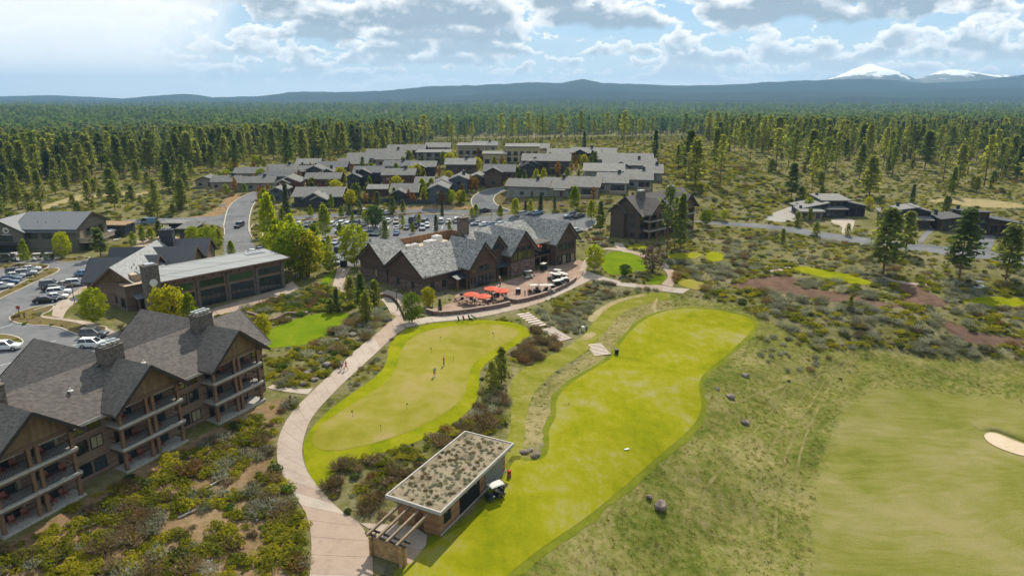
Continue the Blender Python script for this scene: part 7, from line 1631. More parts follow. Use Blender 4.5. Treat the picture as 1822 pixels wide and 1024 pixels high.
for a in [('fir', 511, 386, 330, 'tall dark fir at the left end of the street below the village', E_), ('fir', 580, 400, 364, 'dark fir above the slender aspen', E_, 1.2), ('fir', 776, 413, 384, 'dark fir standing behind the clubhouse chimney', E_, 1.2), ('pine', 686, 432, 393, 'grey green pine in front of the parked cars by the clubhouse', E_, 1.4), ('pine', 641, 385, 358, 'dark pine among the street cars', E_, 1.2), ('pine', 622, 383, 362, 'small pine left of the street pines', E_, 1.3), ('pine', 699, 383, 352, 'pine on the street verge below the dark gabled house', E_, 1.4), ('pine', 717, 381, 356, 'slim pine right of the verge pine', E_, 1.2), ('fir', 787, 386, 362, 'small fir in front of the tall slate house', E_), ('pine', 672, 372, 343, 'leaning pine in front of the pale garage', E_, 1.4), ('pine', 702, 360, 335, 'dense pine in front of the overlapping gables', E_, 1.4), ('youngpine', 503, 400, 372, 'grey fir beside the tall lime aspen', E_),
  ('pine', 180, 460, 408, 'broad pine in front of the lodge beside the shop', E_, 1.7), ('pine', 284, 424, 393, 'dense pine by the pool pavilion', E_, 1.6), ('youngpine', 735, 415, 398, 'small pine in a car park island', E_), ('youngpine', 800, 410, 393, 'young pine at the clubhouse back corner', E_),
  ('pine', 644, 552, 488, 'tallest pine of the clump beside the clubhouse path', E_, 1.1), ('pine', 625, 545, 492, 'left pine of the clump beside the clubhouse path', E_, 1.2), ('youngpine', 652, 575, 520, 'olive pine at the front of the clump by the path', E_, .9), ('youngpine', 667, 540, 500, 'small olive pine at the right of the clump', E_), ('fir', 600, 556, 514, 'small pointed fir at the back of the lawn', E_, 1.2), ('youngpine', 588, 556, 532, 'low bushy pine left of the pointed fir', E_, 1.6), ('fir', 783, 556, 533, 'tiny fir at the corner of the terrace', E_, 1.3),
  ('youngpine', 893, 680, 618, 'right pine of the clump beside the practice green', E_, .85), ('youngpine', 876, 692, 642, 'front pine of the clump beside the practice green', E_, .85), ('youngpine', 884, 668, 632, 'back pine of the clump beside the practice green', E_, .9),
  ('pine', 1068, 412, 360, 'grey green pine at the left corner of the dark balcony block', E_, 1.1), ('tallpine', 1186, 448, 338, 'tallest slim pine in front of the dark balcony block', E_, 1.1), ('pine', 1210, 448, 350, 'thick pine right of the tallest one at the balcony block', E_, .85), ('tallpine', 1200, 440, 356, 'pine behind the pair at the balcony block', E_, 1.2),
  ('fir', 962, 376, 348, 'dark pointed tree in front of the cedar gabled houses', E_, 1.2), ('fir', 987, 372, 352, 'smaller dark tree right of the pointed one', E_, 1.2), ('fir', 935, 378, 358, 'dark shrub tree between lime trees on the hill road', E_, 1.2), ('fir', 1039, 276, 237, 'dark slim fir rising behind the skyline houses', E_, .9), ('fir', 1165, 286, 236, 'tall dark fir at the right end of the village', E_, 1.0), ('tallpine', 804, 266, 226, 'dark pine rising behind the grey flat block', E_, 1.3), ('tallpine', 912, 252, 207, 'tall slim pine behind the village skyline', E_), ('tallpine', 848, 246, 210, 'pine standing behind the white roofed skyline house', E_, 1.2), ('tallpine', 1080, 246, 204, 'tall pine in the clearing behind the knoll', E_, 1.3),
  ('pine', 1571, 487, 376, 'large full pine standing left of the others across the right road', E_, 1.6, 0), ('pine', 1611, 452, 380, 'slender pine behind the large full one', E_, 1.4, 1), ('pine', 1706, 497, 379, 'large pine with bare lower trunk in front of the dark modern house', E_, 1.4, 1), ('pine', 1789, 497, 404, 'pine with bare trunk near the right edge', E_, 1.6, 1), ('youngpine', 1508, 420, 399, 'small round pine beside the right road', E_), ('youngpine', 1451, 420, 396, 'small dark pine on the road verge', E_), ('youngpine', 1440, 395, 372, 'pine left of the first modern house', E_, 1.1), ('youngpine', 1418, 402, 378, 'bushy pine at the end of the gravel patch', E_, 1.1), ('youngpine', 1512, 552, 524, 'lone young pine in the sagebrush below the cinder beds', E_, .8), ('youngpine', 1392, 432, 408, 'young pine in the scrub below the right road', E_), ('youngpine', 1570, 400, 372, 'pine between the first two modern houses', E_, 1.2), ('fir', 1622, 364, 330, 'dark fir behind the second modern house', E_, 1.2), ('pine', 1680, 392, 350, 'full pine between the second and third modern houses', E_, 1.6)]:
    T(*a)
O_ = 'orange leaved saplings between the houses'
for k, (u, v, vt, pl) in enumerate([(462, 355, 332, 'left of three by the russet gabled house'), (470, 352, 330, 'middle of three by the russet gabled house'), (479, 348, 328, 'right of three by the russet gabled house'), (527, 326, 308, 'by the long brown cottage'), (535, 328, 310, 'right of the long brown cottage'), (608, 316, 298, 'below the high west rows'), (629, 312, 294, 'under the west rows end'), (782, 315, 296, 'beside the pale roofed brown house'), (829, 342, 317, 'left of the slate blue house group'), (838, 340, 314, 'in the middle of the slate blue house group'), (847, 338, 316, 'right of the slate blue house group'), (871, 328, 308, 'in front of the many gabled house'), (903, 322, 306, 'at the right of the many gabled house'), (925, 311, 296, 'left of the twin gabled house'), (959, 313, 297, 'right of the twin gabled house'), (967, 313, 298, 'below the large balcony house'), (1017, 307, 292, 'at the right end of the large balcony house'), (840, 300, 287, 'under the tall tan block'), (822, 349, 328, 'by the bend of the hill road')]):
    T('orange', u, v, vt, 'orange leaved sapling '+pl, O_, 1.5)

# ---- scatter helper: one 'stuff' object that places copies of real plants
def scatter(name, pts, rot, scl, idx, protos):
    me = bpy.data.meshes.new(name); me.vertices.add(len(pts)); me.vertices.foreach_set('co', np.asarray(pts, np.float32).ravel())
    for nm, ty, val in (('rot', 'FLOAT_VECTOR', rot), ('scl', 'FLOAT_VECTOR', scl), ('idx', 'INT', idx)):
        at = me.attributes.new(nm, ty, 'POINT'); at.data.foreach_set('vector' if ty == 'FLOAT_VECTOR' else 'value', np.asarray(val, np.float32 if ty != 'INT' else np.int32).ravel())
    o = link(name, me); tag(o, kind='stuff')
    g = bpy.data.node_groups.new(name, 'GeometryNodeTree'); g.interface.new_socket('Geometry', in_out='INPUT', socket_type='NodeSocketGeometry'); g.interface.new_socket('Geometry', in_out='OUTPUT', socket_type='NodeSocketGeometry')
    n = g.nodes; l = g.links; gi = n.new('NodeGroupInput'); go = n.new('NodeGroupOutput'); outj = n.new('GeometryNodeJoinGeometry')
    def attr(nm, ty):
        a = n.new('GeometryNodeInputNamedAttribute'); a.data_type = ty; a.inputs[0].default_value = nm; return a.outputs[0]
    rt, sl_, ix = attr('rot', 'FLOAT_VECTOR'), attr('scl', 'FLOAT_VECTOR'), attr('idx', 'INT')
    for k, pr in enumerate(protos):
        jj = n.new('GeometryNodeJoinGeometry')
        for ob in (pr if isinstance(pr, tuple) else (pr,)):
            oi = n.new('GeometryNodeObjectInfo'); oi.transform_space = 'ORIGINAL'; oi.inputs['Object'].default_value = ob; l.new(oi.outputs['Geometry'], jj.inputs[0])
        cmp_ = n.new('FunctionNodeCompare'); cmp_.data_type = 'INT'; cmp_.operation = 'EQUAL'; l.new(ix, cmp_.inputs[2]); cmp_.inputs[3].default_value = k
        ip = n.new('GeometryNodeInstanceOnPoints'); l.new(gi.outputs[0], ip.inputs['Points']); l.new(cmp_.outputs[0], ip.inputs['Selection']); l.new(jj.outputs[0], ip.inputs['Instance']); l.new(rt, ip.inputs['Rotation']); l.new(sl_, ip.inputs['Scale'])
        l.new(ip.outputs[0], outj.inputs[0])
    l.new(outj.outputs[0], go.inputs[0]); md = o.modifiers.new('scatter', 'NODES'); md.node_group = g
    return o
def mk(n_):
    r = np.zeros((n_, 3)); r[:, 2] = rs.uniform(0, 6.283, n_); return r
def PX(x, y, z=0.):
    z = z-H; d = y*math.cos(PT)-z*math.sin(PT); return 911+F*x/d, 512-F*(y*math.sin(PT)+z*math.cos(PT))/d
def where(x, y, marks):
    """a findable thing nearby and on which side of it the plant stands in the view"""
    u, v = PX(x, y, float(zt(x, y))); best = min(marks, key=lambda m: (m[1]-u)**2+((m[2]-v)*2.2)**2); du, dv = u-best[1], (v-best[2])*2.2
    if abs(du) > abs(dv): w_ = 'left of ' if du < 0 else 'right of '
    else: w_ = 'behind ' if dv < 0 else 'in front of '
    return w_+best[0]
FM = [('the small gabled building', 10, 392), ('the shop roof', 110, 365), ('the brown pool building roof', 200, 385), ('the pale blue van', 265, 375), ('the pool pavilion', 310, 380), ('the notice board', 397, 355), ('the westernmost cottage', 360, 318), ('the entry road bend', 440, 325), ('the left dirt track', 130, 340), ('the pale track', 250, 335), ('the far left edge', 20, 330), ('the west rows of cottages', 540, 285), ('the west skyline house', 690, 262), ('the grey flat block', 770, 262), ('the tall tan block', 838, 255), ('the tall buff block', 930, 255), ('the skyline fir', 1040, 262), ('the fir at the village end', 1165, 270), ('the shrubby slope', 1250, 310), ('the dark balcony block', 1240, 350), ('the gravel patch', 1390, 360), ('the first modern house', 1482, 345), ('the second modern house', 1625, 358), ('the third modern house', 1745, 362), ('the right edge of view', 1815, 340), ('the sandy clearing', 1730, 340), ('the middle of the right woods', 1560, 290), ('the left end of the right woods', 1320, 270), ('the far right woods', 1740, 280), ('the far left woods', 70, 290), ('the middle of the left woods', 260, 285)]
SM = [('the nearest terrace slab', 110, 935), ('the silver log pair', 150, 960), ('the middle gable', 300, 830), ('the farthest gable', 420, 755), ('the side path junction', 520, 735), ('the bend of the curving path', 480, 820), ('the middle of the slope', 350, 900), ('the bottom left corner', 60, 1000), ('the bottom edge of view', 250, 1010), ('the near end of the path', 520, 960), ('the bottom of the slope', 400, 990), ('the range hut roof', 700, 840), ('the log wall', 690, 1000), ('the near tip of the practice green', 590, 850), ('the three pines', 885, 700), ('the practice green edge', 760, 790), ('the lower steps', 985, 610), ('the upper steps', 940, 580), ('the grey washer stand', 1037, 580), ('the terrace wall end', 1024, 515), ('the paired walkers', 612, 650), ('the lawn corner', 480, 620), ('the pine clump', 640, 550), ('the pointed fir', 600, 552), ('the glazed hall', 430, 550), ('the bare tree', 1160, 490), ('the large right pine', 1571, 490), ('the lone young pine', 1512, 550), ('the left cinder bed', 1350, 505), ('the right cinder bed', 1660, 535), ('the lower cinder bed', 1750, 600), ('the top of the tee', 1300, 555), ('the small golf green', 1270, 455), ('the long golf green', 1480, 490), ('the clubhouse path corner', 730, 570), ('the fairway bank', 1450, 640), ('the right road', 1500, 440), ('the stop sign', 36, 566), ('the middle of the lodge lot', 70, 500), ('the entry road', 430, 420), ('the big car park', 640, 410)]
# ---- forest
rs = np.random.default_rng(5)
OPEN = [W(p, 0) for p in ([(-200, 452), (0, 446), (40, 402), (165, 398), (330, 384), (345, 338), (350, 326), (480, 300), (600, 286), (700, 268), (770, 262), (1000, 262), (1190, 282), (1215, 330), (1250, 388), (1420, 400), (1422, 362), (1540, 352), (1660, 362), (1800, 376), (1800, 455), (2100, 500), (2400, 1300), (-500, 1300)],)]
LSPARSE = W([(-100, 440), (-100, 345), (60, 330), (200, 318), (330, 300), (420, 290), (560, 282), (480, 305), (350, 330), (330, 388), (165, 400), (40, 410)], 0)
MID = W([(560, 290), (700, 262), (780, 244), (900, 232), (1060, 225), (1200, 228), (1260, 250), (1200, 290), (1000, 268), (780, 268)], 0)
RS1 = W([(1190, 400), (1180, 320), (1170, 270), (1230, 245), (1290, 270), (1330, 300), (1400, 345), (1430, 400)], 0)
RS2 = W([(1290, 270), (1230, 240), (1500, 246), (1822, 262), (1950, 280), (1950, 420), (1822, 390), (1660, 365), (1430, 360), (1380, 340)], 0)
def wedge(nn, d0, d1, power):
    if power == 0: D = np.exp(rs.uniform(math.log(d0), math.log(d1), nn))
    else: D = np.sqrt(rs.uniform(d0*d0, d1*d1, nn))
    th = rs.uniform(-.78, .78, nn); return D*np.sin(th), D*np.cos(th)
x, y = wedge(19000, 215, 1150, 1)
op = np.zeros(len(x), bool)
for p in OPEN: op |= pip(p, x, y)
inL, inM, inR1, inR2 = pip(LSPARSE, x, y), pip(MID, x, y), pip(RS1, x, y), pip(RS2, x, y)
clump = np.sin(x*.021+1)*np.sin(y*.017+2)+.6*np.sin(x*.055+y*.03)+.4*np.sin(x*.11-y*.09)
prob = np.where(inL, np.where(clump > .15, .75, .24), np.where(inM, .10, np.where(inR1, .06, np.where(inR2, np.where(clump > .0, .50, .16), np.where(clump > -.55, .58, .20)))))
keep = (~op) & (rs.uniform(0, 1, len(x)) < prob) & ~blocked(x, y)
for (hx, hy, hr) in HC: keep &= (x-hx)**2+(y-hy)**2 > (hr+1.5)**2
x, y, inL, inM, inR1, inR2 = (q[keep] for q in (x, y, inL, inM, inR1, inR2))
D = np.hypot(x, y); n = len(x); u = rs.uniform(0, 1, n)
kinds = [('pine', 0), ('pine', 1), ('pine', 2), ('tallpine', 0), ('tallpine', 1), ('youngpine', 0), ('youngpine', 1), ('fir', 0)]
left = x < 60
ki = np.where(inL, np.where(u < .55, rs.integers(5, 7, n), rs.integers(0, 3, n)), np.where(inM, np.where(u < .85, rs.integers(5, 7, n), 3), np.where(inR1 | inR2, np.where(u < .42, rs.integers(3, 5, n), np.where(u < .70, rs.integers(0, 3, n), rs.integers(5, 7, n))), np.where(u < .08, 7, np.where(u < .60, rs.integers(0, 3, n), np.where(u < .78, rs.integers(3, 5, n), rs.integers(5, 7, n)))))))
hh = np.array([20, 20, 20, 20, 20, 7, 7, 14])[ki]
ht = np.where(ki >= 7, rs.uniform(9, 19, n), np.where(ki >= 5, rs.uniform(2.6, 7, n)*np.where(inL | inM | inR1 | inR2, 1, 1.5), np.where(inL, rs.uniform(9, 16, n), np.where(ki >= 3, rs.uniform(15, 23, n), rs.uniform(8, 21, n)))))
ht = np.where(inM & (ki >= 5), rs.uniform(1.8, 4, n), ht)
s = ht/hh
z = zt(x, y)
vis = np.abs(x/np.maximum(y, 1)) < .78
order = np.argsort(np.where(vis, -(ht/D), 0)); top = order[:210]
lab = {0: 'green ponderosa pine in the forest edge left of the village', 1: 'young bushy pine in the open ground left of the village', 2: 'tall slim pine with bare trunk in the open forest on the right', 3: 'low young pine on the shrubby ground on the right', 4: 'pine of the forest behind the village'}
grp = {0: 'pines along the left forest edge', 1: 'young pines in the left open ground', 2: 'slim pines in the right forest', 3: 'young pines in the right forest', 4: 'pines behind the village'}
for q in top:
    kd, kk = kinds[ki[q]]; lq = (1 if kd == 'youngpine' else 0) if x[q] < -30 else (3 if kd == 'youngpine' else 2) if x[q] > 60 else 4
    tree(kd, kk, float(x[q]), float(y[q]), float(ht[q]), ({'youngpine': 'young bushy pine', 'tallpine': 'slim bare trunked pine', 'pine': 'full ponderosa pine', 'fir': 'dark fir'}[kd] if ht[q] > 4 or kd != 'youngpine' else 'very small young pine')+' '+('tall, ' if ht[q] > 17 else 'short, ' if kd != 'youngpine' and ht[q] < 13 else '')+where(float(x[q]), float(y[q]), FM), grp[lq], None, float(rs.uniform(1.0, 1.5)))
VM = [(h_[0], (h_[1]+h_[2])/2, h_[3]-8) for h_ in HOUSES]; rr_ = random.Random(9); cnt = 0
for _ in range(2500):
    if cnt >= 110: break
    p = G(rr_.uniform(400, 1060), rr_.uniform(285, 366))
    if blocked(p.x, p.y) or any((p.x-a_)**2+(p.y-b_)**2 < (c_*.62)**2 for a_, b_, c_ in HC): continue
    kd = rr_.choice(('aspen', 'aspen', 'gold', 'orange', 'orange', 'pine', 'youngpine')); best = min(VM, key=lambda m_: (m_[1]-PX(*p)[0])**2+(m_[2]-PX(*p)[1])**2)
    tree(kd, rr_.randrange(3), p.x, p.y, rr_.uniform(3.5, 6.5), {'aspen': 'lime tree', 'gold': 'yellow green tree', 'orange': 'orange sapling', 'pine': 'small pine', 'youngpine': 'bushy young pine'}[kd]+' by the '+' '.join(best[0].split()[:11]), 'small trees between the village houses', None, 1.4); cnt += 1; block([(p.x-1.5, p.y-1.5), (p.x+1.5, p.y-1.5), (p.x+1.5, p.y+1.5), (p.x-1.5, p.y+1.5)])
for (kd, kk) in kinds:
    if (kd, kk) not in FIRST: tree(kd, kk, 300+kk*9, 520, PH[kd], lab[2], grp[2])
rest = np.ones(n, bool); rest[top] = False
ww = rs.uniform(1.0, 1.5, n); q = rest
scatter('forest', np.column_stack([x, y, z])[q], mk(q.sum()), np.column_stack([s*ww, s*ww, s])[q], ki[q], [FIRST[k] for k in kinds])
x, y = wedge(16000, 950, 4300, 0)
D = np.hypot(x, y); stand = np.sin(x*.004+2)+np.sin(y*.003+x*.002); n = len(x)
keep = rs.uniform(0, 1, n) < 1.0
x, y, stand = x[keep], y[keep], stand[keep]; n = len(x); s = rs.uniform(.75, 1.25, n)*(1+np.clip(np.hypot(x, y)/9000, 0, .5))
PFO = []
for k, (tm, cm) in enumerate(P_FAR):
    o = empty('pine_tree', 'pine of the distant forest beyond the knoll', 'tree', (-60+60*k, 1010+20*k, float(zt(-60+60*k, 1010+20*k))), k, 'pines of the distant forest'); PFO.append((link('trunk', tm, o), link('crown', cm, o)))
scatter('far_forest', np.column_stack([x, y, zt(x, y)]), mk(n), np.column_stack([s*1.1, s*1.1, s]), rs.integers(0, 3, n), PFO)

# ---- shrubs
def shrub_mesh(name, mat, seed, lobes=7, per=42, size=.20, flat=.62, spread=.62):
    global rs; rs = np.random.default_rng(seed); C = []; N = []
    for k in range(lobes):
        a = rs.uniform(0, 6.283); q = math.sqrt(rs.uniform(0, 1))*spread if k else 0; c = np.array([q*math.cos(a), q*math.sin(a), rs.uniform(.18, .42)*(1-.3*q)]); rr = rs.uniform(.30, .48)
        d = rs.normal(0, 1, (per, 3)); d[:, 2] = np.abs(d[:, 2])*.9+.05; d /= np.linalg.norm(d, axis=1)[:, None]
        p = c+d*rr*rs.uniform(.8, 1.05, (per, 1))*np.array([1, 1, flat]); C.append(p); N.append(d)
    C = np.concatenate(C); C[:, 2] = np.maximum(C[:, 2], .03); V, Fq = leaf_quads(C, np.concatenate(N), size, .75, .45)
    return np_mesh(name, V, Fq, mat)
def twig_mesh(name, mat, seed, nb=150, L=.75, wd=.05, up=.9):
    global rs; rs = np.random.default_rng(seed); a = rs.uniform(0, 6.283, nb); q = np.sqrt(rs.uniform(0, 1, nb))*.55
    P = np.column_stack([q*np.cos(a), q*np.sin(a), rs.uniform(0, .18, nb)]); Dd = np.column_stack([np.cos(a)*q*1.4, np.sin(a)*q*1.4, np.full(nb, up)])+rs.normal(0, .35, (nb, 3)); Dd[:, 2] = np.abs(Dd[:, 2])
    V, Fq = blade_quads(P, Dd, L, wd)
    C = P+Dd/np.linalg.norm(Dd, axis=1)[:, None]*L*rs.uniform(.45, .95, (nb, 1)); V2, F2 = leaf_quads(C, Dd, .17, .6, .8)
    return np_mesh(name, np.concatenate([V, V2]), np.concatenate([Fq, F2+len(V)]), mat)
SH = [('manzanita', shrub_mesh('manzanita', M_manz, 31)), ('manzanita', shrub_mesh('manzanita', M_manz, 32, 9, 36)), ('sagebrush', twig_mesh('sagebrush', M_sage, 33)), ('sagebrush', twig_mesh('sagebrush', M_sage, 34, 130, .65)),
      ('bitterbrush', twig_mesh('bitterbrush', M_bitter, 35, 190, .9, .045, .8)), ('dark_shrub', shrub_mesh('dark_shrub', M_dark, 36)), ('rusty_shrub', twig_mesh('rusty_shrub', M_rust, 37, 160, .7, .05)), ('bright_shrub', shrub_mesh('bright_shrub', M_hedge, 38)), ('bitterbrush', shrub_mesh('bitterbrush', M_bitter, 39, 8, 40, .18))]
#            polygon, plants per m2, weights, (size range), place
REG = [
 ([(150, 893), (320, 803), (455, 726), (530, 718), (502, 770), (489, 815), (500, 850), (535, 905), (550, 960), (545, 1060), (-120, 1120), (-60, 1010), (60, 955)], .74, [.36, .28, .10, .06, .12, .02, .03, .01, .06], (.8, 2.6), 'on the slope below the balcony building'),
 ([(565, 868), (600, 830), (650, 815), (720, 797), (780, 772), (820, 748), (850, 718), (900, 715), (905, 760), (850, 780), (820, 775), (690, 880), (690, 925), (640, 925), (610, 905), (580, 880)], .62, [.12, .06, .05, .02, .35, .14, .04, .0, .22], (1.0, 2.2), 'between the practice green and the range hut'),
 ([(905, 640), (925, 605), (960, 583), (1000, 610), (985, 632), (940, 650)], .75, [.03, .03, .05, 0, .55, .04, .05, 0, .25], (1.0, 2.0), 'beside the garden steps'),
 ([(945, 560), (1010, 525), (1060, 500), (1120, 505), (1180, 515), (1120, 520), (1075, 535), (1045, 565), (1030, 592), (1010, 596), (975, 575)], .6, [.14, .08, .36, .18, .10, .06, .06, 0, .02], (.8, 1.7), 'on the bank below the terrace path'),
 ([(470, 640), (520, 618), (560, 612), (592, 592), (625, 566), (660, 540), (690, 545), (690, 575), (640, 622), (592, 660), (545, 692), (500, 694), (470, 680)], .5, [.36, .22, .14, .04, .08, .08, .03, .05, .02], (.9, 2.4), 'in the rockery between lawn and path'),
 ([(385, 565), (450, 545), (520, 520), (590, 505), (640, 510), (660, 535), (620, 553), (560, 555), (500, 575), (450, 596), (400, 585)], .95, [.27, .17, .06, .02, .05, .17, .01, .24, .01], (.9, 2.3), 'in the beds in front of the glazed hall'),
 ([(1215, 520), (1190, 490), (1180, 465), (1240, 462), (1290, 468), (1400, 470), (1560, 490), (1822, 500), (1900, 520), (1900, 640), (1700, 632), (1560, 620), (1450, 625), (1390, 580), (1300, 540)], .40, [.30, .22, .20, .14, .05, .06, .005, 0, .02], (.9, 2.5), 'in the scrub round the cinder beds'),
 ([(1200, 440), (1240, 402), (1400, 415), (1560, 440), (1822, 475), (1950, 490), (1950, 520), (1822, 505), (1560, 490), (1400, 470), (1290, 462), (1230, 445)], .16, [.2, .12, .22, .12, .12, .14, 0, .02, .06], (.9, 2.2), 'in the scrub below the right road'),
 ([(1175, 400), (1180, 330), (1165, 290), (1200, 255), (1290, 270), (1400, 340), (1430, 395), (1250, 390)], .10, [.36, .26, .06, .03, .05, .2, 0, .02, .02], (1.4, 3.0), 'on the slope right of the village'),
 ([(165, 396), (330, 384), (345, 340), (420, 340), (400, 375), (390, 385), (340, 388), (170, 402)], .07, [.2, .12, .24, .1, .16, .06, .08, 0, .04], (1.2, 2.6), 'in the open ground beside the entry road'),
 ([(905, 380), (884, 360), (900, 345), (1010, 356), (1065, 352), (1090, 345), (1085, 420), (1060, 440), (1030, 425), (1050, 400), (1030, 378)], .10, [.3, .15, .12, .05, .12, .1, .06, .06, .04], (1.0, 2.2), 'below the lower right row of houses'),
 ([(1060, 442), (1090, 430), (1150, 434), (1230, 432), (1240, 446), (1180, 462), (1150, 462), (1110, 448)], .3, [.15, .1, .2, .1, .15, .25, 0, .03, .02], (.9, 1.9), 'in front of the dark balcony block'),
 ([(1290, 560), (1380, 590), (1480, 640), (1560, 625), (1480, 690), (1400, 680), (1330, 620)], .10, [.1, .06, .34, .24, .16, .06, 0, 0, .04], (.7, 1.7), 'at the top of the fairway bank'),
 ([(1085, 490), (1110, 475), (1160, 490), (1170, 502), (1130, 506), (1100, 500)], .8, [.2, .1, .2, .1, .1, .3, 0, 0, 0], (.8, 1.6), 'below the putting lawn'),
 ([(640, 655), (682, 617), (690, 640), (650, 690), (630, 690)], .35, [.25, .1, .3, .1, .1, .1, 0, .05, 0], (.7, 1.4), 'between the path and the practice green'),
 ([(880, 570), (930, 553), (948, 580), (905, 575)], .35, [.2, .1, .4, .2, 0, .1, 0, 0, 0], (.6, 1.1), 'at the top of the garden steps'),
 ([(660, 990), (700, 1005), (722, 1008), (700, 1050), (650, 1050)], .8, [.15, .1, .35, .2, .05, .1, 0, .05, 0], (.6, 1.2), 'beside the log end of the range hut'),
 ([(860, 660), (905, 640), (905, 720), (860, 720)], .22, [.15, .05, .2, .05, .4, .1, 0, 0, .05], (.7, 1.6), 'beside the pines by the practice green'),
 ([(470, 600), (455, 575), (430, 560), (395, 565), (440, 610)], .4, [.2, .1, .1, 0, .1, .2, 0, .3, 0], (.8, 1.6), 'behind the balcony building'),
 ([(205, 560), (240, 540), (300, 565), (290, 590), (210, 595)], .4, [.1, .1, .1, 0, .1, .3, 0, .3, 0], (.6, 1.2), 'at the lodge entrance'),
 ([(720, 585), (760, 572), (745, 545), (715, 550)], .3, [.2, .1, .2, 0, .1, .2, 0, .2, 0], (.6, 1.3), 'on the corner of the paths below the clubhouse'),
]
ISLR = [(W(p, 1), k) for k, p in enumerate(ISL)]
cand = []
def in_poly(poly, nn):
    xs = [p[0] for p in poly]; ys = [p[1] for p in poly]; x = rs.uniform(min(xs), max(xs), nn); y = rs.uniform(min(ys), max(ys), nn); k = pip(poly, x, y); return x[k], y[k]
def area(poly): P = [(p[0], p[1]) for p in poly]; return abs(sum(a[0]*b[1]-b[0]*a[1] for a, b in zip(P, P[1:]+P[:1])))/2
rs = np.random.default_rng(77)
for (px, dens, wt, sz, place) in REG:
    poly = W(px, 0); xs = [p[0] for p in poly]; ys = [p[1] for p in poly]
    nn = int(min(26000, dens*(max(xs)-min(xs))*(max(ys)-min(ys)))); x, y = in_poly(poly, nn); k = ~blocked(x, y); x, y = x[k], y[k]
    cl = np.sin(x*.35+y*.12)*np.sin(y*.31-x*.1)+rs.normal(0, .45, len(x)); k = cl > -.85; x, y = x[k], y[k]
    wt = np.array(wt)/sum(wt); pat = np.sin(x*.16+3)*np.sin(y*.13+1)+.5*np.sin(x*.31-y*.2)
    i1 = rs.choice(9, len(x), p=wt)
    sg = (pat > .25) & (i1 <= 1) & (rs.uniform(0, 1, len(x)) < .75) & (wt[2] > .1); i1 = np.where(sg, 2, i1); i1 = np.where((pat < -.25) & ((i1 == 2) | (i1 == 3) | (i1 == 4)) & (rs.uniform(0, 1, len(x)) < .7) & (wt[0] > .1), 0, i1)
    s = rs.uniform(sz[0], sz[1], len(x))*.62
    for q in range(len(x)): cand.append((x[q], y[q], i1[q], s[q], place))
for poly, k in ISLR:
    x, y = in_poly(poly, int(area(poly)*.9)+4); dens = rs.uniform(0, 1, len(x)) < .45
    for a, b in zip(x[dens], y[dens]): cand.append((a, b, rs.choice([0, 2, 5, 7, 4]), rs.uniform(.3, .75), 'in the planted car park islands'))
hx = np.array([c[0] for c in cand]); hy = np.array([c[1] for c in cand]); hs = np.array([c[3] for c in cand]); hz_ = zt(hx, hy)
app = hs/np.hypot(hx, hy); inview = (np.abs(hx/np.maximum(hy, 1)) < .76) & (hy > 52)
cov = np.argsort(np.where(inview, -app, 0)); big_, small = cov[:285], cov[285:]
LABS = {'manzanita': 'rounded olive green manzanita bush', 'sagebrush': 'grey sagebrush clump', 'bitterbrush': 'brown twiggy bitterbrush', 'dark_shrub': 'dark green leafy shrub', 'rusty_shrub': 'rust coloured half dead shrub', 'bright_shrub': 'fresh green leafy shrub'}
SHO = {}
for q in big_:
    a, b, i_, s_, place = cand[q]; nm, me = SH[i_]
    o = link(nm, me, None, (a, b, float(hz_[q])-.03), rnd.uniform(0, 6.28), (s_*rnd.uniform(.9, 1.25), s_*rnd.uniform(.9, 1.25), s_*rnd.uniform(.8, 1.1)))
    tag(o, ('large ' if s_ > 1.0 else 'small ' if s_ < .7 else '')+LABS[nm]+' '+where(a, b, SM), 'shrub', {'manzanita': 'manzanita bushes', 'sagebrush': 'sagebrush clumps', 'bitterbrush': 'brown bitterbrush', 'dark_shrub': 'dark shrubs', 'rusty_shrub': 'rusty shrubs', 'bright_shrub': 'fresh green shrubs'}[nm]); SHO.setdefault(int(i_), o)
for k in range(9):
    if k not in SHO:
        nm, me = SH[k]; q = next(int(q) for q in small if cand[q][2] == k); a, b = cand[q][:2]; o = link(nm, me, None, (a, b, float(zt(a, b))), 0, .7); SHO[k] = tag(o, LABS[nm]+' '+cand[q][4], 'shrub', nm.replace('_', ' ')+'s '+cand[q][4])
P3 = np.column_stack([hx, hy, hz_-.03])
scatter('scrub', P3[small], mk(len(small)), np.column_stack([hs*rs.uniform(.9, 1.3, len(hs)), hs*rs.uniform(.9, 1.3, len(hs)), hs])[small], np.array([c[2] for c in cand])[small], [SHO[k] for k in range(9)])
# low cover between the shrubs, over everything left open
nn = 30000; x = rs.uniform(-120, 210, nn); y = rs.uniform(42, 400, nn); k = ~blocked(x, y) & (np.abs(x) < y*.82+8)
roughk = pip(Z_ROUGH, x, y) | pip(Z_STRAW, x, y) | pip(Z_LUSH2, x, y) | pip(Z_BARE, x, y); k &= ~roughk; k &= rs.uniform(0, 1, nn) < np.clip(130/np.hypot(x, y), .25, 1)
x, y = x[k], y[k]; n = len(x); s = rs.uniform(.25, .6, n)
scatter('ground_cover', np.column_stack([x, y, zt(x, y)-.02]), mk(n), np.column_stack([s, s, s*.8]), rs.choice(9, n, p=[.18, .10, .22, .14, .16, .06, .03, .02, .09]), [SHO[k] for k in range(9)])
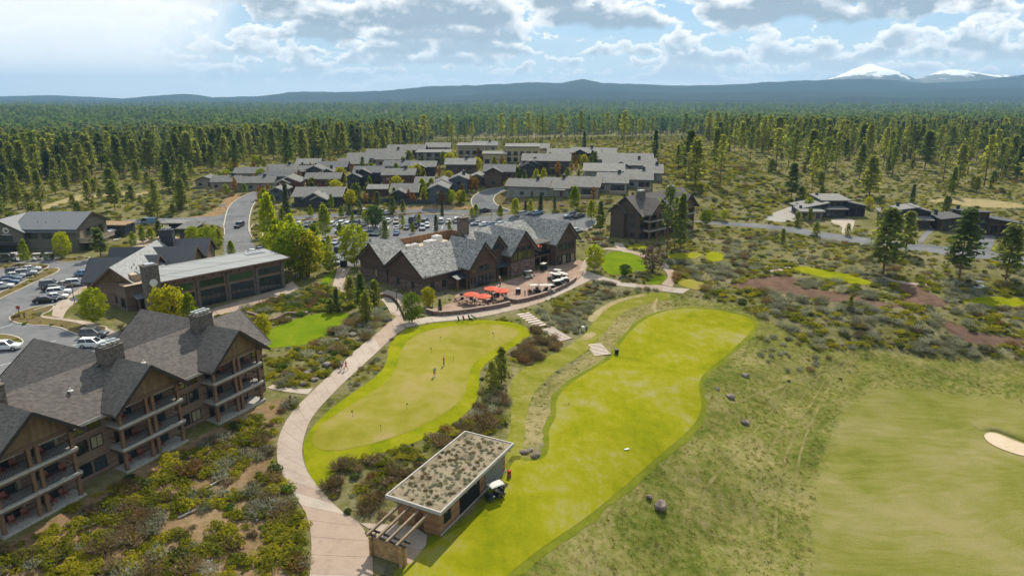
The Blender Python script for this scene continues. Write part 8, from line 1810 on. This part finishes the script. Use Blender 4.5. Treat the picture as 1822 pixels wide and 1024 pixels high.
# brush under the right and left woods
x, y = wedge(48000, 215, 900, 1); k = ~blocked(x, y)
for (hx_, hy_, hr) in HC: k &= (x-hx_)**2+(y-hy_)**2 > (hr+1)**2
x, y = x[k], y[k]; n = len(x); s = rs.uniform(.6, 1.7, n)
scatter('brush', np.column_stack([x, y, zt(x, y)-.05]), mk(n), np.column_stack([s, s, s*.85]), rs.choice(9, n, p=[.34, .28, .06, .03, .03, .12, 0, .12, .02]), [SHO[k] for k in range(9)])
# grass tufts on the banks
rs = np.random.default_rng(3)
def tuft(name, mat, nb=16, L=.55):
    a = rs.uniform(0, 6.283, nb); P = np.column_stack([.22*np.cos(a), .22*np.sin(a), np.zeros(nb)])*rs.uniform(.2, 1, (nb, 1)); Dd = np.column_stack([np.cos(a)*.8, np.sin(a)*.8, np.full(nb, .75)])+rs.normal(0, .3, (nb, 3)); Dd[:, 2] = np.abs(Dd[:, 2]); V, Fq = blade_quads(P, Dd, L, .10); return np_mesh(name, V, Fq, mat)
p = G(1180, 840); q = G(1010, 720)
tg = tag(link('grass_tuft', tuft('grass_tuft', M_tuftg), None, p), 'tuft of green bank grass right of the tee', 'grass tuft'); ts = tag(link('grass_tuft', tuft('grass_tuft', M_tufts), None, q), 'tuft of straw grass left of the tee', 'grass tuft')
pts = []; ii = []; ss = []
for poly, nn, pg, lim in ((Z_ROUGH, 26000, .50, None), (Z_STRAW, 3800, .5, None), (Z_LUSH2, 6000, .8, None)):
    x, y = in_poly(poly, nn); k = ~blocked(x, y) & (np.abs(x) < y*.82+8) & (rs.uniform(0, 1, len(x)) < np.clip(110/np.hypot(x, y), 0, 1)); x, y = x[k], y[k]
    pat = np.sin(x*.25+y*.1)*np.sin(y*.2-x*.17)+rs.normal(0, .5, len(x)); gz = pat+(pg-.5)*2.2 > 0
    if poly is Z_ROUGH: kk = np.abs(pat) > .12; x, y, gz = x[kk], y[kk], gz[kk]
    pts.append(np.column_stack([x, y, zt(x, y)-.02])); ii.append(np.where(gz, 0, 1)); ss.append(rs.uniform(.18, .5, len(x))*(.75 if poly is Z_LUSH2 else 1))
pts = np.concatenate(pts); ii = np.concatenate(ii); ss = np.concatenate(ss)
scatter('bank_grass', pts, mk(len(pts)), np.column_stack([ss*1.3, ss*1.3, ss]), ii, [tg, ts])
# plants on the hut roof
n = 300; lx = rs.uniform(.4, 16.4, n); ly = rs.uniform(.4, 6.8, n); c_, s_ = math.cos(HA), math.sin(HA)
P3 = np.column_stack([hut.location.x+lx*c_-ly*s_, hut.location.y+lx*s_+ly*c_, np.full(n, hut.location.z+3.75)]); s = rs.uniform(.10, .34, n)
scatter('roof_plants', P3, mk(n), np.column_stack([s, s, s*.8]), rs.choice([2, 3, 4, 6, 0], n, p=[.44, .30, .20, .02, .04]), [SHO[k] for k in range(9)])
